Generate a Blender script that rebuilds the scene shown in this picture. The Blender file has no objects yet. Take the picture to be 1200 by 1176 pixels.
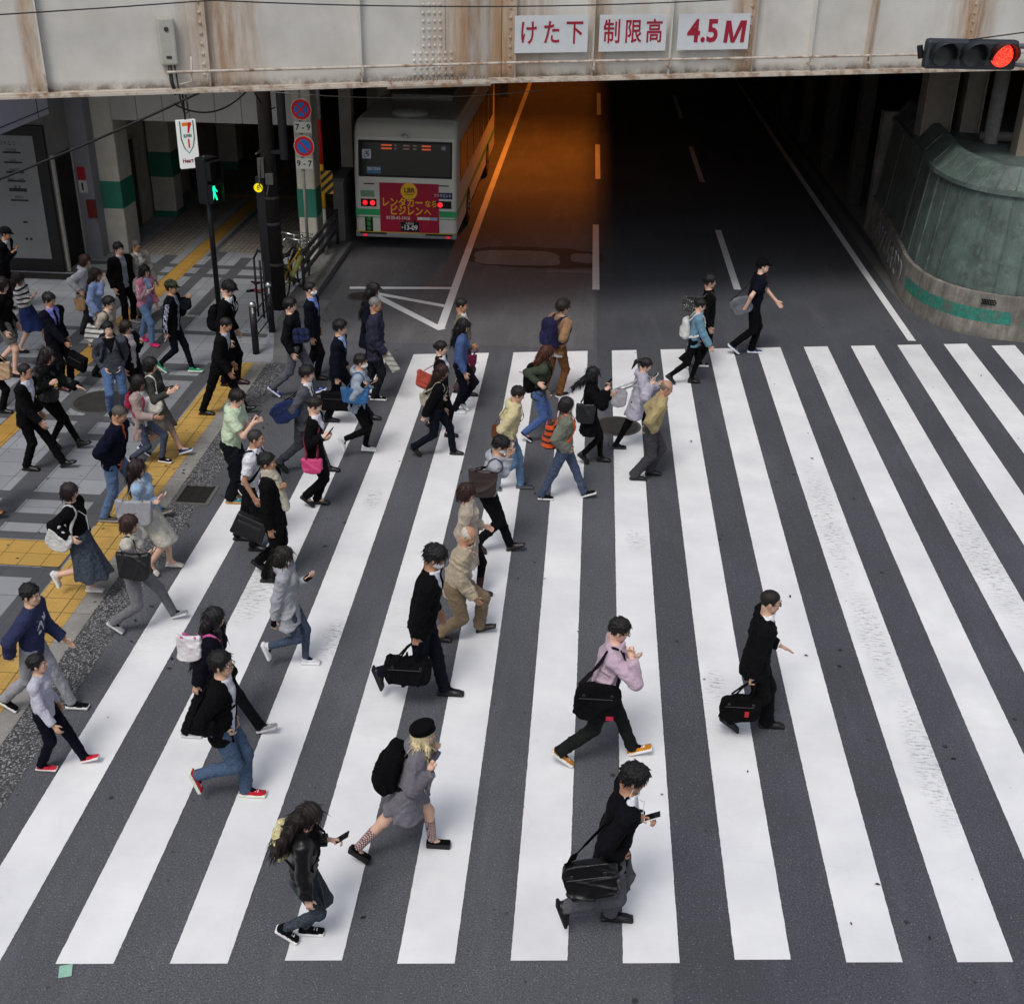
import bpy, bmesh, math, random
import numpy as np
from mathutils import Vector, Matrix
rad = math.radians
SC = bpy.context.scene
COL = SC.collection
# ---------------------------------------------------------------- camera
CAM_H = 7.7
yaw, pitch, roll = rad(3.35), rad(27.54), rad(1.146)
cfw = np.array([-math.sin(yaw)*math.cos(pitch), math.cos(yaw)*math.cos(pitch), -math.sin(pitch)])
_r = np.array([math.cos(yaw), math.sin(yaw), 0.0]); _u = np.cross(_r, cfw)
crt = math.cos(roll)*_r + math.sin(roll)*_u
cup = -math.sin(roll)*_r + math.cos(roll)*_u
cpos = np.array([0, 0, CAM_H])
cam = bpy.data.cameras.new('camera'); camo = bpy.data.objects.new('camera', cam); COL.objects.link(camo)
cam.sensor_width = 36; cam.lens = 42.0; cam.clip_end = 1000; cam.clip_start = 0.1
M = Matrix.Identity(4)
for i in range(3):
    M[i][0] = crt[i]; M[i][1] = cup[i]; M[i][2] = -cfw[i]; M[i][3] = cpos[i]
camo.matrix_world = M
SC.camera = camo
# ---------------------------------------------------------------- daylight
SUN_EL, SUN_AZ = rad(58), rad(200)      # soft overcast sun, behind the viewer
w = bpy.data.worlds.new("World"); SC.world = w; w.use_nodes = True
nt = w.node_tree; nt.nodes.clear()
sky = nt.nodes.new('ShaderNodeTexSky'); sky.sky_type = 'NISHITA'; sky.sun_disc = False
sky.sun_elevation = SUN_EL; sky.sun_rotation = SUN_AZ; sky.air_density = 1.0; sky.dust_density = 4.0; sky.ozone_density = 1.0
bg = nt.nodes.new('ShaderNodeBackground'); bg.inputs[1].default_value = 0.12
hs = nt.nodes.new('ShaderNodeHueSaturation'); hs.inputs['Saturation'].default_value = 0.62
out = nt.nodes.new('ShaderNodeOutputWorld')
nt.links.new(sky.outputs[0], hs.inputs['Color']); nt.links.new(hs.outputs[0], bg.inputs[0]); nt.links.new(bg.outputs[0], out.inputs[0])
sun = bpy.data.lights.new('sun', 'SUN'); sun.energy = 1.35; sun.angle = rad(18); sun.color = (1, .97, .93)
suno = bpy.data.objects.new('sun', sun); COL.objects.link(suno)
sd = Vector((math.sin(SUN_AZ)*math.cos(SUN_EL), math.cos(SUN_AZ)*math.cos(SUN_EL), math.sin(SUN_EL)))
suno.rotation_euler = (-sd).to_track_quat('-Z', 'Y').to_euler()
SC.view_settings.view_transform = 'Standard'; SC.view_settings.look = 'None'
SC.view_settings.exposure = 0.07; SC.view_settings.gamma = 1.0; SC.view_settings.use_curve_mapping = False
SC.render.engine = 'CYCLES'; SC.cycles.use_denoising = True
SC.cycles.max_bounces = 5; SC.cycles.diffuse_bounces = 3; SC.cycles.glossy_bounces = 2; SC.cycles.transmission_bounces = 2

# ---------------------------------------------------------------- picking helpers (a sight line met with a real plane)
def ray(px, py): return crt*(px-600)/1400. + cup*(588-py)/1400. + cfw
def G(px, py, z=0.0):
    d = ray(px, py); return cpos + d*((z-CAM_H)/d[2])
def PY(px, py, Y):
    d = ray(px, py); return cpos + d*(Y/d[1])
def PXp(px, py, X):
    d = ray(px, py); return cpos + d*(X/d[0])

# ---------------------------------------------------------------- materials
def hexc(h):
    if not isinstance(h, str): return tuple(h)
    h = h.lstrip('#'); v = [int(h[i:i+2], 16)/255. for i in (0, 2, 4)]
    return tuple((c/12.92 if c <= .04045 else ((c+.055)/1.055)**2.4) for c in v)
_mc = {}
class NT:
    def __init__(s, name):
        s.m = bpy.data.materials.new(name); s.m.use_nodes = True; s.t = s.m.node_tree; s.n = s.t.nodes
        s.b = s.n['Principled BSDF']; s._tc = None
    def tc(s):
        if s._tc is None: s._tc = s.n.new('ShaderNodeTexCoord').outputs['Object']
        return s._tc
    def world(s): return s.n.new('ShaderNodeNewGeometry').outputs['Position']
    def L(s, a, b): s.t.links.new(a, b)
    def mapping(s, src, scale=(1, 1, 1), rot=(0, 0, 0), loc=(0, 0, 0)):
        m = s.n.new('ShaderNodeMapping'); m.inputs['Scale'].default_value = scale; m.inputs['Rotation'].default_value = rot
        m.inputs['Location'].default_value = loc; s.L(src, m.inputs[0]); return m.outputs[0]
    def noise(s, scale, detail=4, rough=.6, src=None):
        n = s.n.new('ShaderNodeTexNoise'); n.inputs['Scale'].default_value = scale; n.inputs['Detail'].default_value = detail
        n.inputs['Roughness'].default_value = rough; s.L(src or s.tc(), n.inputs['Vector']); return n.outputs[0]
    def voro(s, scale, src=None, feat='F1'):
        n = s.n.new('ShaderNodeTexVoronoi'); n.feature = feat; n.inputs['Scale'].default_value = scale; s.L(src or s.tc(), n.inputs['Vector']); return n
    def ramp(s, src, stops):
        r = s.n.new('ShaderNodeValToRGB'); e = r.color_ramp.elements
        while len(e) > 1: e.remove(e[-1])
        for i, (p, c) in enumerate(stops):
            x = e[0] if i == 0 else e.new(p)
            x.position = p; x.color = (*c, 1) if hasattr(c, '__len__') else (c, c, c, 1)
        s.L(src, r.inputs[0]); return r.outputs[0]
    def mix(s, f, a, b, mode='MIX'):
        m = s.n.new('ShaderNodeMix'); m.data_type = 'RGBA'; m.blend_type = mode
        for k, v in ((0, f), (6, a), (7, b)):
            if hasattr(v, 'is_linked') or hasattr(v, 'links'): s.L(v, m.inputs[k])
            elif k == 0: m.inputs[0].default_value = v
            else: m.inputs[k].default_value = (*v, 1) if hasattr(v, '__len__') else (v, v, v, 1)
        return m.outputs[2]
    def math(s, op, a, b=0.0, c=0.0):
        m = s.n.new('ShaderNodeMath'); m.operation = op
        for k, v in enumerate((a, b, c)):
            if hasattr(v, 'links'): s.L(v, m.inputs[k])
            else: m.inputs[k].default_value = v
        return m.outputs[0]
    def sep(s, src):
        x = s.n.new('ShaderNodeSeparateXYZ'); s.L(src, x.inputs[0]); return x.outputs
    def bump(s, h, st=.3, dist=.01):
        b = s.n.new('ShaderNodeBump'); b.inputs['Strength'].default_value = st; b.inputs['Distance'].default_value = dist
        s.L(h, b.inputs['Height']); s.L(b.outputs[0], s.b.inputs['Normal'])
    def col(s, c):
        if hasattr(c, 'links'): s.L(c, s.b.inputs['Base Color'])
        else: s.b.inputs['Base Color'].default_value = (*hexc(c), 1)
    def set(s, rough=.7, metal=0., spec=.5, sheen=0.):
        s.b.inputs['Roughness'].default_value = rough; s.b.inputs['Metallic'].default_value = metal
        s.b.inputs['Specular IOR Level'].default_value = spec; s.b.inputs['Sheen Weight'].default_value = sheen
        return s.m
def vmul(c, k): return tuple(min(1, x*k) for x in hexc(c))
def cached(f):
    def g(*a, **k):
        key = (f.__name__, a, tuple(sorted(k.items())))
        if key not in _mc: _mc[key] = f(*a, **k)
        return _mc[key]
    return g
@cached
def plain(c, rough=.6, metal=0., var=.12, scale=8., bump=.1, spec=.4):
    s = NT('painted'); n = s.noise(scale, 6, .65)
    s.col(s.mix(s.ramp(n, [(.3, 0), (.7, 1)]), vmul(c, 1-var), vmul(c, 1+var)))
    if bump: s.bump(s.noise(scale*6, 4), bump, .004)
    return s.set(rough, metal, spec)
@cached
def cloth(c, rough=.9, c2=None, pat=None):
    dark = max(hexc(c)) < .035
    if dark: c = vmul(c, .5)
    s = NT('cloth'); n = s.noise(9, 5, .6)
    base = s.mix(s.ramp(n, [(.3, 0), (.7, 1)]), vmul(c, .8), vmul(c, 1.16))
    if pat == 'denim':
        f = s.noise(140, 3, .7); base = s.mix(s.ramp(f, [(.35, 0), (.75, 1)]), base, s.mix(.35, base, (.32, .4, .5)))
    if pat == 'plaid':
        m = s.sep(s.tc()); a = s.math('GREATER_THAN', s.math('SINE', s.math('MULTIPLY', m[2], 60.)), .2)
        b = s.math('GREATER_THAN', s.math('SINE', s.math('MULTIPLY', s.math('ADD', m[0], m[1]), 60.)), .2)
        base = s.mix(s.math('MULTIPLY', s.math('ADD', a, b), .5), base, hexc(c2))
    if pat == 'stripe':
        m = s.sep(s.tc()); a = s.math('GREATER_THAN', s.math('SINE', s.math('MULTIPLY', m[2], 75.)), .35)
        base = s.mix(a, base, hexc(c2))
    if pat == 'grid':
        m = s.sep(s.tc()); a = s.math('GREATER_THAN', s.math('SINE', s.math('MULTIPLY', m[2], 330.)), .55)
        b = s.math('GREATER_THAN', s.math('SINE', s.math('MULTIPLY', s.math('ADD', m[0], m[1]), 330.)), .55)
        base = s.mix(s.math('MAXIMUM', a, b), base, hexc(c2))
    if pat == 'spots':
        v = s.voro(11); base = s.mix(s.ramp(v.outputs['Distance'], [(.28, 1), (.42, 0)]), base, hexc(c2))
    if pat == 'camo':
        v = s.noise(14, 2, .5); base = s.mix(s.ramp(v, [(.48, 0), (.53, 1)]), base, hexc(c2))
    if pat == 'floral':
        v = s.voro(38); base = s.mix(s.ramp(v.outputs['Distance'], [(.35, 1), (.45, 0)]), base, s.mix(s.ramp(s.noise(20, 1), [(.5, 0), (.55, 1)]), hexc(c2), (.02, .02, .02)))
    s.col(base)
    h = s.math('ADD', s.math('MULTIPLY', s.noise(17, 4, .6), 1.0), s.math('MULTIPLY', s.noise(420, 2), .06))
    s.bump(h, .8, .035)
    return s.set(rough, 0, .10 if dark else .22, .12 if sum(hexc(c)) > .3 else 0)
@cached
def leather(c, rough=.38):
    s = NT('leather'); s.col(s.mix(s.noise(20, 4), vmul(c, .7), vmul(c, 1.3))); s.bump(s.math('ADD', s.noise(30, 5), s.math('MULTIPLY', s.noise(300, 2), .2)), .4, .01)
    return s.set(rough, 0, .45)
@cached
def hairm(c):
    s = NT('hair'); m = s.mapping(s.tc(), (140, 140, 22)); n = s.noise(1.0, 4, .7, m)
    s.col(s.mix(s.ramp(n, [(.3, 0), (.75, 1)]), vmul(c, .55), vmul(c, 1.9))); s.bump(n, .8, .008)
    return s.set(.5, 0, .35)
@cached
def skinm(c):
    s = NT('skin'); s.col(s.mix(s.noise(18, 4), vmul(c, .9), vmul(c, 1.08)))
    s.b.inputs['Subsurface Weight'].default_value = .0
    return s.set(.55, 0, .4)
@cached
def emis(c, st=1.0):
    s = NT('lit'); s.col(c); s.b.inputs['Emission Color'].default_value = (*hexc(c), 1); s.b.inputs['Emission Strength'].default_value = st
    return s.set(.4)
@cached
def glass(c='0b0f13', rough=.08):
    s = NT('dark_glass'); s.col(c); return s.set(rough, 0, .3)

# ---------------------------------------------------------------- mesh helpers
def mkmesh(name, V, F, mats, slots=None, smooth=True):
    V = np.asarray(V, np.float32); F = np.asarray(F, np.int32)
    me = bpy.data.meshes.new(name)
    me.vertices.add(len(V)); me.vertices.foreach_set('co', V.ravel())
    k = F.shape[1]; me.loops.add(F.size); me.loops.foreach_set('vertex_index', F.ravel())
    me.polygons.add(len(F)); me.polygons.foreach_set('loop_start', np.arange(0, F.size, k, dtype=np.int32))
    if smooth: me.polygons.foreach_set('use_smooth', np.ones(len(F), bool))
    if slots is not None: me.polygons.foreach_set('material_index', np.asarray(slots, np.int32))
    for m in (mats if isinstance(mats, (list, tuple)) else [mats]): me.materials.append(m)
    me.update(calc_edges=True)
    return me
def link(name, me, parent=None):
    o = bpy.data.objects.new(name, me); COL.objects.link(o)
    if parent: o.parent = parent
    return o
def tag(o, label=None, cat=None, group=None, kind=None):
    if label: o['label'] = label
    if cat: o['category'] = cat
    if group: o['group'] = group
    if kind: o['kind'] = kind
    return o
def empty(name, loc=(0, 0, 0), rz=0, label=None, cat=None, group=None):
    o = bpy.data.objects.new(name, None); COL.objects.link(o); o.location = loc; o.rotation_euler = (0, 0, rz)
    o.empty_display_size = .2
    return tag(o, label, cat, group)
class MB:
    """collects boxes, prisms and tubes into one mesh"""
    def __init__(s): s.v = []; s.f = []; s.m = []
    def add(s, V, F, mi=0):
        o = len(s.v); s.v += [tuple(map(float, p)) for p in V]; s.f += [tuple(i+o for i in f) for f in F]; s.m += [mi]*len(F); return s
    def box(s, a, b, mi=0, mat=None):
        x0, y0, z0 = a; x1, y1, z1 = b
        V = [(x0, y0, z0), (x1, y0, z0), (x1, y1, z0), (x0, y1, z0), (x0, y0, z1), (x1, y0, z1), (x1, y1, z1), (x0, y1, z1)]
        if mat is not None: V = [tuple(mat @ Vector(p)) for p in V]
        return s.add(V, [(0, 3, 2, 1), (4, 5, 6, 7), (0, 1, 5, 4), (1, 2, 6, 5), (2, 3, 7, 6), (3, 0, 4, 7)], mi)
    def prism(s, pts, z0, z1, mi=0, mat=None):
        n = len(pts); V = [(x, y, z0) for x, y in pts]+[(x, y, z1) for x, y in pts]
        if mat is not None: V = [tuple(mat @ Vector(p)) for p in V]
        return s.add(V, [tuple(reversed(range(n))), tuple(range(n, 2*n))]+[(i, (i+1) % n, (i+1) % n+n, i+n) for i in range(n)], mi)
    def tube(s, pts, r, n=8, mi=0, closed=False, flat=1.0, flatdir=None):
        pts = [Vector(p) for p in pts]; rr = r if hasattr(r, '__len__') else [r]*len(pts)
        V = []; m = len(pts); prev = None
        for i, p in enumerate(pts):
            t = (pts[min(i+1, m-1)]-pts[max(i-1, 0)]) if not closed else (pts[(i+1) % m]-pts[(i-1) % m])
            t = t.normalized() if t.length > 1e-9 else Vector((0, 0, 1))
            ref = flatdir[i] if flatdir is not None else prev
            if ref is None: ref = Vector((0, 0, 1)) if abs(t.z) < .9 else Vector((1, 0, 0))
            ref = Vector(ref); a = (ref-t*ref.dot(t))
            a = a.normalized() if a.length > 1e-6 else t.orthogonal().normalized()
            b = t.cross(a); prev = a
            for k in range(n):
                th = 2*math.pi*k/n; V.append(p+a*math.cos(th)*rr[i]*flat+b*math.sin(th)*rr[i])
        F = []
        for i in range(m if closed else m-1):
            j = (i+1) % m
            for k in range(n): F.append((i*n+k, i*n+(k+1) % n, j*n+(k+1) % n, j*n+k))
        if not closed: F += [tuple(reversed(range(n))), tuple(range((m-1)*n, m*n))]
        return s.add(V, F, mi)
    def disc(s, c, r, axis, th, n=24, mi=0):
        c = Vector(c); a = Vector(axis).normalized(); return s.tube([c-a*th/2, c+a*th/2], r, n, mi)
    def build(s, name, mats, parent=None, smooth=False, bevel=0, loc=None):
        me = bpy.data.meshes.new(name); me.from_pydata(s.v, [], s.f)
        for m in (mats if isinstance(mats, (list, tuple)) else [mats]): me.materials.append(m)
        me.polygons.foreach_set('material_index', s.m)
        if smooth: me.polygons.foreach_set('use_smooth', [len(f) <= 4 for f in s.f])
        me.update(); o = link(name, me, parent)
        if bevel:
            b = o.modifiers.new('bevel', 'BEVEL'); b.width = bevel; b.segments = 2; b.limit_method = 'ANGLE'; b.angle_limit = rad(40)
        if loc is not None: o.location = loc
        return o
def sheet(name, pts, z, m, **k):
    """flat ground sheet from xy points"""
    b = MB(); b.add([(x, y, z) for x, y in pts], [tuple(range(len(pts)))]); o = b.build(name, m); return tag(o, kind='structure', **k)
def text(name, s, size, m, parent=None, bold=0.0, extr=.002, sx=1.0, align='CENTER', spacing=1.0):
    c = bpy.data.curves.new(name, 'FONT'); c.body = s; c.size = size; c.extrude = extr; c.offset = bold; c.align_x = align; c.align_y = 'CENTER'
    c.space_character = spacing; c.resolution_u = 3
    t = bpy.data.objects.new(name, c); COL.objects.link(t); dg = bpy.context.evaluated_depsgraph_get(); dg.update()
    me = bpy.data.meshes.new_from_object(t.evaluated_get(dg)); bpy.data.objects.remove(t)
    if sx != 1.0:
        for v in me.vertices: v.co.x *= sx
    me.materials.clear(); me.materials.append(m)
    return link(name, me, parent)

# ---------------------------------------------------------------- implicit surfaces (body, clothes, bags)
def A(*x): return np.array(x, float)
def nrm(v): v = np.asarray(v, float); return v/(np.linalg.norm(v)+1e-9)
EX, EY, EZ = A(1, 0, 0), A(0, 1, 0), A(0, 0, 1)
def smin(a, b, k):
    h = np.maximum(k-np.abs(a-b), 0)/k; return np.minimum(a, b)-h*h*k*.25
def UN(fs, k=.03):
    def f(P):
        d = fs[0](P)
        for g in fs[1:]: d = smin(d, g(P), k)
        return d
    return f
def rc(a, b, r1, r2, lat=None, k=1.0):
    a = np.asarray(a, float).copy(); ab = np.asarray(b, float)-a
    if lat is not None: ab = ab-lat*(ab@lat)*(1-1/k)
    L = ab@ab+1e-12
    def f(P):
        q = P-a
        if lat is not None: q = q-np.outer(q@lat, lat)*(1-1/k)
        t = np.clip(q@ab/L, 0, 1)
        return np.linalg.norm(q-t[:, None]*ab, axis=1)-(r1+(r2-r1)*t)
    return f
def cut(f, p, n):      # keep the side the normal points away from
    p = np.asarray(p, float).copy(); n = np.asarray(n, float)/np.linalg.norm(n)
    return lambda P: np.maximum(f(P), (P-p)@n)
def ell(c, r, R=None):
    c = np.asarray(c, float); r = np.asarray(r, float); m = r.min()
    def f(P):
        q = P-c
        if R is not None: q = q@R
        k0 = np.linalg.norm(q/r, axis=1); k1 = np.linalg.norm(q/(r*r), axis=1)+1e-9
        return np.clip(k0*(k0-1)/k1, -m, 10)
    return f
def rbox(c, h, r, R=None, taper=0.0):
    c = np.asarray(c, float); h = np.asarray(h, float)
    def f(P):
        q = P-c
        if R is not None: q = q@R
        if taper:
            s = 1-taper*np.clip(q[:, 2]/h[2], -1, 1)*.5; q = np.column_stack([q[:, 0]/s, q[:, 1]/s, q[:, 2]])
        d = np.abs(q)-(h-r)
        return np.linalg.norm(np.maximum(d, 0), axis=1)+np.minimum(d.max(1), 0)-r
    return f
def SUB(f, g): return lambda P: np.maximum(f(P), -g(P))
def wrinkle(f, amp, freq, seed, zs=1.0, bias=0.0):
    """cloth folds: a few families of thin raised ridges over a gently uneven base"""
    rs = np.random.RandomState(seed); K = rs.normal(size=(5, 3)); K /= np.linalg.norm(K, axis=1)[:, None]
    K *= freq*np.array([.42, .6, .8, .35, .5])[:, None]; K[:, 2] *= zs; ph = rs.uniform(0, 6.28, 5)
    Q = rs.normal(size=(5, 3)); Q /= np.linalg.norm(Q, axis=1)[:, None]; Q *= freq*.3
    def g(P):
        d = f(P); wv = 0
        for i in range(5):
            a = np.abs(np.sin(P@K[i]+ph[i]+1.6*np.sin(P@Q[i]+ph[(i+2) % 5]))); gate = .5+.5*np.sin(P@Q[(i+1) % 5]*1.3+ph[(i+3) % 5])
            wv = wv+(1-np.minimum(a*1.9, 1))**1.4*gate*(1.0 if i < 3 else .8)
        return d-amp*1.15*(wv-.35)-bias*amp*.3
    return g
def poly(f, lo, hi, h, B=5, pad=.03):
    lo = np.asarray(lo, float)-2*h; hi = np.asarray(hi, float)+2*h
    nb = (np.ceil((hi-lo)/(h*B)).astype(int)+1)
    cx = [lo[i]+(np.arange(nb[i])*B+(B-1)/2.)*h for i in range(3)]
    Gp = np.stack(np.meshgrid(*cx, indexing='ij'), -1).reshape(-1, 3)
    d = f(Gp); act = np.abs(d) < h*B*.9+pad
    V = np.where(d > 0, 1., -1.).reshape(nb)
    V = V.repeat(B, 0).repeat(B, 1).repeat(B, 2)
    bi = np.argwhere(act.reshape(nb))*B
    o = np.stack(np.meshgrid(*[np.arange(B)]*3, indexing='ij'), -1).reshape(-1, 3)
    I = (bi[:, None, :]+o[None]).reshape(-1, 3)
    V[I[:, 0], I[:, 1], I[:, 2]] = f(lo+I*h)
    s = V < 0
    c = sum(s[i:s.shape[0]-1+i, j:s.shape[1]-1+j, k:s.shape[2]-1+k].astype(np.int8) for i in (0, 1) for j in (0, 1) for k in (0, 1))
    cells = np.argwhere((c > 0) & (c < 8))
    ids = -np.ones(c.shape, np.int64); ids[cells[:, 0], cells[:, 1], cells[:, 2]] = np.arange(len(cells))
    pos = np.zeros((len(cells), 3)); cnt = np.zeros(len(cells))
    cr = [(i, j, k) for i in (0, 1) for j in (0, 1) for k in (0, 1)]
    for p in cr:
        for ax in range(3):
            if p[ax]: continue
            q = list(p); q[ax] = 1
            va = V[cells[:, 0]+p[0], cells[:, 1]+p[1], cells[:, 2]+p[2]]; vb = V[cells[:, 0]+q[0], cells[:, 1]+q[1], cells[:, 2]+q[2]]
            x = (va < 0) != (vb < 0); t = np.where(x, va/np.where(x, va-vb, 1), 0)
            P = np.array(p, float)[None].repeat(len(cells), 0); P[:, ax] += t
            pos += P*x[:, None]; cnt += x
    Vt = lo+(cells+pos/cnt[:, None])*h
    F = []
    for ax, order in ((0, [(0, -1, -1), (0, 0, -1), (0, 0, 0), (0, -1, 0)]), (1, [(-1, 0, -1), (-1, 0, 0), (0, 0, 0), (0, 0, -1)]), (2, [(-1, -1, 0), (0, -1, 0), (0, 0, 0), (-1, 0, 0)])):
        sl0 = [slice(None)]*3; sl1 = [slice(None)]*3; sl0[ax] = slice(0, -1); sl1[ax] = slice(1, None)
        a = s[tuple(sl0)]; b = s[tuple(sl1)]; E = np.argwhere(a != b)
        ok = np.ones(len(E), bool)
        for q in range(3):
            if q != ax: ok &= (E[:, q] >= 1) & (E[:, q] < s.shape[q]-1)
        E = E[ok]; ins = a[E[:, 0], E[:, 1], E[:, 2]]
        Q = np.stack([ids[E[:, 0]+o_[0], E[:, 1]+o_[1], E[:, 2]+o_[2]] for o_ in order], 1)
        Q[~ins] = Q[~ins][:, ::-1]; F.append(Q)
    F = np.concatenate(F); F = F[(F >= 0).all(1)]
    return Vt, F
# ================================================================ GROUND
def asphalt(base, name, spk=1.0, dirt=0.0):
    s = NT(name); w = s.world()
    fine = s.noise(62, 3, .85, w); mid = s.noise(16, 4, .7, w); big = s.noise(.55, 4, .55, w)
    c = s.mix(s.ramp(fine, [(.36, 0), (.66, 1)]), vmul(base, .30), vmul(base, 1.70))
    c = s.mix(s.math('MULTIPLY', s.ramp(mid, [(.3, 1), (.6, 0)]), .35), c, vmul(base, .6))
    c = s.mix(s.math('MULTIPLY', s.ramp(big, [(.35, 1), (.65, 0)]), .6), c, vmul(base, .62)); c = s.mix(s.math('MULTIPLY', s.ramp(s.noise(.9, 5, .7, s.mapping(w, (2.2, .35, 1))), [(.52, 0), (.68, 1)]), .3), c, vmul(base, 1.5))
    v = s.voro(42, w); wn = s.noise(23, 1, .5, w)
    fl = s.math('MULTIPLY', s.ramp(v.outputs['Distance'], [(.10, 1), (.20, 0)]), s.ramp(wn, [(.50, 0), (.56, 1)]))
    c = s.mix(s.math('MULTIPLY', fl, .8*spk), c, (.34, .34, .33))
    v2 = s.voro(1.7, w); sp = s.math('MULTIPLY', s.ramp(v2.outputs['Distance'], [(.035, 1), (.06, 0)]), 1.0)
    c = s.mix(s.math('MULTIPLY', sp, .8), c, (.012, .012, .012))
    v3 = s.voro(4.3, w); sp = s.ramp(v3.outputs['Distance'], [(.045, 1), (.075, 0)])
    c = s.mix(s.math('MULTIPLY', sp, .6), c, (.018, .018, .018))
    s.col(c); s.bump(s.math('ADD', fine, s.math('MULTIPLY', v.outputs['Distance'], .8)), .7, .006)
    return s.set(.88, 0, .35)
M_ASPH = asphalt((.100, .104, .118), 'asphalt')
M_ASPH_OLD = asphalt((.125, .124, .128), 'asphalt_old', .5)
M_PATCH = asphalt((.20, .19, .18), 'asphalt_patch', .3)
def gravelmat():
    s = NT('exposed_aggregate'); w = s.world()
    v = s.voro(48, w); r = s.ramp(v.outputs['Color'], [(.1, (.035, .035, .038)), (.45, (.12, .12, .125)), (.9, (.40, .40, .41))])
    c = s.mix(s.ramp(v.outputs['Distance'], [(.35, 0), (.65, 1)]), r, (.03, .03, .032))
    n = s.noise(1.4, 4, .6, w); c = s.mix(s.math('MULTIPLY', s.ramp(n, [(.4, 1), (.6, 0)]), .4), c, (.06, .06, .06))
    v3 = s.voro(5.5, w); c = s.mix(s.ramp(v3.outputs['Distance'], [(.06, .9), (.09, 0)]), c, (.015, .015, .015))
    s.col(c); s.bump(v.outputs['Distance'], .6, .008); return s.set(.85)
def concmat(base=(.26, .255, .24), nm='concrete', spots=True, jx=None):
    s = NT(nm); w = s.world(); n = s.noise(3, 6, .7, w); f = s.noise(70, 3, .7, w)
    c = s.mix(s.ramp(n, [(.3, 0), (.7, 1)]), vmul(base, .72), vmul(base, 1.15)); c = s.mix(s.math('MULTIPLY', s.ramp(f, [(.4, 1), (.6, 0)]), .35), c, vmul(base, .5))
    if spots:
        v3 = s.voro(5.0, w); c = s.mix(s.ramp(v3.outputs['Distance'], [(.07, .9), (.10, 0)]), c, (.015, .015, .015))
    if jx:
        m = s.sep(w)[1]; a = s.math('LESS_THAN', s.math('FRACT', s.math('DIVIDE', m, jx)), .012); c = s.mix(a, c, (.03, .03, .03))
    s.col(c); s.bump(f, .4, .004); return s.set(.85)
def tilemat(base, tx, ty, nm, ox=0., oy=0., joint=.012, jc=(.05, .05, .05), grooves=None, var=.12, spots=True):
    s = NT(nm); w = s.world(); m = s.sep(w)
    ux = s.math('DIVIDE', s.math('ADD', m[0], -ox+100*tx), tx); uy = s.math('DIVIDE', s.math('ADD', m[1], -oy+100*ty), ty)
    jx = s.math('LESS_THAN', s.math('FRACT', ux), joint/tx); jy = s.math('LESS_THAN', s.math('FRACT', uy), joint/ty); j = s.math('MAXIMUM', jx, jy)
    wn = s.n.new('ShaderNodeTexWhiteNoise'); wn.noise_dimensions = '2D'; cb = s.n.new('ShaderNodeCombineXYZ'); s.L(s.math('FLOOR', ux), cb.inputs[0]); s.L(s.math('FLOOR', uy), cb.inputs[1]); s.L(cb.outputs[0], wn.inputs['Vector'])
    c = s.mix(wn.outputs['Value'], vmul(base, 1-var), vmul(base, 1+var))
    f = s.noise(90, 3, .8, w); c = s.mix(s.math('MULTIPLY', s.ramp(f, [(.38, 1), (.6, 0)]), .3), c, vmul(base, .55))
    n = s.noise(1.1, 5, .6, w); c = s.mix(s.math('MULTIPLY', s.ramp(n, [(.38, 1), (.62, 0)]), .35), c, vmul(base, .62))
    if spots:
        v3 = s.voro(3.1, w); c = s.mix(s.ramp(v3.outputs['Distance'], [(.040, .85), (.07, 0)]), c, (.02, .02, .02))
    h = s.math('SUBTRACT', 1.0, j)
    if grooves is not None:
        axx = m[grooves]; gq = s.math('GREATER_THAN', s.math('SINE', s.math('MULTIPLY', axx, 2*math.pi/.075)), .1); h = s.math('ADD', h, s.math('MULTIPLY', gq, .6))
        c = s.mix(s.math('MULTIPLY', gq, .10), c, vmul(base, .6))
    c = s.mix(j, c, jc); s.col(c); s.bump(h, .5, .006); return s.set(.78, 0, .35)
def dotmat(base):
    s = NT('tactile_dots'); w = s.world(); m = s.sep(w)
    t = .30; ux = s.math('DIVIDE', s.math('ADD', m[0], 36.3), .31); uy = s.math('DIVIDE', s.math('ADD', m[1], 30.), t)
    j = s.math('MAXIMUM', s.math('LESS_THAN', s.math('FRACT', ux), .035), s.math('LESS_THAN', s.math('FRACT', uy), .03))
    q = s.mapping(w, (1/.06, 1/.06, 0)); v = s.n.new('ShaderNodeTexVoronoi'); v.inputs['Randomness'].default_value = 0; v.inputs['Scale'].default_value = 1; s.L(q, v.inputs['Vector'])
    d = s.ramp(v.outputs['Distance'], [(.20, 1), (.32, 0)])
    n = s.noise(1.7, 5, .65, w); c = s.mix(s.ramp(n, [(.35, 0), (.65, 1)]), vmul(base, .72), vmul(base, 1.08))
    f = s.noise(60, 3, .8, w); c = s.mix(s.math('MULTIPLY', s.ramp(f, [(.4, 1), (.6, 0)]), .25), c, vmul(base, .5))
    v3 = s.voro(2.6, w); c = s.mix(s.ramp(v3.outputs['Distance'], [(.035, .85), (.06, 0)]), c, (.04, .03, .02))
    c = s.mix(j, c, (.07, .05, .02)); s.col(c); s.bump(s.math('ADD', d, s.math('MULTIPLY', j, -1.)), .5, .005); return s.set(.72)
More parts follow.
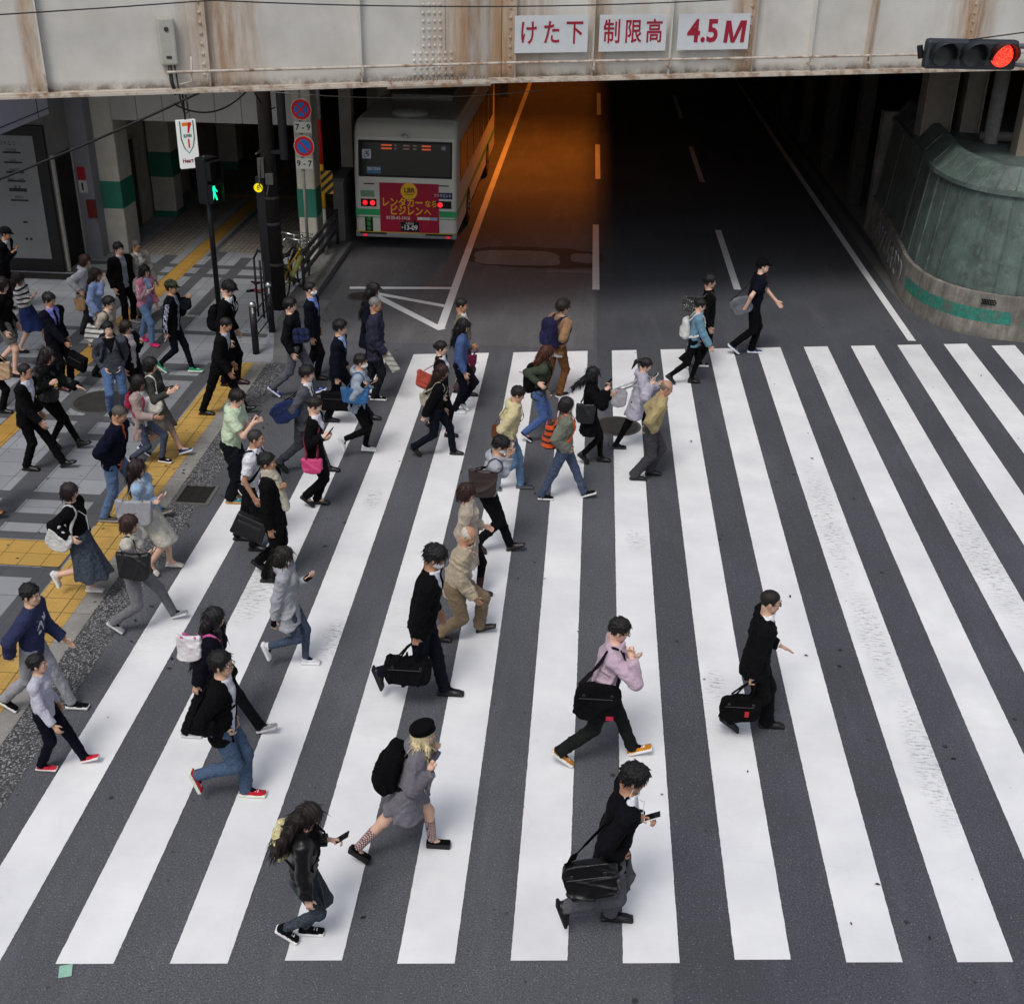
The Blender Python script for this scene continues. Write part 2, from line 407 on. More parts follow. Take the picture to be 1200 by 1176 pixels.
def paintmat(wear=.5):
    s = NT('road_paint'); w = s.world()
    n = s.noise(1.2, 5, .6, w); c = s.mix(s.ramp(n, [(.3, 0), (.7, 1)]), (.64, .65, .67), (.79, .80, .81))
    q = s.mapping(w, (9, 34, 1)); sc = s.noise(1.0, 5, .8, q); zone = s.noise(.62, 3, .5, s.mapping(w, (1.4, .5, 1)))
    z = s.math('MULTIPLY', s.ramp(zone, [(.60, .0), (.76, 1)]), .5); w_ = s.sep(w)
    for px_, py_, rx, ry in ((970, 610, .22, 2.0), (1022, 745, .20, 1.2), (1085, 890, .20, 1.2), (745, 632, .16, .35), (712, 545, .2, .5), (437, 585, .15, .35), (300, 690, .3, .9), (390, 750, .16, .5), (838, 800, .14, .35), (1010, 470, .25, 2.2), (955, 440, .25, 1.0), (1150, 650, .3, 2.0)):
        p_ = G(px_, py_); dx_ = s.math('DIVIDE', s.math('SUBTRACT', w_[0], p_[0]), rx); dy_ = s.math('DIVIDE', s.math('SUBTRACT', w_[1], p_[1]), ry)
        rr = s.math('SUBTRACT', 1.0, s.math('ADD', s.math('MULTIPLY', dx_, dx_), s.math('MULTIPLY', dy_, dy_))); z = s.math('MAXIMUM', z, s.math('MAXIMUM', rr, 0.0)); k = s.math('MULTIPLY', s.ramp(sc, [(.50, 0), (.62, 1)]), z)
    c = s.mix(s.math('MULTIPLY', k, wear), c, (.16, .16, .165))
    v = s.voro(2.2, w); c = s.mix(s.ramp(v.outputs['Distance'], [(.025, .85), (.045, 0)]), c, (.05, .05, .05))
    cr = s.voro(2.4, s.mapping(w, (.28, .9, 1)), 'DISTANCE_TO_EDGE'); c = s.mix(s.math('MULTIPLY', s.ramp(cr.outputs['Distance'], [(.0, 1), (.006, 0)]), .07), c, (.3, .3, .3))
    s.col(c); s.bump(s.noise(120, 3, .7, w), .25, .003); return s.set(.6, 0, .4)
M_PAINT = paintmat(.85); M_PAINT_OLD = paintmat(1.0)

sheet('ground', [(-90, -60), (90, -60), (90, 140), (-90, 140)], -.012, concmat((.2, .2, .2), 'far_ground', False))
sheet('road', [(-5.15, -30), (60, -30), (60, 22.9), (8.5, 22.9), (6.95, 24), (6.95, 120), (-5.42, 120), (-5.42, 19.6), (-5.15, 19.0)], 0.0, M_ASPH)
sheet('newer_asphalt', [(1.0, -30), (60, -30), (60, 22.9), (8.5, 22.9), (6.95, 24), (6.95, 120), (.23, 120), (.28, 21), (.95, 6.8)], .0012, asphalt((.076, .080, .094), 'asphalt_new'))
# the older, paler carriageway of the left lane
sheet('worn_lane', [(-5.15, 20.9), (.22, 20.98), (.24, 120), (-5.42, 120), (-5.4, 25.4), (-5.15, 25.4)], .002, asphalt((.128, .127, .134), 'asphalt_worn', .4))
sheet('worn_lane_under_bridge', [(-5.3, 25.5), (-2.9, 25.55), (-2.6, 25.75), (.2, 25.85), (.22, 120), (-5.3, 120)], .004, M_ASPH_OLD)
def blob(cx, cy, rx, ry, n=26, seed=0, j=.08, sq=3.0):
    rs = random.Random(seed); o = []
    for i in range(n):
        t = 2*math.pi*i/n; c, s_ = math.cos(t), math.sin(t); r = (abs(c)**sq+abs(s_)**sq)**(-1/sq)*(1+rs.uniform(-j, j)); o.append((cx+rx*c*r, cy+ry*s_*r))
    return o
sheet('tar_seam', blob(-1.2, 26.9, 1.62, .83, 40, 3, .06), .006, asphalt((.042, .04, .04), 'tar', .2))
sheet('repair_patch', blob(-1.55, 26.8, .98, .60, 36, 4, .05, 4), .008, M_PATCH)
sheet('repair_patch', blob(-.05, 26.95, .30, .38, 24, 5, .1), .008, M_PATCH)
sheet('repair_strip', [(-1.2, 25.72), (.18, 25.78), (.18, 26.0), (-.2, 25.98), (-.8, 25.86)], .009, M_PATCH)
# pavement side, from the road outward: aggregate gutter, kerb stone, tactile band, paving
sheet('gutter', [(-5.56, -30), (-5.15, -30), (-5.15, 18.9), (-5.3, 19.6), (-5.56, 19.6)], .003, gravelmat())
sheet('kerb_stone', [(-5.78, -30), (-5.55, -30), (-5.55, 19.65), (-5.78, 19.65)], .006, concmat((.27, .26, .24), 'kerb_concrete', True, .6))
sheet('corner_concrete', [(-6.5, 19.62), (-5.15, 19.62), (-5.15, 23.2), (-5.45, 23.3), (-5.45, 27), (-6.6, 27), (-6.6, 21.5)], .0035, concmat((.14, .14, .142), 'corner_concrete', True))
M_TILE = tilemat((.27, .285, .305), .50, .44, 'grey_paving', -7.50, 14.36, .010, (.09, .09, .09))
sheet('pavement', [(-40, -30), (-5.78, -30), (-5.78, 19.6), (-5.45, 19.6), (-5.95, 21.8), (-5.95, 120), (-40, 120)], .004, M_TILE)
M_DARKT = tilemat((.085, .088, .097), .50, .30, 'dark_paving', -7.5, 0, .006, (.05, .05, .05), var=.1)
dk = MB()
def q4(b, x0, y0, x1, y1, z): b.add([(x0, y0, z), (x1, y0, z), (x1, y1, z), (x0, y1, z)], [(0, 1, 2, 3)])
ZD = .0065
for x0, x1 in ((-6.58, -6.33), (-7.86, -7.53), (-11.0, -10.6)): q4(dk, x0, -30, x1, 19.5 if x0 > -7 else 21.9, ZD)
q4(dk, -7.75, 22.0, -7.50, 26.0, ZD+.0002)
q4(dk, -8.42, 16.9, -8.17, 26.4, ZD); q4(dk, -9.5, 16.9, -9.2, 90, ZD)
for y0, y1 in ((14.14, 14.36), (13.49, 13.75), (13.06, 13.24), (12.13, 12.38), (11.0, 11.2), (16.78, 17.0), (18.62, 18.86), (19.10, 19.40), (20.9, 21.1), (24.45, 24.70), (25.10, 25.34), (9.2, 9.45), (6.7, 6.95), (4.2, 4.45)): q4(dk, -14, y0, -5.9 if y0 < 24 else -6.2, y1, ZD+.0004)
q4(dk, -9.5, 19.6, -8.9, 20.2, ZD+.0008)
q4(dk, -8.55, 26.0, -8.30, 32.0, ZD+.0008); q4(dk, -8.0, 16.1, -7.1, 16.33, ZD+.0008)
tag(dk.build('dark_paving_bands', M_DARKT), kind='structure')
M_YEL = dotmat((.50, .31, .075)); M_YELB = tilemat((.50, .31, .075), .30, .30, 'tactile_bars', 0, 12.4, .008, (.07, .05, .02), grooves=1, var=.06)
M_YELC = tilemat((.44, .25, .05), .30, .30, 'tactile_bars_long', -8.98, 0, .008, (.07, .05, .02), grooves=0, var=.06)
sheet('tactile_band', [(-6.36, -30), (-5.78, -30), (-5.78, 19.6), (-6.30, 19.5)], .009, M_YEL)
sheet('tactile_branch', [(-14, 12.40), (-6.36, 12.40), (-6.36, 13.03), (-14, 13.03)], .010, M_YELB)
sheet('tactile_path', [(-8.98, 13.03), (-8.62, 13.03), (-8.62, 60), (-8.98, 60)], .0105, M_YELC)
sheet('tactile_crossing', [(-10.4, 31.5), (-6.2, 31.5), (-6.2, 31.9), (-10.4, 31.9)], .0112, M_YELB)
M_BRICK = tilemat((.28, .25, .215), .115, .23, 'brick_paving', 0, 0, .014, (.05, .045, .04), var=.16, spots=False)
sheet('passage_paving', [(-10.3, 26.0), (-9.2, 26.0), (-9.2, 90), (-10.3, 90)], .0075, M_BRICK)
sheet('passage_paving', [(-8.42, 26.4), (-6.2, 26.4), (-6.2, 90), (-8.42, 90)], .0075, M_BRICK)
# raised kerb where the pavement runs under the bridge
kb = MB(); kb.prism([(-5.78, 22.6), (-5.45, 22.9), (-5.45, 27.2), (-5.95, 27.2), (-5.95, 22.6)], 0, .15); tag(kb.build('raised_kerb', concmat((.2, .195, .185), 'kerb_raised', True), bevel=.02), kind='structure')
# crosswalk stripes
for k in range(-6, 13):
    x0 = -.335+.9*k; ya = 6.78+.086*(x0+.34)+random.Random(k).uniform(-.02, .02); yb = 20.8+.171*(x0+.33)
    if k < -4: yb -= .0
    if k >= 9: yb = 22.05
    x1 = x0+.455
    if k == -6: pts = [(x0+.35, ya), (x1, ya), (x1, 14.0), (x0+.35, 13.4)]; continue
    lo_ = ya
    pts = [(x0, lo_), (x1, lo_+.04), (x1, yb+.08), (x0, yb)]
    if k == -5: pts = [(x0, 5.2+1.1), (x1, 6.4), (x1, 17.0), (x0, 16.9)]
    if k == -5: pts = [(x0, ya), (x1, ya+.04), (x1, 15.35), (x0, 15.3)]
    if k == -4: pts = [(x0, ya), (x1, ya+.04), (x1, yb), (x0, yb)]
    b = MB()
    # slightly ragged long edges
    rs = random.Random(k+50); n = 420; L_, R_ = [], []
    for i in range(n+1):
        t = i/n; L_.append((pts[0][0]+rs.uniform(-.002, .002), pts[0][1]+(pts[3][1]-pts[0][1])*t, .006)); R_.append((pts[1][0]+rs.uniform(-.002, .002), pts[1][1]+(pts[2][1]-pts[1][1])*t, .006))
    b.add(L_+R_, [(i, n+1+i, n+2+i, i+1) for i in range(n)]); tag(b.build('crosswalk_stripe', M_PAINT), kind='structure')
def line(name, pts, wd, z=.0065, m=None):
    b = MB(); n = len(pts)
    for (x0, y0), (x1, y1) in zip(pts, pts[1:]):
        d = Vector((x1-x0, y1-y0)).normalized()*wd/2; nx, ny = -d.y, d.x
        b.add([(x0+nx, y0+ny, z), (x1+nx, y1+ny, z), (x1-nx, y1-ny, z), (x0-nx, y0-ny, z)], [(3, 2, 1, 0)])
    return tag(b.build(name, m or M_PAINT_OLD), kind='structure')
line('edge_line', [(6.30, 22.15), (6.27, 27), (6.22, 45), (6.25, 60), (6.3, 100)], .15)
line('edge_line', [(-2.72, 21.8), (-2.73, 26), (-2.73, 33), (-2.70, 53), (-2.7, 100)], .16, .0125)
for y0, y1 in ((24.6, 30.0), (35.2, 40.3), (45.9, 51.0), (56.5, 62)): line('lane_dash', [(.25, y0), (.22, y1)], .15, .0115)
for y0, y1 in ((25.0, 29.9), (35.25, 40.5), (45.7, 51.0)): line('lane_dash', [(3.27, y0), (3.27, y1)], .15)
line('hatch_line', [(-4.92, 24.10), (-2.78, 24.34)], .15, .0085); line('hatch_line', [(-4.30, 23.78), (-2.78, 23.13)], .15, .0088); line('hatch_line', [(-4.35, 23.7), (-2.68, 21.72)], .17, .0092)
line('kerb_gutter', [(6.75, 60), (6.65, 25.6), (6.72, 24.4), (7.1, 23.2), (7.8, 22.55), (8.6, 22.35), (16, 22.35)], .22, .007, concmat((.13, .13, .13), 'gutter_concrete', True))
# manhole covers and drain grate, leaves and litter
def ironmat():
    s = NT('cast_iron'); w = s.world(); q = s.mapping(w, (1, 1, 0), (0, 0, .78)); c = s.n.new('ShaderNodeTexChecker'); c.inputs['Scale'].default_value = 28; s.L(q, c.inputs['Vector'])
    n = s.noise(8, 4, .6, w); s.col(s.mix(n, (.035, .034, .034), (.12, .115, .105))); s.bump(c.outputs['Fac'], .8, .008); return s.set(.5, .6)
M_IRON = ironmat()
for (cx, cy, r, lb) in ((-7.78, 17.58, .44, 'round iron manhole cover in the grey pavement beside the man in jeans'), (.62, 17.5, .34, 'round iron manhole cover on the crosswalk between white stripes'), (-4.6, 23.55, .24, 'small round iron cover by the white hatch lines')):
    E_ = empty('manhole_cover', (cx, cy, 0), 0, lb, 'manhole cover', 'iron manhole covers')
    b = MB(); b.disc((0, 0, .007), r+.05, (0, 0, 1), .008, 40); b.build('frame', plain('4a4947', .8), E_)
    b = MB(); b.disc((0, 0, .012), r, (0, 0, 1), .008, 40); b.build('cover', M_IRON, E_)
E_ = empty('drain_grate', (-5.27, 14.5, 0), 0, 'square dark iron drain grate in the gravelly gutter', 'drain grate')
b = MB(); b.box((-.26, -.29, .003), (.26, .29, .010)); b.build('frame', plain('5b5a56', .85), E_)
b = MB()
for i in range(11): b.box((-.20, -.24+.045*i, .010), (.20, -.213+.045*i, .018))
for i in range(4): b.box((-.205+.125*i, -.24, .0105), (-.17+.125*i, .26, .0165))
b.build('grating', plain('2b2a29', .6, .5), E_)
rs = random.Random(9)
SMALL = []
for i in range(260):
    x, y = rs.uniform(-9.5, 8), rs.uniform(6.3, 26); 
    if i < 90: x = rs.uniform(-8.8, -4.2); y = rs.uniform(8, 22)
    if i >= 200: x = rs.uniform(-6.4, -4.8); y = rs.uniform(10, 20)
    SMALL.append((x, y, rs.uniform(0, 3.14), rs.uniform(.014, .034)))
b = MB()
for x, y, a, r in SMALL:
    z = .018; c, s_ = math.cos(a), math.sin(a)
    P_ = [(-r, 0, 0), (-r*.2, r*.42, .006), (r*1.1, r*.1, .002), (r*.1, -r*.45, .007)]
    b.add([(x+c*px_-s_*py_, y+s_*px_+c*py_, z+pz) for px_, py_, pz in P_], [(0, 3, 2, 1)])
tag(b.build('fallen_leaves', plain('1d1a15', .9), None), 'small dark dead leaves scattered over the road and pavement', 'leaves', kind='stuff')
b = MB(); p0 = G(77, 1138); b.box((-.05, -.06, .006), (.05, .06, .010), 0, Matrix.Translation((p0[0], p0[1], 0)) @ Matrix.Rotation(.3, 4, 'Z')); tag(b.build('tape_scrap', plain('8fb8a6', .7)), 'pale green scrap of tape on the asphalt below the first stripes', 'litter')
for (px_, py_, a, lb) in ((300, 341, .2, 'red and black rag of litter on the pavement, the nearer of two'), (306, 331, .5, 'red scrap of litter on the pavement, the farther of two')):
    p0 = G(px_, py_); V, F = poly(wrinkle(rbox((0, 0, .012), (.20, .09, .012), .008), .02, 28, px_), (-.3, -.2, -.05), (.3, .2, .1), .014)
    o = link('rag', mkmesh('rag', V, F, [cloth('8f1a2a'), cloth('222222')], (V[F].mean(1)[:, 0] < -.04).astype(int))); o.location = (p0[0], p0[1], 0); o.rotation_euler = (0, 0, a); tag(o, lb, 'litter')

# ================================================================ BRIDGE
def steelmat():
    s = NT('painted_steel'); w = s.world(); n = s.noise(1.3, 5, .6, w)
    c = s.mix(s.ramp(n, [(.3, 0), (.7, 1)]), (.50, .485, .445), (.64, .625, .585))
    ax = s.mapping(w, (3.2, 3.2, .30)); st = s.noise(1.0, 5, .65, ax); z = s.sep(w)
    patch = s.noise(.55, 3, .5, s.mapping(w, (1, 1, .12), loc=(3.1, 0, 0)))
    r = s.math('MULTIPLY', s.ramp(st, [(.50, 0), (.72, 1)]), s.ramp(patch, [(.56, 0), (.68, 1)]))
    c = s.mix(s.math('MULTIPLY', r, .6), c, (.33, .20, .10))
    seam = None
    for xs, wd in ((-5.75, .65), (-1.75, 1.15), (.05, .22), (2.60, .30), (6.9, .5), (4.95, .10), (-8.3, .15)):
        g_ = s.math('MAXIMUM', s.math('SUBTRACT', 1.0, s.math('DIVIDE', s.math('ABSOLUTE', s.math('SUBTRACT', z[0], xs)), wd)), 0.0); seam = g_ if seam is None else s.math('MAXIMUM', seam, g_)
    br = s.math('MAXIMUM', s.math('SUBTRACT', 1.0, s.math('DIVIDE', s.math('ABSOLUTE', s.math('SUBTRACT', z[0], -1.85)), .62)), 0.0)
    c = s.mix(s.math('MINIMUM', s.math('MULTIPLY', s.math('MULTIPLY', br, 1.5), s.ramp(s.noise(1.0, 5, .6, s.mapping(w, (3.5, 3.5, .8))), [(.25, .35), (.6, 1)])), .85), c, (.40, .24, .115))
    st2 = s.noise(1.0, 6, .7, s.mapping(w, (9, 9, 1.1))); k2 = s.math('MULTIPLY', s.math('POWER', seam, .7), s.ramp(st2, [(.36, 0), (.66, 1)]))
    c = s.mix(s.math('MINIMUM', s.math('MULTIPLY', k2, 1.1), .95), c, (.27, .125, .045))
    c = s.mix(s.math('MULTIPLY', seam, .45), c, (.42, .30, .19))
    # grime and rust creeping up from the bottom flange
    lowz = s.math('SUBTRACT', 1.0, s.math('MULTIPLY', s.math('SUBTRACT', z[2], 4.74), 7.0)); g = s.math('MULTIPLY', s.math('MAXIMUM', lowz, 0.), s.ramp(s.noise(4, 5, .7, w), [(.35, 0), (.6, 1)]))
    c = s.mix(s.math('MINIMUM', g, .85), c, (.11, .085, .06))
    q = s.noise(30, 4, .7, w); c = s.mix(s.math('MULTIPLY', s.ramp(q, [(.68, 0), (.76, 1)]), .4), c, (.22, .15, .10))
    s.col(c); s.bump(s.noise(12, 4), .12, .01); return s.set(.55, 0, .4)
def rustmat(k=1.0):
    s = NT('rusted_steel'); w = s.world(); n = s.noise(5, 6, .7, w)
    s.col(s.mix(s.ramp(n, [(.46, 0), (.66, 1)]), (.40*k, .36*k, .31*k), (.22, .12, .06))); s.bump(n, .4, .01); return s.set(.75)
def rustjoint():
    s = NT('rust_stained_steel'); w = s.world(); st = s.noise(1.0, 5, .7, s.mapping(w, (7, 7, .8))); n = s.noise(1.1, 3, .5, w)
    c = s.mix(s.ramp(st, [(.40, 0), (.66, 1)]), (.40, .36, .31), (.24, .12, .045)); c = s.mix(s.math('MULTIPLY', s.ramp(n, [(.4, 0), (.6, 1)]), .4), c, (.44, .42, .40))
    s.col(c); return s.set(.6)
M_STEEL, M_RUST, M_FLANGE, M_RJ = steelmat(), rustmat(.6), rustmat(1.25), rustjoint()
JX, JY = -1.50, 20.89
mL, mR = .42, .36
def gmat(m):    # girder frame: u along the face, v toward the back, w up
    L = math.hypot(1, m); return Matrix(((1/L, -m/L, 0, JX), (m/L, 1/L, 0, JY), (0, 0, 1, 0), (0, 0, 0, 1)))
def ug(m, X): return (X-JX)*math.hypot(1, m)
ZB = 4.68
def girder(m, u0, u1, label, stiff, seams, rustu):
    E_ = empty('bridge_girder', (0, 0, 0), 0, label, 'bridge girder', 'steel girders of the railway bridge')
    T = gmat(m)
    b = MB(); b.box((u0, .16, ZB+.06), (u1, .19, 7.3), 0, T)
    for u in stiff: b.box((u-.012, .04, ZB+.06), (u+.012, .16, 7.28), 0, T)
    for u in seams:
        b.box((u-.12, .145, ZB+.06), (u+.02, .16, 7.28), 0, T); b.box((u-.01, .05, ZB+.06), (u+.02, .145, 7.28), 0, T)
        for i in range(17):
            c = T @ Vector((u-.06, .140, ZB+.24+.15*i)); b.tube([c, T @ Vector((u-.06, .122, ZB+.24+.15*i))], [.026, .016], 8)
    b.build('web', M_STEEL, E_)
    b = MB(); b.box((u0, -.02, ZB+.03), (u1, .45, ZB+.06), 0, T); b.box((u0, -.05, ZB-.005), (u1, .42, ZB+.03), 0, T); b.build('bottom_flange', M_FLANGE, E_)
    b = MB(); b.box((u0, -.02, 7.3), (u1, .45, 7.36), 0, T); b.build('top_flange', M_FLANGE, E_)
    for (a, c_) in rustu:
        b = MB(); b.box((a, .1552, ZB+.065), (c_, .1596, 7.28), 0, T); b.build('rust_stained_panel', M_RJ, E_)
    # conduit pipe with brackets
    b = MB(); zc = 4.985
    b.tube([T @ Vector((max(u0, ug(m, -6.5)) if m == mL else u0+.03, -.0, zc)), T @ Vector((min(u1, 40), -.0, zc))], .022, 8)
    b.build('conduit', M_FLANGE, E_, smooth=False)
    for u in stiff: b = MB(); b.box((u-.02, -.03, zc-.14), (u+.02, .14, zc-.10), 0, T); b.box((u-.015, -.035, zc-.142), (u+.015, -.01, zc+.03), 0, T); b.build('conduit_bracket', M_FLANGE, E_)
    return E_, T
EL, TL = girder(mL, ug(mL, -26), -.002, 'left white steel girder of the railway bridge, with rivets and a junction box', [ug(mL, x) for x in (-22, -19, -16, -13.5, -10.6, -8.12, -3.71)], [ug(mL, -5.92), ug(mL, -14.5)], [(ug(mL, -2.05), -.16)])
ER, TR = girder(mR, .003, ug(mR, 26), 'right white steel girder of the railway bridge carrying the red height notice', [ug(mR, x) for x in (-.02, 1.30, 3.85, 4.95, 8.6, 10, 11.5, 13.2, 15, 17, 19, 21)], [.20, ug(mR, 2.78), ug(mR, 7.0), ug(mR, 14)], [])
# riveted splice on the left girder
b = MB(); us0, us1 = ug(mL, -2.78), ug(mL, -2.40); b.box((us0, .138, ZB+.5), (us1, .1545, 7.28), 0, TL); b.box((us0-.16, .136, ZB+.07), (us1+.16, .1545, ZB+.5), 0, TL)
def rivet(u, v, z, T): b.tube([T @ Vector((u, v, z)), T @ Vector((u, v-.018, z))], [.028, .017], 8)
for i in range(14):
    for j in range(4): rivet(us0+.05+j*.095, .138, ZB+.58+i*.125, TL)
for i in range(4):
    for j in range(7): rivet(us0-.11+j*.105, .136, ZB+.14+i*.11, TL)
b.build('splice_plate', M_STEEL, EL)
b = MB()
for j in range(26):
    for k in range(2): c = TL @ Vector((ug(mL, -3.3)+j*.066, .02+.07*k, ZB+.06)); b.tube([c, c+Vector((0, 0, .045))], [.026, .018], 7)
b.box((ug(mL, -3.35), -.08, ZB-.035), (-.25, .36, ZB-.006), 0, TL); b.build('cover_plate', M_RUST, EL)
# sign panels with the red notice
M_SIGNW, M_RED = plain('c9cdcf', .5, var=.04), plain('971a33', .55, var=.08)
for xa, xb, s_, sp in ((-1.33, -.13, 'けた下', 1.04), (.06, 1.20, '制限高', 1.0), (1.40, 2.66, '4.5M', 1.0)):
    ua_, ub_ = ug(mR, xa), ug(mR, xb); E_ = empty('height_notice', TR @ Vector(((ua_+ub_)/2, .02, 5.42)), math.atan(mR), {'けた下': 'white notice plate with red characters けた下, left of the three', '制限高': 'white notice plate with red characters 制限高, middle of the three', '4.5M': 'white notice plate reading 4.5M in red'}[s_], 'sign', 'height notice plates on the girder')
    b = MB(); b.box((-(ub_-ua_)/2, 0, -.29), ((ub_-ua_)/2, .008, .29)); b.build('plate', M_SIGNW, E_)
    n = len(s_); W_ = ub_-ua_
    if n == 3:
        for i, ch in enumerate(s_):
            t = text('character', ch, .40, M_RED, E_, bold=.005, extr=.002, sx=.80); t.rotation_euler = (rad(90), 0, 0); t.location = ((i-1)*W_*.315, -.004, -.0)
    else:
        t = text('character', '4.5', .50, M_RED, E_, bold=.014, extr=.002, sx=.92, spacing=1.04); t.rotation_euler = (rad(90), 0, 0); t.location = (-.20, -.004, .0)
        b = MB(); x0, x1, y_, h_ = .19, .55, -.006, .178
        for pts in ([(x0, -h_), (x0+.075, -h_), (x0+.10, h_), (x0+.025, h_)], [(x1-.045, -h_), (x1+.03, -h_), (x1+.055, h_), (x1-.02, h_)], [(x0+.03, h_), (x0+.115, h_), (x0+.21, -h_), (x0+.14, -h_)], [(x1-.065, h_), (x1+.02, h_), (x0+.21, -h_), (x0+.15, -h_)]): b.add([(a, y_-.0003*len(b.f), c) for a, c in pts], [(0, 1, 2, 3)])
        b.build('character', M_RED, E_)
# junction box and cables
E_ = empty('junction_box', TL @ Vector((ug(mL, -6.45), .0, 5.1)), math.atan(mL), 'pale grey upright junction box fixed to the left girder with cables below', 'junction box')
b = MB(); b.box((-.13, 0, -.02), (.13, .14, .66)); b.build('box', plain('a9a99f', .6), E_, bevel=.03)
b = MB(); b.disc((0, -.005, .50), .035, (0, 1, 0), .012, 12); b.box((-.04, -.006, .08), (.04, .0, .12)); b.build('emblem', plain('33363a', .5), E_)
b = MB(); b.tube([(0, .05, 0), (.0, .03, -.25), (.04, .02, -.45)], .03, 8); b.tube([(.07, .05, 0), (.10, .02, -.5), (.14, 0, -.75), (.20, 0, -.7), (.18, .0, -.45)], .014, 7); b.build('cable', plain('2a2827', .6), E_, smooth=True)
b = MB(); b.tube([(.12, .03, -.3), (.30, .03, -.26), (.33, .05, .10)], .014, 7); b.build('hose', plain('b5b2a6', .6), E_, smooth=True)
def cable(pts, r, lb, c='1a1918', n=16):
    P_ = []
    for (a, z) in zip(pts, pts[1:]):
        for i in range(n): P_.append(Vector(a).lerp(Vector(z), i/n))
    P_.append(Vector(pts[-1])); b = MB(); b.tube(P_, r, 6); return tag(b.build('cable', plain(c, .6), smooth=True), lb, 'cable', 'overhead cables')
def sag(a, z, d, n=14): a, z = Vector(a), Vector(z); return [a.lerp(z, i/n)-Vector((0, 0, d*4*(i/n)*(1-i/n))) for i in range(n+1)]
cable(sag(TL @ Vector((ug(mL, -24), -.06, 5.8)), TL @ Vector((ug(mL, -5.8), -.06, 6.0)), .25)+sag(TL @ Vector((ug(mL, -5.8), -.06, 6.0)), TR @ Vector((ug(mR, 3.0), -.06, 5.98)), .12)[1:], .010, 'thin black cable strung along the top of both girders', '2a2a2a', 1)
cable(sag(PY(-40, 225, 20.0), PY(235, 108, 21.5), .05), .022, 'thick black cable slanting up in front of the passage', n=1)
cable(sag(PY(204, 122, 19.6), PY(288, 108, 20.5), .22), .014, 'drooping black cable under the left girder', n=1)
cable(sag(PY(298, 108, 22), PY(322, 126, 23.9), .12), .014, 'short black cable running onto the dark utility pole', n=1)
cable(sag(PY(320, 108, 22), PY(640, 105, 23), .12), .007, 'pale thin wire hanging under the girder above the bus', '77736c', n=1)
cable([PY(1135, 47, 17.3), PY(1260, 30, 17.3)], .008, 'thin wire tied to the traffic signal head', n=1)
# the deck above, its cross girders and longitudinals
M_DECK = plain('4a4640', .9, var=.3, scale=2)
b = MB(); b.prism([(-26, 23.4), (-5.4, 23.4), (-5.4, 20.3), (-1.5, 21.2), (26, 21.2+.36*27.5), (40, 120), (-40, 120)], 6.0, 6.35)  # slab's left front cut back so skylight reaches the passage
DKO = b.build('deck_slab', M_DECK); 
EB = empty('bridge_deck', (0, 0, 0), 0, 'dark underside of the railway bridge with its cross beams', 'bridge deck'); DKO.parent = EB
for i in range(16): b = MB(); y = 27.5+i*4.5; b.box((-12, y, 5.25), (12, y+.35, 5.998)); b.build('cross_beam', M_DECK, EB)
# ================================================================ PILLARS AND PASSAGE
M_CREAM = plain((.46, .43, .365), .75, var=.14, scale=3); M_GREENB = plain((.02, .15, .10), .6, var=.15, scale=4)
def pillar(x0, y0, x1, y1, h, bands, label, c=None, z0=0):
    E_ = empty('pillar', ((x0+x1)/2, (y0+y1)/2, 0), 0, label, 'pillar', 'cream pillars under the bridge'); cx, cy = (x0+x1)/2, (y0+y1)/2
    b = MB(); b.box((x0-cx, y0-cy, z0), (x1-cx, y1-cy, h)); b.build('shaft', c or M_CREAM, E_, bevel=.03)
    for a, z in bands: b = MB(); b.box((x0-cx-.004, y0-cy-.004, a), (x1-cx+.004, y1-cy+.004, z)); b.build('green_band', M_GREENB, E_)
    return E_
pillar(-10.92, 26.0, -10.33, 26.8, 6.0, [(1.02, 1.62)], 'cream square pillar with a green band, nearest on the left of the passage')
pillar(-10.85, 29.3, -10.28, 29.9, 6.0, [(1.0, 1.6), (.01, .16)], 'cream pillar with green bands, second along the left of the passage')
pillar(-10.80, 34.8, -10.22, 35.4, 6.0, [(.01, .25)], 'cream pillar with a green foot, third along the left of the passage')
pillar(-6.35, 25.9, -5.95, 26.5, 6.0, [(1.00, 1.62)], 'cream pillar with a green band, carrying the parking signs')
M_CLAD = plain((.36, .36, .375), .55, var=.08, scale=2)
E_ = empty('header_beam', (-8.4, 26.0, 2.94), 0, 'pale panelled beam across the top of the passage entrance', 'beam')
b = MB()
for i in range(7): x0 = -10.33+i*.572; b.box((x0+8.4+.006, 0, 0), (x0+8.4+.566, .06, 3.0))
b.build('cladding', plain((.38, .365, .345), .6, var=.08, scale=2), E_); b = MB(); b.box((-1.93, .062, 0), (2.07, .5, 3.02)); b.build('beam_core', M_DECK, E_)
M_DIM = plain((.36, .32, .27), .85, var=.2, scale=2)
E_ = empty('passage_wall', (-10.9, 27, 0), 0, 'dim beige wall along the left of the passage with doors', 'wall')
b = MB(); b.box((-.35, -.2, 0), (.0, 62, 6)); b.build('wall', M_DIM, E_)
for y in (.5, 5.2, 9.5):
    b = MB(); b.box((.0, y, 0), (.03, y+.95, 2.1)); d = b.build('door', plain('3a352c', .7), E_); b = MB(); b.box((.03, y-.06, 0), (.05, y, 2.16)); b.box((.03, y+.95, 0), (.05, y+1.01, 2.16)); b.box((.03, y, 2.1), (.05, y+.95, 2.16)); b.build('door_frame', plain('8a8375', .6), E_)
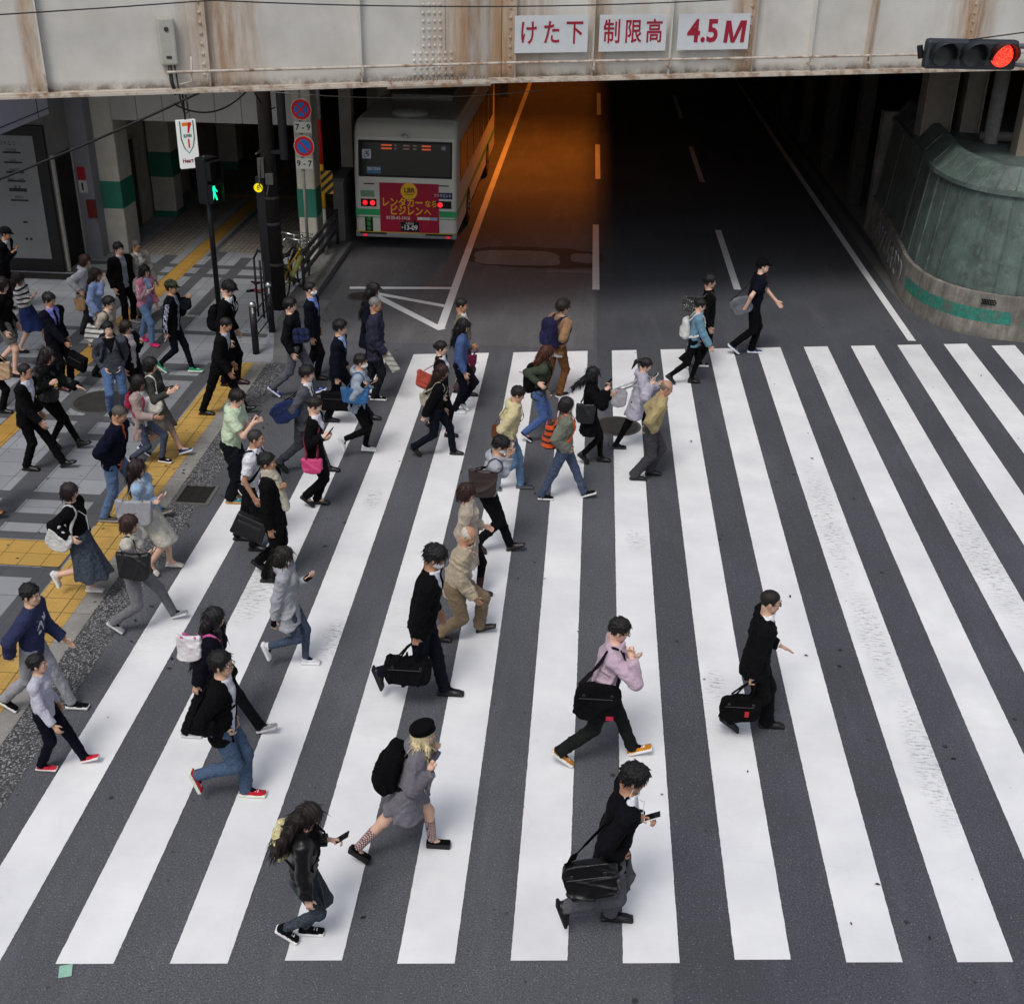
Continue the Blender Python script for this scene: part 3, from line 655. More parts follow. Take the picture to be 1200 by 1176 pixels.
# divider between passage and road
E_ = empty('dividing_wall', (-5.72, 27.2, 0), 0, 'grimy grey wall between the passage and the bus lane', 'wall')
b = MB(); b.box((-.12, 0, 0), (.12, 70, 1.5)); b.build('low_wall', plain((.17, .165, .155), .9, var=.3, scale=1.5), E_)
b = MB(); b.box((-.15, 0, 1.5), (.15, 70, 1.58)); b.build('coping', plain((.12, .12, .115), .8), E_)
for y in (0, 3.6, 7.2, 10.8, 14.4, 18, 22, 26): b = MB(); b.box((-.14, y+1.2, 1.582), (.14, y+1.55, 6)); b.build('post', M_DIM, E_)
b = MB(); b.box((-.05, 2, 3.2), (.05, 70, 3.6)); b.build('rail', M_DIM, E_)
E_ = empty('steel_column', (-5.25, 30.9, 0), 0, 'steel column with black and yellow warning stripes left of the bus', 'column')
b = MB(); b.box((-.14, 0, .0), (.10, .25, 6.0)); b.build('column', plain((.40, .35, .27), .8, var=.2), E_)
def hazmat(c1='b09028', c2='14130f', f=20, ang=.8, ax=2):
    s = NT('warning_stripes'); m = s.sep(s.tc()); a = s.math('SINE', s.math('MULTIPLY', s.math('ADD', m[2], s.math('MULTIPLY', m[0], ang)), f)); s.col(s.mix(s.math('GREATER_THAN', a, 0.), hexc(c1), hexc(c2))); return s.set(.6)
b = MB(); b.box((.10, -.02, 2.5), (.2, .10, 6.0)); b.build('warning_stripes', hazmat('a89b7c', '14130f', 16), E_)
# ================================================================ SHOP BUILDING ON THE LEFT
E_ = empty('shop_building', (-12.5, 24.5, 0), 0, 'dark grey shop corner with a tall poster case, left of the passage', 'building')
M_SHOP = plain((.22, .212, .20), .8, var=.15, scale=1.5)
b = MB(); b.box((-18, 0, 0), (1.32, 14, 6.0)); b.build('wall', M_SHOP, E_)
b = MB(); b.box((-18, -2.4, 3.29), (1.48, 0, 6.0)); b.build('overhang', plain((.46, .47, .54), .5, var=.06, scale=1), E_)
b = MB(); b.box((1.481, -2.4, 3.40), (1.486, 0, 3.415)); b.box((1.481, -.52, 3.29), (1.486, -.50, 6)); b.box((-18, -2.406, 3.36), (1.486, -2.401, 3.375)); b.build('panel_joints', plain('15151a', .8), E_)
b = MB(); b.box((-2.6, -.10, .02), (1.32, -.002, 3.06)); pc = b.build('poster_case', plain('0c0c0e', .5), E_)
b = MB(); b.box((.0, -.115, .30), (1.10, -.102, 2.86)); b.build('poster', plain((.19, .20, .20), .4, var=.1, scale=2), E_)
b = MB(); b.box((-2.4, -.115, .30), (-.35, -.102, 2.86)); b.build('poster', plain((.19, .20, .20), .4, var=.1, scale=2), E_)
b = MB(); MI = plain('15181a', .5)
for i, z in enumerate((2.50, 2.30, 2.10, 1.92, 1.72, 1.52)): b.box((.42, -.1185, z), (.80, -.1165, z+(.07 if i == 4 else .035)))
b.box((.60, -.1185, 1.06), (.70, -.1165, 1.10)); b.disc((.62, -.1175, .72), .03, (0, 1, 0), .003, 12); b.disc((.72, -.1175, .72), .03, (0, 1, 0), .003, 12); b.build('printed_bars', MI, E_)
for z, w_ in ((2.56, 'COFFEE'), (2.36, 'CAFE'), (2.16, 'SWEET'), (1.97, 'MALL CAFE'), (1.80, '喫 茶'), (1.60, 'MENU')):
    t = text('lettering', w_, .085, MI, E_, extr=.001, sx=.8); t.rotation_euler = (rad(90), 0, 0); t.location = (.61, -.1175, z)
b = MB(); b.tube([(.36, -.1175, 2.70), (.40, -.1175, 2.70)], .02, 8); 
t = text('lettering', '○ ↑ △ ○', .10, MI, E_, extr=.001, sx=.8); t.rotation_euler = (rad(90), 0, 0); t.location = (.55, -.1175, 2.70)
b = MB(); b.box((1.323, .12, .02), (1.336, 1.05, 2.40)); b.build('doorway_shade', plain('040405', .6), E_)  # near-black panel; the shade inside the opening is put into its colour
b = MB(); b.box((1.34, .02, .0), (1.40, .10, 2.45)); b.box((1.34, 1.06, 0), (1.36, 1.10, 2.42)); b.build('door_frame', plain((.40, .38, .33), .6), E_)
b = MB(); b.box((1.322, 1.12, 0), (1.72, 1.50, 6.0)); b.build('side_pier', plain((.20, .20, .225), .6, var=.12, scale=2), E_)
b = MB(); b.box((1.40, 1.105, 1.72), (1.58, 1.118, 2.0)); b.build('red_notice', plain('9c1f2c', .5), E_)
b = MB(); b.box((1.40, 1.105, 1.44), (1.58, 1.118, 1.71)); b.build('white_notice', plain('b9b9b5', .5), E_)
b = MB(); b.box((1.46, 1.100, 1.50), (1.50, 1.104, 1.66)); b.build('notice_mark', MI, E_)
b = MB(); b.box((1.52, 1.08, .90), (1.72, 1.118, 1.30)); b.build('hydrant_plate', plain('6d2320', .5), E_)
b = MB(); b.box((-1.2, -2.0, .012), (.5, -1.6, .016)); tag(b.build('floor_mat', plain('1a1a1c', .9), None), 'small dark floor plate in front of the poster case', 'floor plate').location = (-11.2, 25.9, 0)
# ================================================================ RIGHT SIDE: ROUNDED GREEN RETAINING WALL
def greenwall():
    s = NT('green_weathered_paint'); w = s.world(); st = s.noise(1., 5, .7, s.mapping(w, (4, 4, .8))); n = s.noise(1.8, 5, .65, w)
    c = s.mix(s.ramp(n, [(.3, 0), (.7, 1)]), (.055, .085, .076), (.125, .18, .158)); c = s.mix(s.math('MULTIPLY', s.ramp(st, [(.42, 1), (.60, 0)]), .55), c, (.045, .058, .055))
    c = s.mix(s.math('MULTIPLY', s.ramp(s.noise(7, 6, .75, w), [(.56, 0), (.70, 1)]), .5), c, (.22, .26, .24)); c = s.mix(s.math('MULTIPLY', s.ramp(s.noise(2.2, 6, .75, w), [(.5, 0), (.62, 1)]), .6), c, (.03, .042, .038))
    s.col(c); s.bump(s.noise(9, 5, .6, w), .3, .015); return s.set(.6)
def plinthmat():
    s = NT('stained_plinth'); w = s.world(); z = s.sep(w)[2]; n = s.noise(2.6, 6, .7, w); st = s.noise(1., 5, .7, s.mapping(w, (8, 8, .9)))
    c = s.mix(s.ramp(n, [(.35, 0), (.65, 1)]), (.13, .12, .105), (.30, .285, .25)); c = s.mix(s.math('MULTIPLY', s.ramp(st, [(.4, 1), (.62, 0)]), .6), c, (.08, .07, .06))
    s.col(c); s.bump(n, .4, .015); return s.set(.8)
arc = [(7.03, 30.8), (6.98, 29.6), (6.75, 26.4), (6.62, 25.0), (6.66, 24.2), (6.80, 23.55), (7.08, 23.02), (7.45, 22.66), (7.95, 22.42), (8.5, 22.32), (9.5, 22.30), (12, 22.3), (20, 22.3), (30, 22.3)]
def fadedband():
    s = NT('faded_green_band'); w = s.world(); n = s.noise(3.2, 6, .75, w); n2 = s.noise(14, 4, .7, w)
    c = s.mix(s.ramp(n2, [(.35, 0), (.65, 1)]), (.012, .13, .095), (.03, .24, .18)); c = s.mix(s.ramp(n, [(.50, 0), (.62, .9)]), c, (.10, .11, .095)); s.col(c); return s.set(.65)
M_FB = fadedband()
def catmull(P_, n=5):
    o = []
    for i in range(len(P_)-1):
        p0, p1, p2, p3 = (Vector(P_[max(i-1, 0)]), Vector(P_[i]), Vector(P_[i+1]), Vector(P_[min(i+2, len(P_)-1)]))
        for k in range(n): t = k/n; o.append(.5*((2*p1)+(p2-p0)*t+(2*p0-5*p1+4*p2-p3)*t*t+(3*p1-p0-3*p2+p3)*t*t*t))
    o.append(Vector(P_[-1])); return o
arc = catmull(arc)
def offs(d):
    o = []
    for i, p in enumerate(arc):
        t = (arc[min(i+1, len(arc)-1)]-arc[max(i-1, 0)]).normalized(); o.append((p.x-t.y*d, p.y+t.x*d))
    return o
def band(levels, m, name, parent, i0=0, i1=None, closetop=True):
    b = MB(); rows = [offs(d)[i0:i1] for d, z in levels]; n = len(rows[0])
    V = [(x, y, levels[k][1]) for k, r in enumerate(rows) for x, y in r]; F = [(k*n+i, (k+1)*n+i, (k+1)*n+i+1, k*n+i+1)[::-1] for k in range(len(levels)-1) for i in range(n-1)]
    b.add(V, F); o = b.build(name, m, parent, smooth=False); return o
# d grows toward the inside of the corner
E_ = empty('retaining_wall', (8, 24, 0), 0, 'rounded green weathered wall on a stained concrete plinth at the right corner', 'wall')
E_.location = (0, 0, 0)
SG = 1
band([(0, -.02), (-.0*SG, .05), (.03, .30)], plinthmat(), 'plinth_base', E_)
band([(.03, .30), (.035, .56)], plinthmat(), 'plinth_middle', E_)
band([(.035, .56), (.05, .84), (.22, .87)], plinthmat(), 'plinth_top', E_)
nA = len(arc)
b = MB(); b.box((7.06, 30.6, 0), (11.5, 30.9, 2.86)); b.build('end_face', plinthmat(), E_)
band([(.026, .30), (.031, .55)], M_FB, 'green_band', E_, 17, 43)
band([(.026, .30), (.031, .55)], M_FB, 'green_band', E_, 44, 57)
M_GW = greenwall()
band([(.12, .86), (.30, 2.60), (.30, 2.68)], M_GW, 'battered_face', E_)
band([(.24, 2.66), (.25, 2.74), (.31, 2.76)], M_GW, 'shoulder_moulding', E_)
band([(.31, 2.76), (.62, 3.12), (.75, 3.13), (.78, 2.95), (3.5, 2.9)], M_GW, 'sloped_cap', E_)
b = MB(); L0, L1, L2 = offs(.112), offs(.292), offs(.60)
for i in list(range(2, nA, 4)):
    a, c = Vector((*L0[i], .88)), Vector((*L1[i], 2.62)); b.tube([a, c], .016, 6); b.tube([Vector((*offs(.30)[i], 2.77)), Vector((*L2[i], 3.10))], .013, 6)
b.build('vertical_ribs', M_GW, E_)
for (xa, ya) in ((7.6, 22.56), (8.35, 22.32)):
    b = MB()
    for r_ in range(3):
        for c_ in range(6): b.disc((xa+c_*.042+(r_ % 2)*.02, ya+.01-(c_*.012), .66+r_*.04), .013, (.2, -1, 0), .05, 8)
    b.build('vent_holes', plain('060606', .9), E_)
# graffiti scribbles on the shadowed side of the plinth
b = MB(); rs = random.Random(4)
for i in range(9):
    y = 25.0+i*.42; x = 6.60+.03*i; b.tube([(x+.0+.12*math.cos(t)*0-.02, y+.16*math.cos(t+i), .55+.22*math.sin(t*1.0+i*.7)) for t in np.linspace(0, 5, 12)], .012, 5)
b.build('graffiti', plain('6f7476', .7), E_, smooth=True)
# pillars, pipe and dark wall behind
M_BEIGE = plain((.22, .19, .155), .85, var=.22, scale=2)
for (px_, wd, dp, lb) in ((1098, .62, 27.6, 'broad brown concrete pillar above the green wall, below the traffic signal'), (1138, .40, 27.6, 'narrow grey pillar above the green wall, right of the broad one'), (1165, .30, 26.5, 'round grey post rising from the green wall')):
    p_ = PY(px_, 140, dp); E2 = empty('bridge_pillar', (p_[0], p_[1], 0), 0, lb, 'pillar', 'pillars behind the green wall')
    b = MB()
    if wd > .35: b.box((-wd/2, 0, 0), (wd/2, .6, 6.0)); b.build('shaft', M_BEIGE, E2, bevel=.02); b = MB(); b.box((-wd/2-.01, -.03, 0), (-wd/2+.03, -.001, 6.0)); b.box((wd/2-.03, -.03, 0), (wd/2+.01, -.001, 6)); b.build('edge_strip', M_RUST, E2)
    else: b.tube([(0, 0, 0), (0, 0, 6)], wd/2, 16); b.build('shaft', plain((.20, .19, .18), .8, var=.2), E2, smooth=True)
p_ = PY(1192, 150, 25.2); E2 = empty('bridge_pillar', (p_[0]+.2, p_[1], 0), 0, 'pale slim pillar above the green wall at the right edge', 'pillar', 'pillars behind the green wall'); b = MB(); b.box((-.12, 0, 0), (.12, .4, 6.0)); b.build('shaft', M_BEIGE, E2)
b = MB(); b.tube([(8.2, 26.6, 3.05), (10, 26.0, 3.15), (14, 25.6, 3.3)], .10, 12); tag(b.build('drain_pipe', plain((.16, .15, .15), .6), smooth=True), 'dark thick pipe crossing behind the green wall', 'pipe')
E_ = empty('back_wall', (0, 0, 0), 0, 'wall far behind the pillars on the right, blackened for the dark space there', 'wall'); b = MB(); b.box((11.5, 26, 0), (12, 90, 6)); b.box((7.9, 41, 0), (8.2, 110, 6)); b.build('wall', plain((.05, .045, .04), .9), E_)  # near-black colour stands for the unlit space behind the pillars
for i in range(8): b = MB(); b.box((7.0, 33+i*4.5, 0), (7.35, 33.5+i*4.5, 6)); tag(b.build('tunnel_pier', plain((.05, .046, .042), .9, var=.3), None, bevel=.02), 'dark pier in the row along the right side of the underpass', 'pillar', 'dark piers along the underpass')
# sodium lamps of the underpass; unseen trough added to confine light to left lanes
def lamp(x, y, L, e, label):
    E_ = empty('underpass_lamp', (x, y, 5.15), 0, label, 'lamp', 'orange lamps under the bridge')
    b = MB(); b.box((-.17, -L/2, .02), (.17, L/2, .06)); b.box((-.17, -L/2, -.33), (-.155, L/2, .02)); b.box((.092, -L/2, -.32), (.107, L/2, .02)); b.box((-.155, -L/2, -.32), (.092, -L/2+.01, .02)); b.box((-.155, L/2-.01, -.32), (.092, L/2, .02)); b.build('trough', plain('3c3a36', .7), E_)
    b = MB(); b.tube([(0, -L/2+.05, .0), (0, L/2-.05, .0)], .012, 8); b.build('tube', emis('ff7a1a', 6.0), E_, smooth=True)
    a = bpy.data.lights.new('lamp_light', 'AREA'); a.shape = 'RECTANGLE'; a.size = .06; a.size_y = L-.2; a.energy = e; a.color = (1, .235, .02)
    o = bpy.data.objects.new('lamp_light', a); COL.objects.link(o); o.parent = E_; o.location = (0, 0, -.02)
lamp(-1.35, 38.0, 9.0, 420, 'orange sodium lamp with an added cut-off trough under the deck, nearer to the crossing'); lamp(-1.35, 53.0, 8.0, 110, 'orange sodium lamp with an added cut-off trough under the deck, deeper in the underpass')
# ================================================================ STREET FURNITURE
M_BLK = plain('17161a', .45, var=.25); M_CHR = plain('c8c8c8', .15, .95)
def xrot(o, a=90): o.rotation_euler = (rad(a), 0, 0); return o
for (x, y, lb) in ((-5.86, 20.05, 'black bollard with a chrome cap, nearer of the two joined by bars'), (-5.86, 21.22, 'black bollard with a chrome cap, farther of the two joined by bars')):
    E_ = empty('bollard', (x, y, 0), 0, lb, 'bollard', 'black bollards at the kerb')
    b = MB(); b.tube([(0, 0, 0), (0, 0, .90)], .062, 18); b.build('post', M_BLK, E_, smooth=True)
    b = MB(); b.tube([(0, 0, .90), (0, 0, .925), (0, 0, .96), (0, 0, .985)], [.064, .064, .05, .02], 18); b.build('cap', M_CHR, E_, smooth=True)
    b = MB(); b.box((.005, -.066, .78), (.03, -.060, .88)); b.build('reflector', plain('c9c9c9', .2), E_)
for z in (.30, .52, .74): b = MB(); b.tube([(-5.86, 20.11, z), (-5.86, 21.16, z)], .012, 8); tag(b.build('bollard_bar', M_BLK, smooth=True), {.30: 'lowest', .52: 'middle', .74: 'topmost'}[z]+' of three black bars between the bollards', 'bar', 'bars between the bollards')
# utility pole
p_ = G(337, 372); E_ = empty('utility_pole', (-6.06, 22.6, 0), 0, 'thick near-black utility pole rising to the girder beside the bollards', 'pole')
b = MB(); b.tube([(0, 0, 0), (0, 0, 4.0), (0, 0, 6.5)], [.155, .135, .12], 20); b.build('pole', plain('1b1512', .85, var=.35, scale=4), E_, smooth=True)
b = MB(); b.tube([(.33, -.05, 6.2), (.33, -.05, 2.95)], .085, 12); b.box((-.15, -.1, 3.05), (.36, .0, 3.11)); b.build('conduit', plain('15151a', .6), E_)
b = MB(); b.box((-.16, -.20, 2.62), (-.04, -.12, 2.98)); b.box((-.02, -.22, 2.50), (.12, -.13, 2.70)); b.tube([(-.1, -.2, 2.98), (-.14, -.24, 2.5), (-.02, -.22, 2.3), (.06, -.18, 2.6)], .014, 6); b.tube([(-.18, -.05, 3.05), (-.18, -.15, 3.05)], .02, 6); b.build('fittings', plain('55524e', .5), E_)
for z in (.9, 1.7, 2.2): b = MB(); b.tube([(0, 0, z), (0, 0, z+.05)], .158, 18); b.build('steel_band', plain('3b3733', .6), E_)
# button post
E_ = empty('push_button_post', (-6.22, 22.55, 0), 0, 'dark square post with a yellow disc at its top, left of the utility pole', 'post')
b = MB(); b.box((-.085, -.085, 0), (.085, .085, 2.62)); b.build('post', plain('1d1c22', .5), E_, bevel=.01)
b = MB(); b.disc((-.03, -.092, 2.42), .085, (0, 1, 0), .014, 20); b.build('yellow_disc', emis('f2dd08', .5), E_)
b = MB(); b.box((.086, -.06, 2.34), (.092, .06, 2.52)); b.build('side_label', plain('8f9a20', .5), E_)
t = xrot(text('mark', '8', .12, plain('222222', .5), E_, extr=.001)); t.location = (-.03, -.101, 2.42)
# guard rails and frames near the pole
def guard(x, y0, y1, lb):
    E_ = empty('guard_fence', (x, y0, 0), 0, lb, 'fence', 'guard fences at the kerb'); L = y1-y0
    for yy in (0, L): b = MB(); b.tube([(0, yy, 0), (0, yy, .95)], .035, 10); b.build('post', plain('2a2a2e', .5), E_, smooth=True)
    for z in (.45, .65, .85): b = MB(); b.box((-.02, 0, z), (.02, L, z+.09)); b.build('rail', plain('3d3d42', .45), E_)
    return E_
guard(-5.72, 23.4, 26.9, 'grey three-rail guard fence on the raised kerb under the parking signs')
E_ = empty('gate_frame', (-6.25, 22.0, 0), 0, 'dark barred frame standing left of the utility pole', 'frame')
b = MB()
for k, (dx, dy) in enumerate(((-.10, .1), (.04, .0), (.14, -.1))): b.tube([(dx, dy, 0), (dx, dy, 1.15)], .022, 8)
b.tube([(-.10, .1, 1.15), (.02, .02, 1.35), (.14, -.1, 1.30)], .02, 8); b.tube([(-.1, .1, .5), (.14, -.1, .5)], .016, 8); b.build('bars', M_BLK, E_, smooth=True)
# pedestrian signal
p_ = G(263, 372); E_ = empty('pedestrian_signal', (-7.22, 22.4, 0), 0, 'black pedestrian signal on a slim pole, green walking figure lit', 'signal')
b = MB(); b.tube([(0, 0, 0), (0, 0, 3.0)], .052, 14); b.build('pole', M_BLK, E_, smooth=True)
R_ = Matrix.Rotation(rad(62), 4, 'Z')
b = MB(); b.box((-.16, -.16, 2.12), (.18, .10, 2.98), 0, R_); b.build('housing', plain('101216', .4), E_, bevel=.02)
for z0 in (2.16, 2.58):
    b = MB(); b.box((-.15, -.28, z0+.33), (.17, -.16, z0+.345), 0, R_); b.box((-.15, -.28, z0), (-.135, -.16, z0+.33), 0, R_); b.box((.155, -.28, z0), (.17, -.16, z0+.33), 0, R_); b.build('visor', plain('0c0d10', .5), E_)
    b = MB(); b.box((-.15, -.168, z0+.02), (.15, -.162, z0+.31), 0, R_); b.build('lens', plain('0a1512' if z0 < 2.5 else '160b0b', .3), E_)
V, F = poly(UN([ell((0, 0, .115), (.026, .01, .026)), rc((0, 0, .08), (0, 0, .01), .03, .022, EY, .5), rc((.02, 0, .075), (.065, 0, .02), .012, .01), rc((-.02, 0, .075), (-.06, 0, .02), .012, .01), rc((.005, 0, .0), (.05, 0, -.11), .018, .013), rc((-.005, 0, 0), (-.045, 0, -.11), .018, .013)], .006), (-.1, -.05, -.14), (.1, .05, .16), .006, pad=.01)
V = V*A(1.15, .3, 1.15)+A(0, -.176, 2.32); V = V@np.asarray(R_.to_3x3()).T; link('walking_figure', mkmesh('fig', V, F, emis('12f0a0', 2.2)), E_)
# vehicle signal hanging on its arm
E_ = empty('traffic_signal', (5.02, 17.35, 5.72), rad(4), 'grey three-lens traffic signal with the red lamp lit, on an arm from the right', 'traffic light')
b = MB(); b.box((-.62, -.06, -.19), (.62, .10, .19)); b.build('housing', plain('2b3036', .5), E_, bevel=.045)
for i, x in enumerate((-.40, 0, .40)):
    b = MB(); n = 20; rr = .165
    V_ = []; 
    for k in range(n+1):
        a = rad(-20+220*k/n); 
        for (r_, yy) in ((rr, -.06), (rr, -.34)): V_.append((x+r_*math.cos(a), yy+(.0 if yy > -.1 else .10*(1-math.sin(max(a, 0))) if 0 < a < math.pi else .14), r_*math.sin(a)))
    F_ = [(2*k, 2*k+1, 2*k+3, 2*k+2) for k in range(n)]; b.add(V_, F_); o = b.build('visor', plain('1d2126', .5) if i < 2 else plain('3a1416', .45), E_, smooth=True)
    so = o.modifiers.new('s', 'SOLIDIFY'); so.thickness = .008
    b = MB(); b.tube([(x, -.062, 0), (x, -.085, 0), (x, -.10, 0)], [.15, .14, .07], 24)
    if i < 2: b.build('lens', plain('39413f' if i == 0 else '3b3d3c', .35), E_, smooth=True)
    else:
        s_ = NT('red_led'); v = s_.voro(62, None); c = s_.mix(s_.ramp(v.outputs['Distance'], [(.25, 1), (.5, 0)]), (.75, .01, .01), (1, .10, .03)); s_.col((.6, .02, .02)); s_.L(c, s_.b.inputs['Emission Color']); s_.b.inputs['Emission Strength'].default_value = 2.4; b.build('red_lens', s_.m, E_, smooth=True)
b = MB(); b.tube([(.5, .12, .10), (5.5, .2, .12)], .035, 10); b.tube([(.5, .12, -.12), (5.5, .25, -.55)], .028, 10); b.box((-.55, .10, .06), (.6, .14, .12)); b.build('arm', plain('5a5f62', .5), E_, smooth=False)
b = MB(); b.tube([(5.5, .2, -5.72), (5.5, .2, .6)], .10, 14); b.build('pole', plain('5a5f62', .5), E_, smooth=True)
b = MB(); b.tube([(-.70, 0, .1), (-.66, 0, -.06)], .04, 8); b.tube([(-.62, 0, .0), (-.72, 0, .08)], .02, 8); b.build('end_bracket', M_BLK, E_)
# no-parking signs on their post
E_ = empty('sign_post', (-6.0, 25.3, 0), 0, 'pale slim sign post in front of the cream pillar by the bus lane', 'post')
b = MB(); b.tube([(-.05, .02, 0), (-.05, .02, 3.9)], .035, 12); b.build('post', plain('8e8d88', .5), E_, smooth=True)
M_SR, M_SB, M_SW = plain('c2161f', .4, var=.05), plain('1768b4', .4, var=.05), plain('d8d2c2', .5, var=.05)
for z, x, full, lb in ((3.40, -6.0, True, 'round blue no-stopping sign with a red cross, upper of the two'), (2.66, -5.985, False, 'round blue no-parking sign with one red slash, lower of the two')):
    E_ = empty('road_sign', (x, 25.25, z), 0, lb, 'road sign', 'round parking signs')
    for nm, r, y_, m in (('rim', .215, .0, M_SW), ('red_ring', .205, -.004, M_SR), ('blue_face', .145, -.008, M_SB)): b = MB(); b.disc((0, y_, 0), r, (0, 1, 0), .008, 36); b.build(nm, m, E_)
    b = MB()
    for a in ((45, 135) if full else (135,)): b.box((-.15, -.0165 if a == 45 else -.0160, -.018), (.15, -.0125, .018), 0, Matrix.Rotation(rad(-a), 4, 'Y') if False else Matrix.Rotation(rad(45 if a == 135 else -45), 4, 'Y'))
    b.build('red_slash', M_SR, E_)
for z, x, s_, lb in ((3.04, -5.985, '7-9', 'small white plate reading 7-9 under the upper round sign'), (2.30, -6.0, '9-7', 'small white plate reading 9-7 under the lower round sign')):
    E_ = empty('time_plate', (x, 25.25, z), 0, lb, 'plate', 'time plates under the round signs'); b = MB(); b.box((-.18, 0, -.11), (.18, .008, .11)); b.build('plate', plain('aeb0aa', .5, var=.05), E_, bevel=.01)
    t = xrot(text('lettering', s_.replace('-', ' - '), .17, plain('1a1a1a', .5), E_, extr=.001, bold=.004)); t.location = (0, -.002, 0)
# red / yellow pole with hazard marker
E_ = empty('warning_pole', (-5.80, 26.0, 0), 0, 'slim pole in red, yellow and pale grey beside the bus lane', 'pole')
for z0, z1 in ((.15, 1.18), (3.08, 5)): b = MB(); b.tube([(0, 0, z0), (0, 0, z1)], .040, 12); b.build('grey_section', plain('8b8a86', .5), E_, smooth=True)
b = MB(); b.tube([(0, 0, 1.18), (0, 0, 2.15)], .041, 12); b.build('yellow_section', plain('e3a70a', .4, var=.05), E_, smooth=True)
b = MB(); b.tube([(0, 0, 2.15), (0, 0, 3.08)], .041, 12); b.build('red_section', plain('c01616', .4, var=.05), E_, smooth=True)
b = MB(); b.box((-.02, -.06, 1.52), (.24, -.045, 2.02)); b.build('striped_marker', hazmat('b58c1e', '15130e', 36, -.9), E_)
# convenience store sign hanging in the passage
E_ = empty('store_sign', (-8.36, 24.95, 2.2), rad(35), 'white hanging sign with a striped numeral in a green frame, reading Heart-in', 'sign')
b = MB(); b.box((-.20, -.05, 0), (.20, .05, .98)); b.build('panel', emis('c9cccb', .55), E_, bevel=.01)
b = MB(); P_ = [(-.15, .96), (.15, .96), (.15, .60), (.10, .42), (0, .30), (-.10, .42), (-.15, .60)]
b.add([(x, -.0525, z) for x, z in P_]+[(x*.84, -.0525, z if z > .9 else z+.02) for x, z in P_], [(i, (i+1) % 7, (i+1) % 7+7, i+7) for i in range(7)]); b.build('green_frame', emis('1d6b4a', .15), E_)
b = MB(); b.box((-.10, -.0535, .86), (.10, -.0525, .93)); b.build('orange_stripe', emis('e07b1c', .3), E_)
b = MB(); b.add([(x, -.0545, z) for x, z in ((.10, .93), (.03, .93), (-.0, .72), (.035, .72))], [(0, 1, 2, 3)]); b.add([(x, -.0545, z) for x, z in ((-.005, .60), (.03, .60), (.03, .42), (-.005, .42))], [(3, 2, 1, 0)]); b.build('red_stripe', emis('c22026', .3), E_)
t = xrot(text('lettering', 'ELEVEN', .085, plain('1d6b4a', .5), E_, extr=.001, bold=.004, sx=.6)); t.location = (.0, -.054, .66)
t = xrot(text('lettering', 'Heart·in', .12, plain('a11d4a', .5), E_, extr=.001, bold=.004, sx=.8)); t.location = (.0, -.054, .16); t.rotation_euler = (rad(90), 0, 0)
b = MB(); b.tube([(0, 0, .98), (0, 0, 3.8)], .02, 6); b.build('hanger', M_BLK, E_)
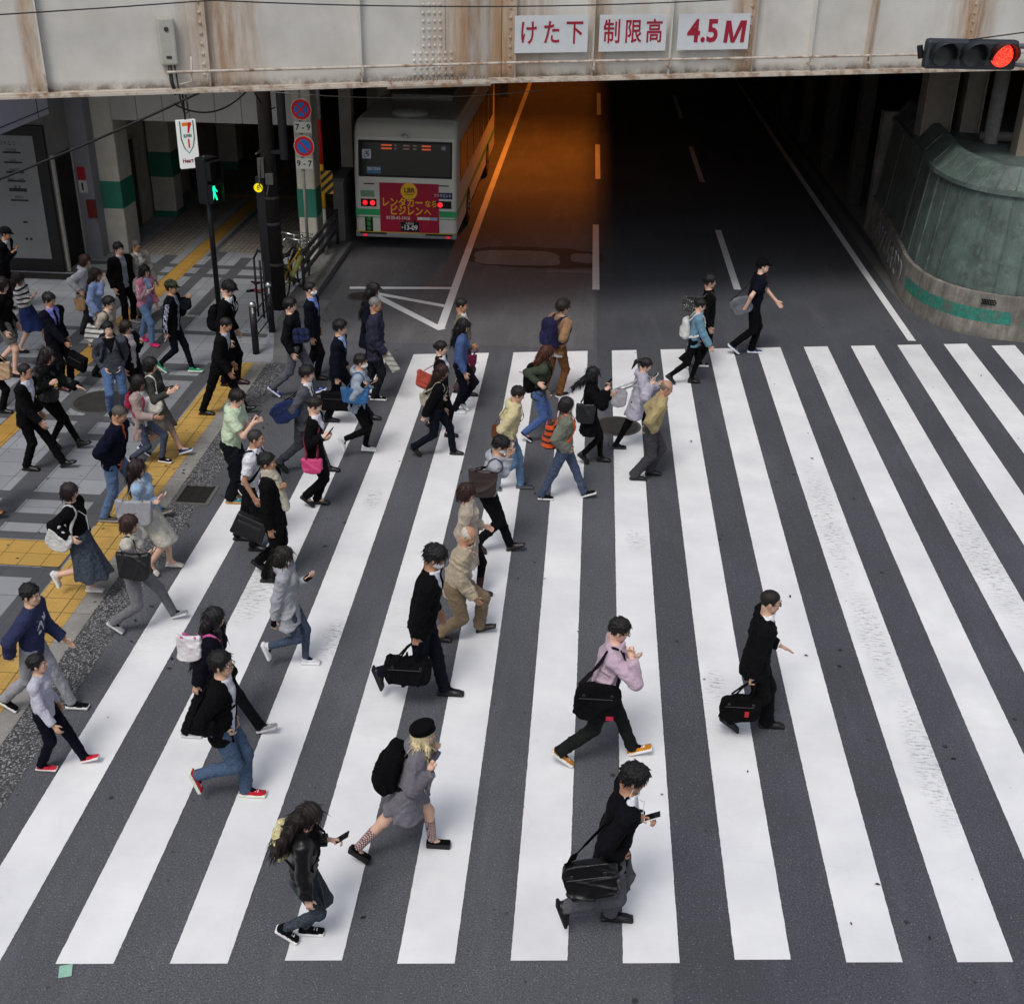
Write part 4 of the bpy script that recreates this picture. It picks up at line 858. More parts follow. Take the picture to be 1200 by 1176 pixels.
# parked bicycles beside the pole
def bike(x, y, rz, frame, lb, basket=None):
    E_ = empty('bicycle', (x, y, .0), rz, lb, 'bicycle', 'bicycles parked by the utility pole')
    for wx in (-.52, .52):
        b = MB(); b.tube([(wx+.32*math.cos(t), 0, .34+.32*math.sin(t)) for t in np.linspace(0, 2*math.pi, 29)[:-1]], .020, 7, closed=True); wh = b.build('wheel', plain('0f0f0f', .7), E_, smooth=True)
        b = MB()
        for k in range(14): a = 2*math.pi*k/14; b.tube([(wx, 0, .34), (wx+.31*math.cos(a), 0, .34+.31*math.sin(a))], .0022, 4)
        b.tube([(wx, -.04, .34), (wx, .04, .34)], .025, 10); b.build('spokes', M_CHR, wh)
        b = MB(); b.tube([(wx+.36*math.cos(t), 0, .34+.36*math.sin(t)) for t in np.linspace(.3, 2.9, 12)], .026, 6, flat=.35, flatdir=[(math.cos(t), 0, math.sin(t)) for t in np.linspace(.3, 2.9, 12)]); b.build('mudguard', plain(frame, .35), E_, smooth=True)
    fm = plain(frame, .35); b = MB(); S_ = [((-.52, 0, .34), (-.10, 0, .30)), ((-.10, 0, .30), (-.20, 0, .78)), ((-.10, 0, .30), (.40, 0, .72)), ((-.17, 0, .62), (.38, 0, .80)), ((-.52, 0, .34), (-.18, 0, .68)), ((.40, 0, .85), (.38, 0, .66)), ((.40, -.03, .66), (.52, -.03, .34)), ((.40, .03, .66), (.52, .03, .34))]
    for a, z in S_: b.tube([a, z], .020, 8)
    b.build('frame', fm, E_, smooth=True)
    V, F = poly(UN([ell((-.26, 0, .88), (.10, .08, .035)), ell((-.14, 0, .89), (.10, .035, .025))], .03), (-.4, -.12, .8), (.0, .12, .95), .012, pad=.01); link('saddle', mkmesh('saddle', V, F, leather('1d1a18')), E_)
    b = MB(); b.tube([(-.20, 0, .76), (-.215, 0, .87)], .013, 8); b.tube([(.40, 0, .85), (.38, 0, 1.02)], .014, 8); b.tube([(.22, -.28, 1.03), (.34, -.24, 1.06), (.39, -.08, 1.02), (.39, .08, 1.02), (.34, .24, 1.06), (.22, .28, 1.03)], .012, 8); b.build('handlebar', M_CHR, E_, smooth=True)
    b = MB(); b.tube([(-.10, -.12, .30), (-.10, .12, .30)], .018, 8); b.box((-.02, -.18, .18), (.06, -.10, .20)); b.box((-.26, .10, .40), (-.18, .18, .42)); b.disc((-.10, -.05, .30), .09, (0, 1, 0), .01, 18); b.build('crank', plain('55555a', .3, .8), E_)
    b = MB(); b.box((-.72, -.07, .70), (-.34, .07, .72)); b.build('rear_rack', M_CHR, E_)
    if basket:
        b = MB(); x0, x1 = .44, .74
        for z in (.72, .80, .88, .96): f_ = (z-.72)*.25; b.tube([(x0-f_, -.15-f_, z), (x1+f_, -.15-f_, z), (x1+f_, .15+f_, z), (x0-f_, .15+f_, z)], .006, 5, closed=True)
        for k in range(6):
            for sg in (-1, 1): b.tube([(x0+.06*k, sg*.15, .72), (x0+.06*k-.03+.012*k, sg*.21, .96)], .004, 5)
        b.build('basket', plain(basket, .5), E_)
bike(-5.98, 23.6, rad(80), 'b8902a', 'bicycle with a yellow frame and mudguards leaning by the guard fence', '2b2b2b')
bike(-6.22, 24.0, rad(72), '1a1a1d', 'black bicycle with a wire basket behind the yellow one', '3c3c3c')
b = MB(); b.tube([(0, 0, .55), (.12, .34, .86)], .05, 12); tag(b.build('rolled_sheet', plain('a3a258', .6), smooth=True, loc=(-5.86, 23.0, .0)), 'pale green roll tied on the yellow bicycle', 'roll')
# ================================================================ CITY BUS (seen from behind)
BX0, BX1, BY = -5.32, -2.98, 27.08; cx = (BX0+BX1)/2; hw = (BX1-BX0)/2
E_ = empty('city_bus', (cx, BY, 0), 0, 'cream city bus with a green stripe and crimson rear advert, waiting under the bridge', 'bus')
M_BC = plain((.68, .67, .60), .35, var=.06, scale=2); M_BG = plain((.04, .38, .14), .35, var=.06)
prof = [(0.02, .34), (-.0, .75), (.0, 1.55), (.14, 2.52), (.30, 2.76), (.55, 2.86), (10.3, 2.86), (10.6, 2.7), (10.7, 1.2), (10.7, .34)]
b = MB(); n = len(prof); V_ = [(x, y, z) for x in (-hw, hw) for y, z in prof]
b.add(V_, [tuple(range(n))[::1], tuple(reversed(range(n, 2*n)))]+[(i, i+n, (i+1) % n+n, (i+1) % n) for i in range(n)]); body = b.build('body', M_BC, E_, bevel=.10)
body.modifiers['bevel'].angle_limit = rad(30); body.modifiers['bevel'].segments = 4
def RB(px, py): p = PY(px, py, BY); return p[0]-cx, p[2]
def ry(z): return 0 if z < 1.55 else .14*(z-1.55)/.97
def rear(x0, z0, x1, z1, t, nm, m, par=None, bev=0):
    b = MB(); v = [(x0, ry(z0)-t, z0), (x1, ry(z0)-t, z0), (x1, ry(z1)-t, z1), (x0, ry(z1)-t, z1)]; w2 = [(a, c_+.05+t, d) for a, c_, d in v]
    b.add(v+w2, [(0, 1, 2, 3), (7, 6, 5, 4), (0, 4, 5, 1), (1, 5, 6, 2), (2, 6, 7, 3), (3, 7, 4, 0)]); return b.build(nm, m, par or E_, bevel=bev)
rear(-hw+.10, 1.66, hw-.10, 2.46, .006, 'window_rubber', plain('0a0a0b', .5), bev=.02)
wd_ = rear(-hw+.14, 1.70, hw-.14, 2.42, .012, 'rear_window', glass('070a0d', .12), bev=.01)
for k, (x, w_) in enumerate(((-.52, .24), (-.22, .05), (-.02, .14), (.20, .08), (.40, .20))):
    for z in (2.34, 2.27): rear(x-.02, z, x+w_-.02, z+.032, .015, 'destination_display', emis('d8562a' if k in (0, 4) else '8d6a60', .45 if k in (0, 4) else .12), wd_)
o = rear(-hw+.20, 2.03, -hw+.40, 2.28, .0145, 'access_sticker', plain('11294f', .5), wd_)
t = text('symbol', '♿', .20, plain('cfd6dd', .5), wd_, extr=.001); t.rotation_euler = (rad(90-8), 0, 0); t.location = (-hw+.30, ry(2.15)-.018, 2.15)
rear(-hw+.30, 1.74, -hw+.62, 1.89, .0145, 'route_sticker', plain('4b7da3', .5), wd_); t = text('lettering', '2017054', .085, plain('dfe6ea', .5), wd_, extr=.001, bold=.002); t.rotation_euler = (rad(82), 0, 0); t.location = (-hw+.46, ry(1.83)-.018, 1.84)
b = MB(); b.disc((hw-.30, ry(2.32)-.015, 2.32), .055, (0, 1, 0), .006, 8); b.build('badge', plain('9aa0a0', .5), wd_)
ax0, az0 = RB(444, 205)[0], .42; ax1 = RB(514, 205)[0]
rear(ax0, .43, ax1, 1.548, .009, 'advert', plain('ad1438', .45, var=.06, scale=1), bev=0)
MY, MWH = plain('f2c02a', .45, var=.05), plain('ddd5d5', .5)
def T_(s_, x, z, size, m, bold=.006, sx=1., sp=1.): t = xrot(text('lettering', s_, size, m, E_, extr=.002, bold=bold, sx=sx, spacing=sp)); t.location = (x, -.014, z); return t
axc = (ax0+ax1)/2
b = MB(); b.disc((axc, -.012, 1.37), .19, (0, 1, 0), .008, 32); b.build('round_logo', MY, E_); T_('LBR', axc+.01, 1.39, .15, plain('5a1020', .5), .004).location.y = -.019
b = MB(); b.box((axc-.10, -.020, 1.295), (axc+.11, -.0165, 1.31)); b.build('logo_line', plain('5a1020', .5), E_)
T_('レンタカー', axc-.16, 1.10, .225, MY, .005, .86); T_('なら', axc+.50, 1.09, .17, MY, .004, .86); T_('ビジレン', axc-.07, .91, .225, MY, .005, .86); T_('へ', axc+.42, .90, .19, MY, .004, .86)
T_('0120-41-1616', axc-.26, .755, .105, MWH, .002, .92); b = MB(); b.box((axc+.18, -.012, .725), (axc+.47, -.009, .79)); b.build('search_box', MWH, E_); b = MB(); b.box((axc+.48, -.0125, .725), (axc+.64, -.009, .79)); b.build('search_button', plain('8fb4cf', .5), E_)
rear(axc-.21, .45, axc+.22, .67, .014, 'number_plate', plain('10201a', .5)); t = T_('13-09', axc+.02, .54, .15, MWH, .006, .95); t.location.y = -.022; t = T_('大阪200', axc, .635, .055, MWH, .001); t.location.y = -.022; t = T_('か', axc-.17, .54, .06, MWH, .001); t.location.y = -.022
for x in (-.10, .12): b = MB(); b.disc((axc+x, -.015, .705), .028, (0, 1, 0), .02, 12); b.build('plate_lamp', plain('222222', .4), E_)
for x0, x1 in ((-hw+.01, ax0-.003), (ax1+.003, hw-.01)):
    rear(x0, .80, x1, .94, .004, 'green_stripe', M_BG); rear(x0, .745, x1, .765, .004, 'thin_green_stripe', M_BG)
rear(-hw+.14, 1.00, -hw+.50, 1.17, .010, 'tail_light_panel', plain('150b0b', .3)); rear(hw-.46, 1.00, hw-.12, 1.17, .010, 'tail_light_panel', plain('150b0b', .3))
for x, e in ((-hw+.24, .9), (-hw+.41, 1.5), (hw-.38, 1.5)): b = MB(); b.disc((x, -.016, 1.085), .058, (0, 1, 0), .012, 16); b.build('tail_light', emis('e8202a', e), E_)
rear(-hw+.14, 1.22, -hw+.46, 1.36, .008, 'green_sticker', plain('7f9a80', .5)); rear(hw-.52, 1.22, hw-.10, 1.36, .008, 'blue_sticker', plain('20265a', .5)); T_('フリクエント', hw-.32, 1.29, .085, MWH, .002, .8).location.y = -.014
rear(-hw+.22, .40, -hw+.40, .76, .010, 'led_sign', plain('0b120c', .4))
for k, ch in enumerate('停車中'): t = T_(ch, -hw+.31, .70-.11*k, .11, emis('2d6a33', .3), .002); t.location.y = -.016
rear(-hw+.0, .40, hw, .428, .012, 'yellow_line', plain('b9a53a', .5)); rear(-hw-.0, .30, hw, .405, .03, 'bumper', plain((.25, .25, .27), .5), bev=.02); rear(-hw+.1, .375, -hw+.72, .408, .036, 'bumper_slot', plain('141414', .5)); rear(hw-.72, .375, hw-.1, .408, .036, 'bumper_slot', plain('141414', .5))
for x in (-hw+.22, hw-.20): b = MB(); b.box((x-.04, -.045, .325), (x+.04, -.031, .37)); b.build('reflector', emis('d8202c', .8), E_)
for x in (-hw+.34, hw-.30): rear(x-.12, 1.50, x+.12, 1.525, .006, 'vent_slot', plain('1b1b1b', .5))
b = MB(); b.tube([(-.02, .12, 2.60), (-.02, .03, 2.60)], .03, 10); b.box((-.09, .03, 2.555), (.06, .09, 2.60)); b.build('rear_camera', plain('b5b5b5', .4), E_)
V, F = poly(ell((-.02, 1.15, 2.90), (.42, .42, .11)), (-.6, .6, 2.7), (.6, 1.7, 3.1), .03); link('roof_vent', mkmesh('vent', V, F, plain((.42, .42, .40), .5)), E_)
for a_, z_ in (((-.75, 3.0, 2.862), (.75, 5.4, 3.02)), ((-.6, 7.0, 2.862), (.6, 8.2, 2.98))): b = MB(); b.box(a_, z_); b.build('roof_unit', plain((.35, .34, .31), .6), E_, bevel=.04)
for sg in (-1, 1):
    X_ = sg*hw
    for k in range(6): y0 = .75+k*1.55; b = MB(); b.box((X_-.01, y0, 1.45), (X_+.01, y0+1.35, 2.35)) if sg > 0 else b.box((X_-.01, y0, 1.45), (X_+.01, y0+1.35, 2.35)); b.build('side_window', glass('080a0c', .1), E_)
    b = MB(); b.box((X_-.006, .12, .80), (X_+.006, 10.5, .94)); b.build('green_stripe', M_BG, E_)
    for yw in (2.6, 8.1):
        b = MB(); b.tube([(X_-sg*.28, yw, .47), (X_-sg*.02, yw, .47), (X_+sg*.012, yw, .47)], [.47, .47, .44], 28); wh = b.build('wheel', plain('0e0e0e', .85), E_, smooth=False)
        b = MB(); b.tube([(X_+sg*.010, yw, .47), (X_+sg*.02, yw, .47)], .27, 20); b.tube([(X_+sg*.02, yw, .47), (X_+sg*.05, yw, .47)], .10, 12); b.build('hub', plain('70706d', .4, .6), wh)
b = MB(); b.tube([(hw, 10.4, 2.55), (hw+.28, 10.5, 2.5), (hw+.30, 10.45, 2.2)], .022, 8); b.box((hw+.18, 10.38, 1.85), (hw+.42, 10.46, 2.25)); b.build('side_mirror', M_BLK, E_)
# ================================================================ PEOPLE


def cranium(e=0.0): return UN([ell((-.010, 0, .032), (.100+e, .078+e, .088+e)), ell((.018, 0, -.03), (.076+e, .063+e, .083+e))], .03)
def head_sdf():
    skull = UN([ell((-.012, 0, .034), (.097, .077, .085)), ell((.02, 0, -.03), (.072, .060, .078)), rc((.045, -.014, -.085), (.045, .014, -.085), .029, .029), ell((.03, 0, -.06), (.058, .052, .05))], .03)
    brow = rc((.083, -.026, .024), (.083, .026, .024), .012, .012)
    f1 = UN([skull, brow, ell((.07, .036, -.02), (.02, .02, .02)), ell((.07, -.036, -.02), (.02, .02, .02))], .015)
    def g(P):
        d = f1(P)
        for sgn in (1, -1):
            e = np.linalg.norm(P-A(.100, sgn*.031, .004), axis=1)-.0145
            d = -smin(-d, e, .008)
        d = smin(d, rc((.086, 0, .012), (.106, 0, -.024), .006, .011)(P), .012)
        d = smin(d, ell((.093, 0, -.062), (.010, .023, .008))(P), .008)
        for sgn in (1, -1): d = smin(d, ell((-.002, sgn*.077, -.012), (.018, .009, .031))(P), .006)
        for sgn in (1, -1): d = np.minimum(d, np.linalg.norm(P-A(.077, sgn*.031, .003), axis=1)-.0125)
        return smin(d, rc((-.02, 0, -.05), (-.028, 0, -.085), .05, .048)(P), .03)
    return g
_hc = {}
def head_mesh(h):
    if h not in _hc:
        V, F = poly(head_sdf(), (-.13, -.1, -.15), (.13, .1, .13), h, pad=.015)
        c = V[F].mean(1); sl = np.zeros(len(F), int)
        ey = np.zeros(len(F), bool)
        for sg in (1, -1):
            q = c-A(.088, sg*.031, .003); sl[(np.abs(q[:, 0]) < .014) & ((q[:, 1]/.0135)**2+(q[:, 2]/.0065)**2 < 1)] = 2
            sl[(np.abs(q[:, 0]) < .016) & ((q[:, 1]/.006)**2+(q[:, 2]/.006)**2 < 1)] = 1
            sl[(c[:, 0] > .075) & (np.abs(c[:, 1]-sg*.031) < .017) & (np.abs(c[:, 2]-.026) < .0045)] = 1
        sl[(c[:, 0] > .088) & (np.abs(c[:, 1]) < .021) & (np.abs(c[:, 2]+.062) < .0075)] = 3
        _hc[h] = (V, F, sl)
    return _hc[h]
def hand_mesh(kind, h):
    key = (kind, h)
    if key in _hc: return _hc[key]
    curl = {'relax': .45, 'grip': 1.35, 'fist': 1.5, 'flat': .12, 'phone': .8}[kind]
    fs = [rbox((.045, 0, 0), (.046, .036, .013), .012), rc((-.05, 0, 0), (.01, 0, 0), .027, .022, EY, 1.2)]
    pr = []
    for i, (y, L) in enumerate(((.028, .072), (.010, .080), (-.010, .074), (-.028, .058))):
        p = A(.086, y, 0); a = 0
        sp = (y*1.2 if kind in ('flat', 'relax') else 0)
        for sgi, fr in enumerate((.45, .31, .24)):
            a += curl*(.7 if sgi == 0 else 1.0)
            q = p+A(math.cos(a), sp, -math.sin(a))*L*fr
            pr.append(rc(p, q, .0092-.0008*sgi, .0086-.0009*sgi)); p = q
    t0 = A(.018, .026, -.005); t1 = t0+A(.028, .028, -.010) if kind != 'fist' else t0+A(.035, .012, -.02); t2 = t1+(A(.028, .008, -.012) if kind in ('flat', 'relax') else A(.022, -.012, -.02))
    th = UN([rc(t0, t1, .014, .0105), rc(t1, t2, .0105, .008)], .008)
    base = UN(fs+[th], .014); fg = lambda P: np.min([g(P) for g in pr], axis=0)
    f = lambda P: smin(base(P), fg(P), .006)
    _hc[key] = poly(f, (-.06, -.06, -.12), (.19, .09, .04), h, pad=.01)
    return _hc[key]
def place(V, R, o, s=1.0, flip=None):
    V = V*s
    return V@np.asarray(R).T+o
def ik(a, b, l1, l2, pole):
    d = b-a; L = np.linalg.norm(d); mx = (l1+l2)*.997
    if L > mx: b = a+d/L*mx; d = b-a; L = mx
    L = max(L, abs(l1-l2)+.03); dn = nrm(d); x = (l1*l1-l2*l2+L*L)/(2*L); hgt = math.sqrt(max(l1*l1-x*x, 0))
    pp = pole-dn*(pole@dn); return a+dn*x+nrm(pp)*hgt, b
SK = {'a': 'c29c84', 'b': 'ad8268', 'c': 'd3ab96'}
HLOG = []
ALLP = []
def person(label, head, hip, rf, lf, top, legs, hair=('short', '14110f'), shoe=('171513', '171513'), rh=None, lh=None, rhk='relax', lhk='relax', rdy=None, ldy=None,
           yaw=0, hy=0, hp=12, sex='m', skin='a', extra=(), H=None, group='pedestrians crossing the road', sock=None, seed=None, child=False, tw=0.0, far=None):
    global ALLP
    seed = seed if seed is not None else len(ALLP)*7+3
    def fxy(f):
        z = {'f': .035, 't': .07, 'b': .10, 'l': .22, 's': .15}[f[2]]; return G(f[0], f[1], z)
    r3, l3 = fxy(rf), fxy(lf); B = (r3+l3)/2
    if abs(r3[1]-l3[1]) > .5:      # never let the stance straddle too wide
        m = B[1]; r3[1] = m+np.clip(r3[1]-m, -.22, .22); l3[1] = m+np.clip(l3[1]-m, -.22, .22)
    hd = PY(head[0], head[1], B[1]); hpw = PY(hip[0], hip[1], B[1])
    bx, by = hpw[0], B[1]
    cy, sy = math.cos(rad(yaw)), math.sin(rad(yaw))
    def W2L(p): x, y = p[0]-bx, p[1]-by; return A(cy*x+sy*y, -sy*x+cy*y, p[2])
    hl = W2L(hd); r3, l3 = W2L(r3), W2L(l3)
    zc = hl[2]; dx = np.linalg.norm(hl[:2]); 
    HH = H or 1.65
    for _ in range(5):
        lean = math.asin(min(.75, dx/(.388*HH))); Hn = zc/(.530+.388*math.cos(lean)); HH = H or min(max(Hn, 1.30 if child else (1.5 if sex == 'f' else 1.6)), 1.86)
    HLOG.append((round(Hn, 2), round(float(math.degrees(lean))), label[:46]))
    s = HH/1.7; fem = sex == 'f'
    D = hl-A(0, 0, 0); ddir = nrm(A(hl[0], hl[1], 0)) if dx > .01 else EX
    S = nrm(ddir*math.sin(lean)+EZ*math.cos(lean))
    Hc = hl-S*.66*s
    # keep the hips within reach of the standing foot
    fwd = EX
    # feet
    ang = {'f': 0, 't': -20, 'b': 38, 'l': 72, 's': 20}
    def foot(f3, kind, sg):
        a = rad(ang[kind]); ca, sa = math.cos(a), math.sin(a)
        R = np.column_stack([A(ca, 0, -sa), EY, A(sa, 0, ca)]); ctr = R@(A(.055, 0, -.04)*s)
        zz = [(R@(q*s))[2] for q in (A(-.055, 0, -.078), A(.19, 0, -.078), A(.12, 0, -.078))]
        an = f3-ctr; an[2] = -min(zz)+({'l': .11, 's': .07}.get(kind, 0))*s+.004
        lo, hi_ = (.02, .17) if sg > 0 else (-.17, -.02)
        return an, R
    ra, rR = foot(r3, rf[2], -1); la, lR = foot(l3, lf[2], 1)
    mid = (ra[1]+la[1])/2
    for an in (ra, la): an[1] -= mid*.7
    if ra[1] > la[1]-.10: c_ = (ra[1]+la[1])/2; ra[1], la[1] = c_-.06, c_+.06
    LT, LS = .425*s, .41*s
    hipL, hipR = Hc+EY*.088*s-S*.02, Hc-EY*.088*s-S*.02
    # lower the pelvis (rather than stretch a leg) when neither foot reaches
    for an, hp_ in ((ra, hipR), (la, hipL)):
        d = np.linalg.norm(an-hp_); mx = (LT+LS)*1.0
        if d > mx:
            dh = np.linalg.norm((an-hp_)[:2]); 
            if dh < mx*.9: pass
    kr, ra2 = ik(hipR, ra, LT, LS, A(1, -.05, .1)); kl, la2 = ik(hipL, la, LT, LS, A(1, .05, .1))
    # a foot out of reach: lengthen both bones slightly
    def fix(hp_, an, an2, k):
        if np.linalg.norm(an-an2) > .004:
            return hp_+(an-hp_)*.5+A(.012, 0, 0), an
        return k, an2
    kr, ra = fix(hipR, ra, ra2, kr); kl, la = fix(hipL, la, la2, kl)
    W = Hc+S*.12*s; CH = Hc+S*.325*s; N = Hc+S*.488*s-ddir*.0; 
    tl = EY*math.cos(tw)+EX*math.sin(tw)
    sw = (.165 if fem else .19)*s*(.93 if child else 1)
    ShR = Hc+S*.430*s-tl*sw; ShL = Hc+S*.430*s+tl*sw
    ua, fa = .285*s, .245*s
    def hand(h, sh, sg, dy):
        if h is None: h = 'hang'
        if h == 'pocket': return Hc+A(.055, sg*.125, -.01)*s+S*.0
        if h == 'chest': return Hc+S*.30*s+A(.20, sg*.04, 0)*s
        if h == 'phone': return Hc+S*.30*s+A(.32, sg*.07, 0)*s
        if h == 'cross': return Hc+S*.20*s+A(.17, -sg*.06, 0)*s
        if h == 'strap': return Hc+S*.36*s+A(.14, sg*.13, 0)*s
        if h == 'face': return hl+A(.10, sg*.03, -.10)*s
        if h == 'swf': return sh+A(.30, sg*.02, -.40)*s
        if h == 'swb': return sh+A(-.22, sg*.04, -.45)*s
        if h == 'behind': return Hc+A(-.17, sg*.02, .06)*s
        if h == 'hang': return sh+A(.04, sg*.045, -.52)*s
        q = W2L(PY(h[0], h[1], by+(dy if dy is not None else sg*.20*cy)))
        return q
    hR = hand(rh, ShR, -1, rdy); hL = hand(lh, ShL, 1, ldy)
    eR, hR = ik(ShR, hR, ua, fa+.03*s, A(-.5, -.16, -.95)); eL, hL = ik(ShL, hL, ua, fa+.03*s, A(-.5, .16, -.95))
    fR = nrm(hR-eR); fL = nrm(hL-eL); wR = hR-fR*.03*s; wL = hL-fL*.03*s
    vox = far or (.0125 if B[1] < 13 else (.015 if B[1] < 18 else .018)); vh = vox*.52
    fat = dict(extra).get('fat', 1.0) if isinstance(extra, (list, tuple)) and all(isinstance(e, tuple) for e in extra) else 1.0
    ex = dict(extra)
    hipk = 1.62 if fem else 1.5; wr = (.082 if fem else .094)*s*fat; cr_ = (.098 if fem else .107)*s*fat
    def torso(e, hemd=None, flare=0.0, neck=True):
        fs = []
        if hemd is None: fs.append(rc(Hc, W, .10*s*fat+e, wr+e, EY, hipk))
        else:
            ax = S if hemd < .12 else nrm(S*.5+EZ*.5)
            hem = Hc-ax*hemd*s
            fs.append(cut(rc(W, Hc-ax*(hemd+.06)*s, wr+e, (.103*s*fat+e+flare), EY, hipk), hem, -ax))
        fs += [rc(W, CH, wr+e, cr_+e, EY, 1.42), rc(ShR, ShL, .058*s+e*.8, .058*s+e*.8), rc(CH+S*.06*s, N-S*.05*s, cr_*.8+e, .05*s+e, EY, 1.5)]
        fs.append(rc(ShR+S*.01, N, .042*s+e*.9, .048*s+e*.6)); fs.append(rc(ShL+S*.01, N, .042*s+e*.9, .048*s+e*.6))
        if fem: fs.append(ell(CH+S*.01*s+EX*.075*s, (.055*s+e*.5, .12*s, .06*s)))
        return UN(fs, .05*s)
    def arms(e, kind='long', loose=0.0):
        fs = []
        for sh, el, wr_, fd in ((ShR, eR, wR, fR), (ShL, eL, wL, fL)):
            if kind == 'short':
                u = nrm(el-sh); fs.append(cut(rc(sh, el, .053*s+e, .052*s+e+loose), sh+u*.19*s, u))
            else:
                end = wr_ if kind == 'long' else el+fd*.10*s
                fs.append(UN([rc(sh, el, .052*s+e, .042*s+e+loose*.6), cut(rc(el, end+fd*.03, .042*s+e+loose*.6, .030*s+e+loose), end, fd)], .02))
        return UN(fs, .02)
    hyr0, hpr0 = rad(hy), rad(hp); nb = hl+(A(math.cos(hpr0), 0, -math.sin(hpr0))*-.026+A(math.sin(hpr0), 0, math.cos(hpr0))*-.060)*s
    neckf = rc(N-S*.05*s, nb, .058*s, .050*s)
    bodyf = UN([torso(0), rc(hipR, kr, .086*s*fat, .055*s), rc(kr, ra, .054*s, .036*s), rc(hipL, kl, .086*s*fat, .055*s), rc(kl, la, .054*s, .036*s),
                rc(ra, ra+rR@(A(.10, 0, -.045)*s), .036*s, .028*s), rc(la, la+lR@(A(.10, 0, -.045)*s), .036*s, .028*s), neckf], .03)
    hyr, hpr = rad(hy), rad(hp)
    Hx = A(math.cos(hyr)*math.cos(hpr), math.sin(hyr)*math.cos(hpr), -math.sin(hpr)); Hy_ = nrm(np.cross(EZ, Hx)); Hz = np.cross(Hx, Hy_)
    HR = np.column_stack([Hx, Hy_, Hz]); hs = s*.945*(1.09 if child else 1)
    ar = UN([rc(ShR, eR, .044*s, .036*s), rc(eR, hR-fR*.02, .037*s, .026*s), rc(ShL, eL, .044*s, .036*s), rc(eL, hL-fL*.02, .037*s, .026*s)], .02)
    body_all = lambda P: smin(bodyf(P), ar(P), .02)
    pts = np.array([Hc, N, kr, kl, ra, la, eR, hR, eL, hL, ShR, ShL, hl])
    lo, hi = pts.min(0)-.28*s, pts.max(0)+.28*s; lo[2] = min(lo[2], -.02)
    E = empty('person', (bx, by, GROUNDZ(bx)), rad(yaw), label, 'person', group)
    # --- body
    sm = skinm(SK[skin]); bm = [sm, skinm('120c0a'), skinm('cfc4ba'), skinm('a5604f'), cloth('1b1b1e' if legs[0] != 'skirt' else 'd0d0d0')]
    BV, BF = poly(body_all, lo, hi, vox*1.15)
    HV, HF, HS = head_mesh(.0065 if B[1] < 14 else .009)
    bs = np.zeros(len(BF), int)
    if legs[0] not in ('skirt', 'shorts') and (len(shoe) < 3 or shoe[2] not in ('heel', 'flat')):
        bc = BV[BF].mean(1); bs[(np.linalg.norm(bc-ra, axis=1) < .17*s) | (np.linalg.norm(bc-la, axis=1) < .17*s)] = 4
    Vs, Fs, Ss, off = [BV, place(HV, HR, hl, hs)], [BF, HF+len(BV)], [bs, HS], len(BV)+len(HV)
    for hh, fd, kd, sg in ((hR, fR, rhk, -1), (hL, fL, lhk, 1)):
        V_, F_ = hand_mesh(kd, .0055 if B[1] < 14 else .008)
        up = nrm(A(1, 0, .6)-fd*(A(1, 0, .6)@fd)) if abs(fd@nrm(A(1, 0, .6))) < .95 else nrm(EZ-fd*fd[2])
        if kd in ('phone', 'flat') and abs(fd[2]) < .6: up = nrm(-EY*sg*.8+EZ*.6-fd*((-EY*sg*.8+EZ*.6)@fd))
        zz = np.cross(fd, up)                      # x * y
        if sg > 0: V_ = V_*A(1, 1, -1); F_ = F_[:, ::-1]
        R_ = np.column_stack([fd, up, zz]); P_ = place(V_, R_, hh-fd*.012, s*.94)
        Vs.append(P_); Fs.append(F_+off); Ss.append(np.zeros(len(F_), int)); off += len(P_)
    me = mkmesh('body', np.concatenate(Vs), np.concatenate(Fs), bm, np.concatenate(Ss)); link('body', me, E)
    # --- legs
    kind, lc = legs[0], legs[1]; lo_ = legs[2] if len(legs) > 2 else {}
    lm = lo_.get('mat') or cloth(lc, pat=lo_.get('pat'), c2=lo_.get('c2'))
    e0 = .012*s
    if kind in ('trousers', 'slim', 'wide', 'shorts'):
        e = {'slim': .003, 'trousers': .011, 'wide': .024, 'shorts': .016}[kind]*s; bt = {'slim': .004, 'trousers': .020, 'wide': .036, 'shorts': .03}[kind]*s
        fs = [cut(rc(Hc-S*.02*s, W+S*.03*s, .100*s*fat+e*.5, wr+e*.2-.004, EY, hipk), W+S*.02*s, S)]
        for hp_, k_, a_, R_ in ((hipR, kr, ra, rR), (hipL, kl, la, lR)):
            if kind == 'shorts': fs.append(cut(rc(hp_, k_, .092*s*fat+e, .075*s+e), hp_+(k_-hp_)*.72, k_-hp_))
            else:
                u = nrm(a_-k_); end = a_+u*(.030*s if kind != 'slim' else .0)
                fs.append(rc(hp_, k_, .090*s*fat+e, .058*s+e)); fs.append(cut(rc(k_, a_+u*.04*s, .056*s+e, .038*s+bt), end, u))
        f = wrinkle(UN(fs, .025), (.0085 if kind != 'slim' else .0055)*s, 36, seed, 1.25, bias=.3)
        V, F = poly(f, lo, A(hi[0], hi[1], W[2]+.2), vox); link('trousers' if kind != 'shorts' else 'shorts', mkmesh('trousers', V, F, lm), E)
    if kind in ('skirt', 'dress'):
        hz, fl = lo_.get('hem', .45)*s, lo_.get('flare', .16)*s
        kx = (kr+kl)/2; t = (Hc[2]-hz)/max(Hc[2]-kx[2], .1); hemc = Hc+(kx-Hc)*min(t, 1.3); hemc[2] = hz
        base = UN([rc(W, Hc, wr+.012, .105*s+.015, EY, hipk), rc(Hc, hemc+(hemc-Hc)*.15, .105*s+.015, fl, EY, 1.2), rc(hipR, hipR+(kr-hipR)*min(t, 1), .10*s, .10*s), rc(hipL, hipL+(kl-hipL)*min(t, 1), .10*s, .10*s)], .05)
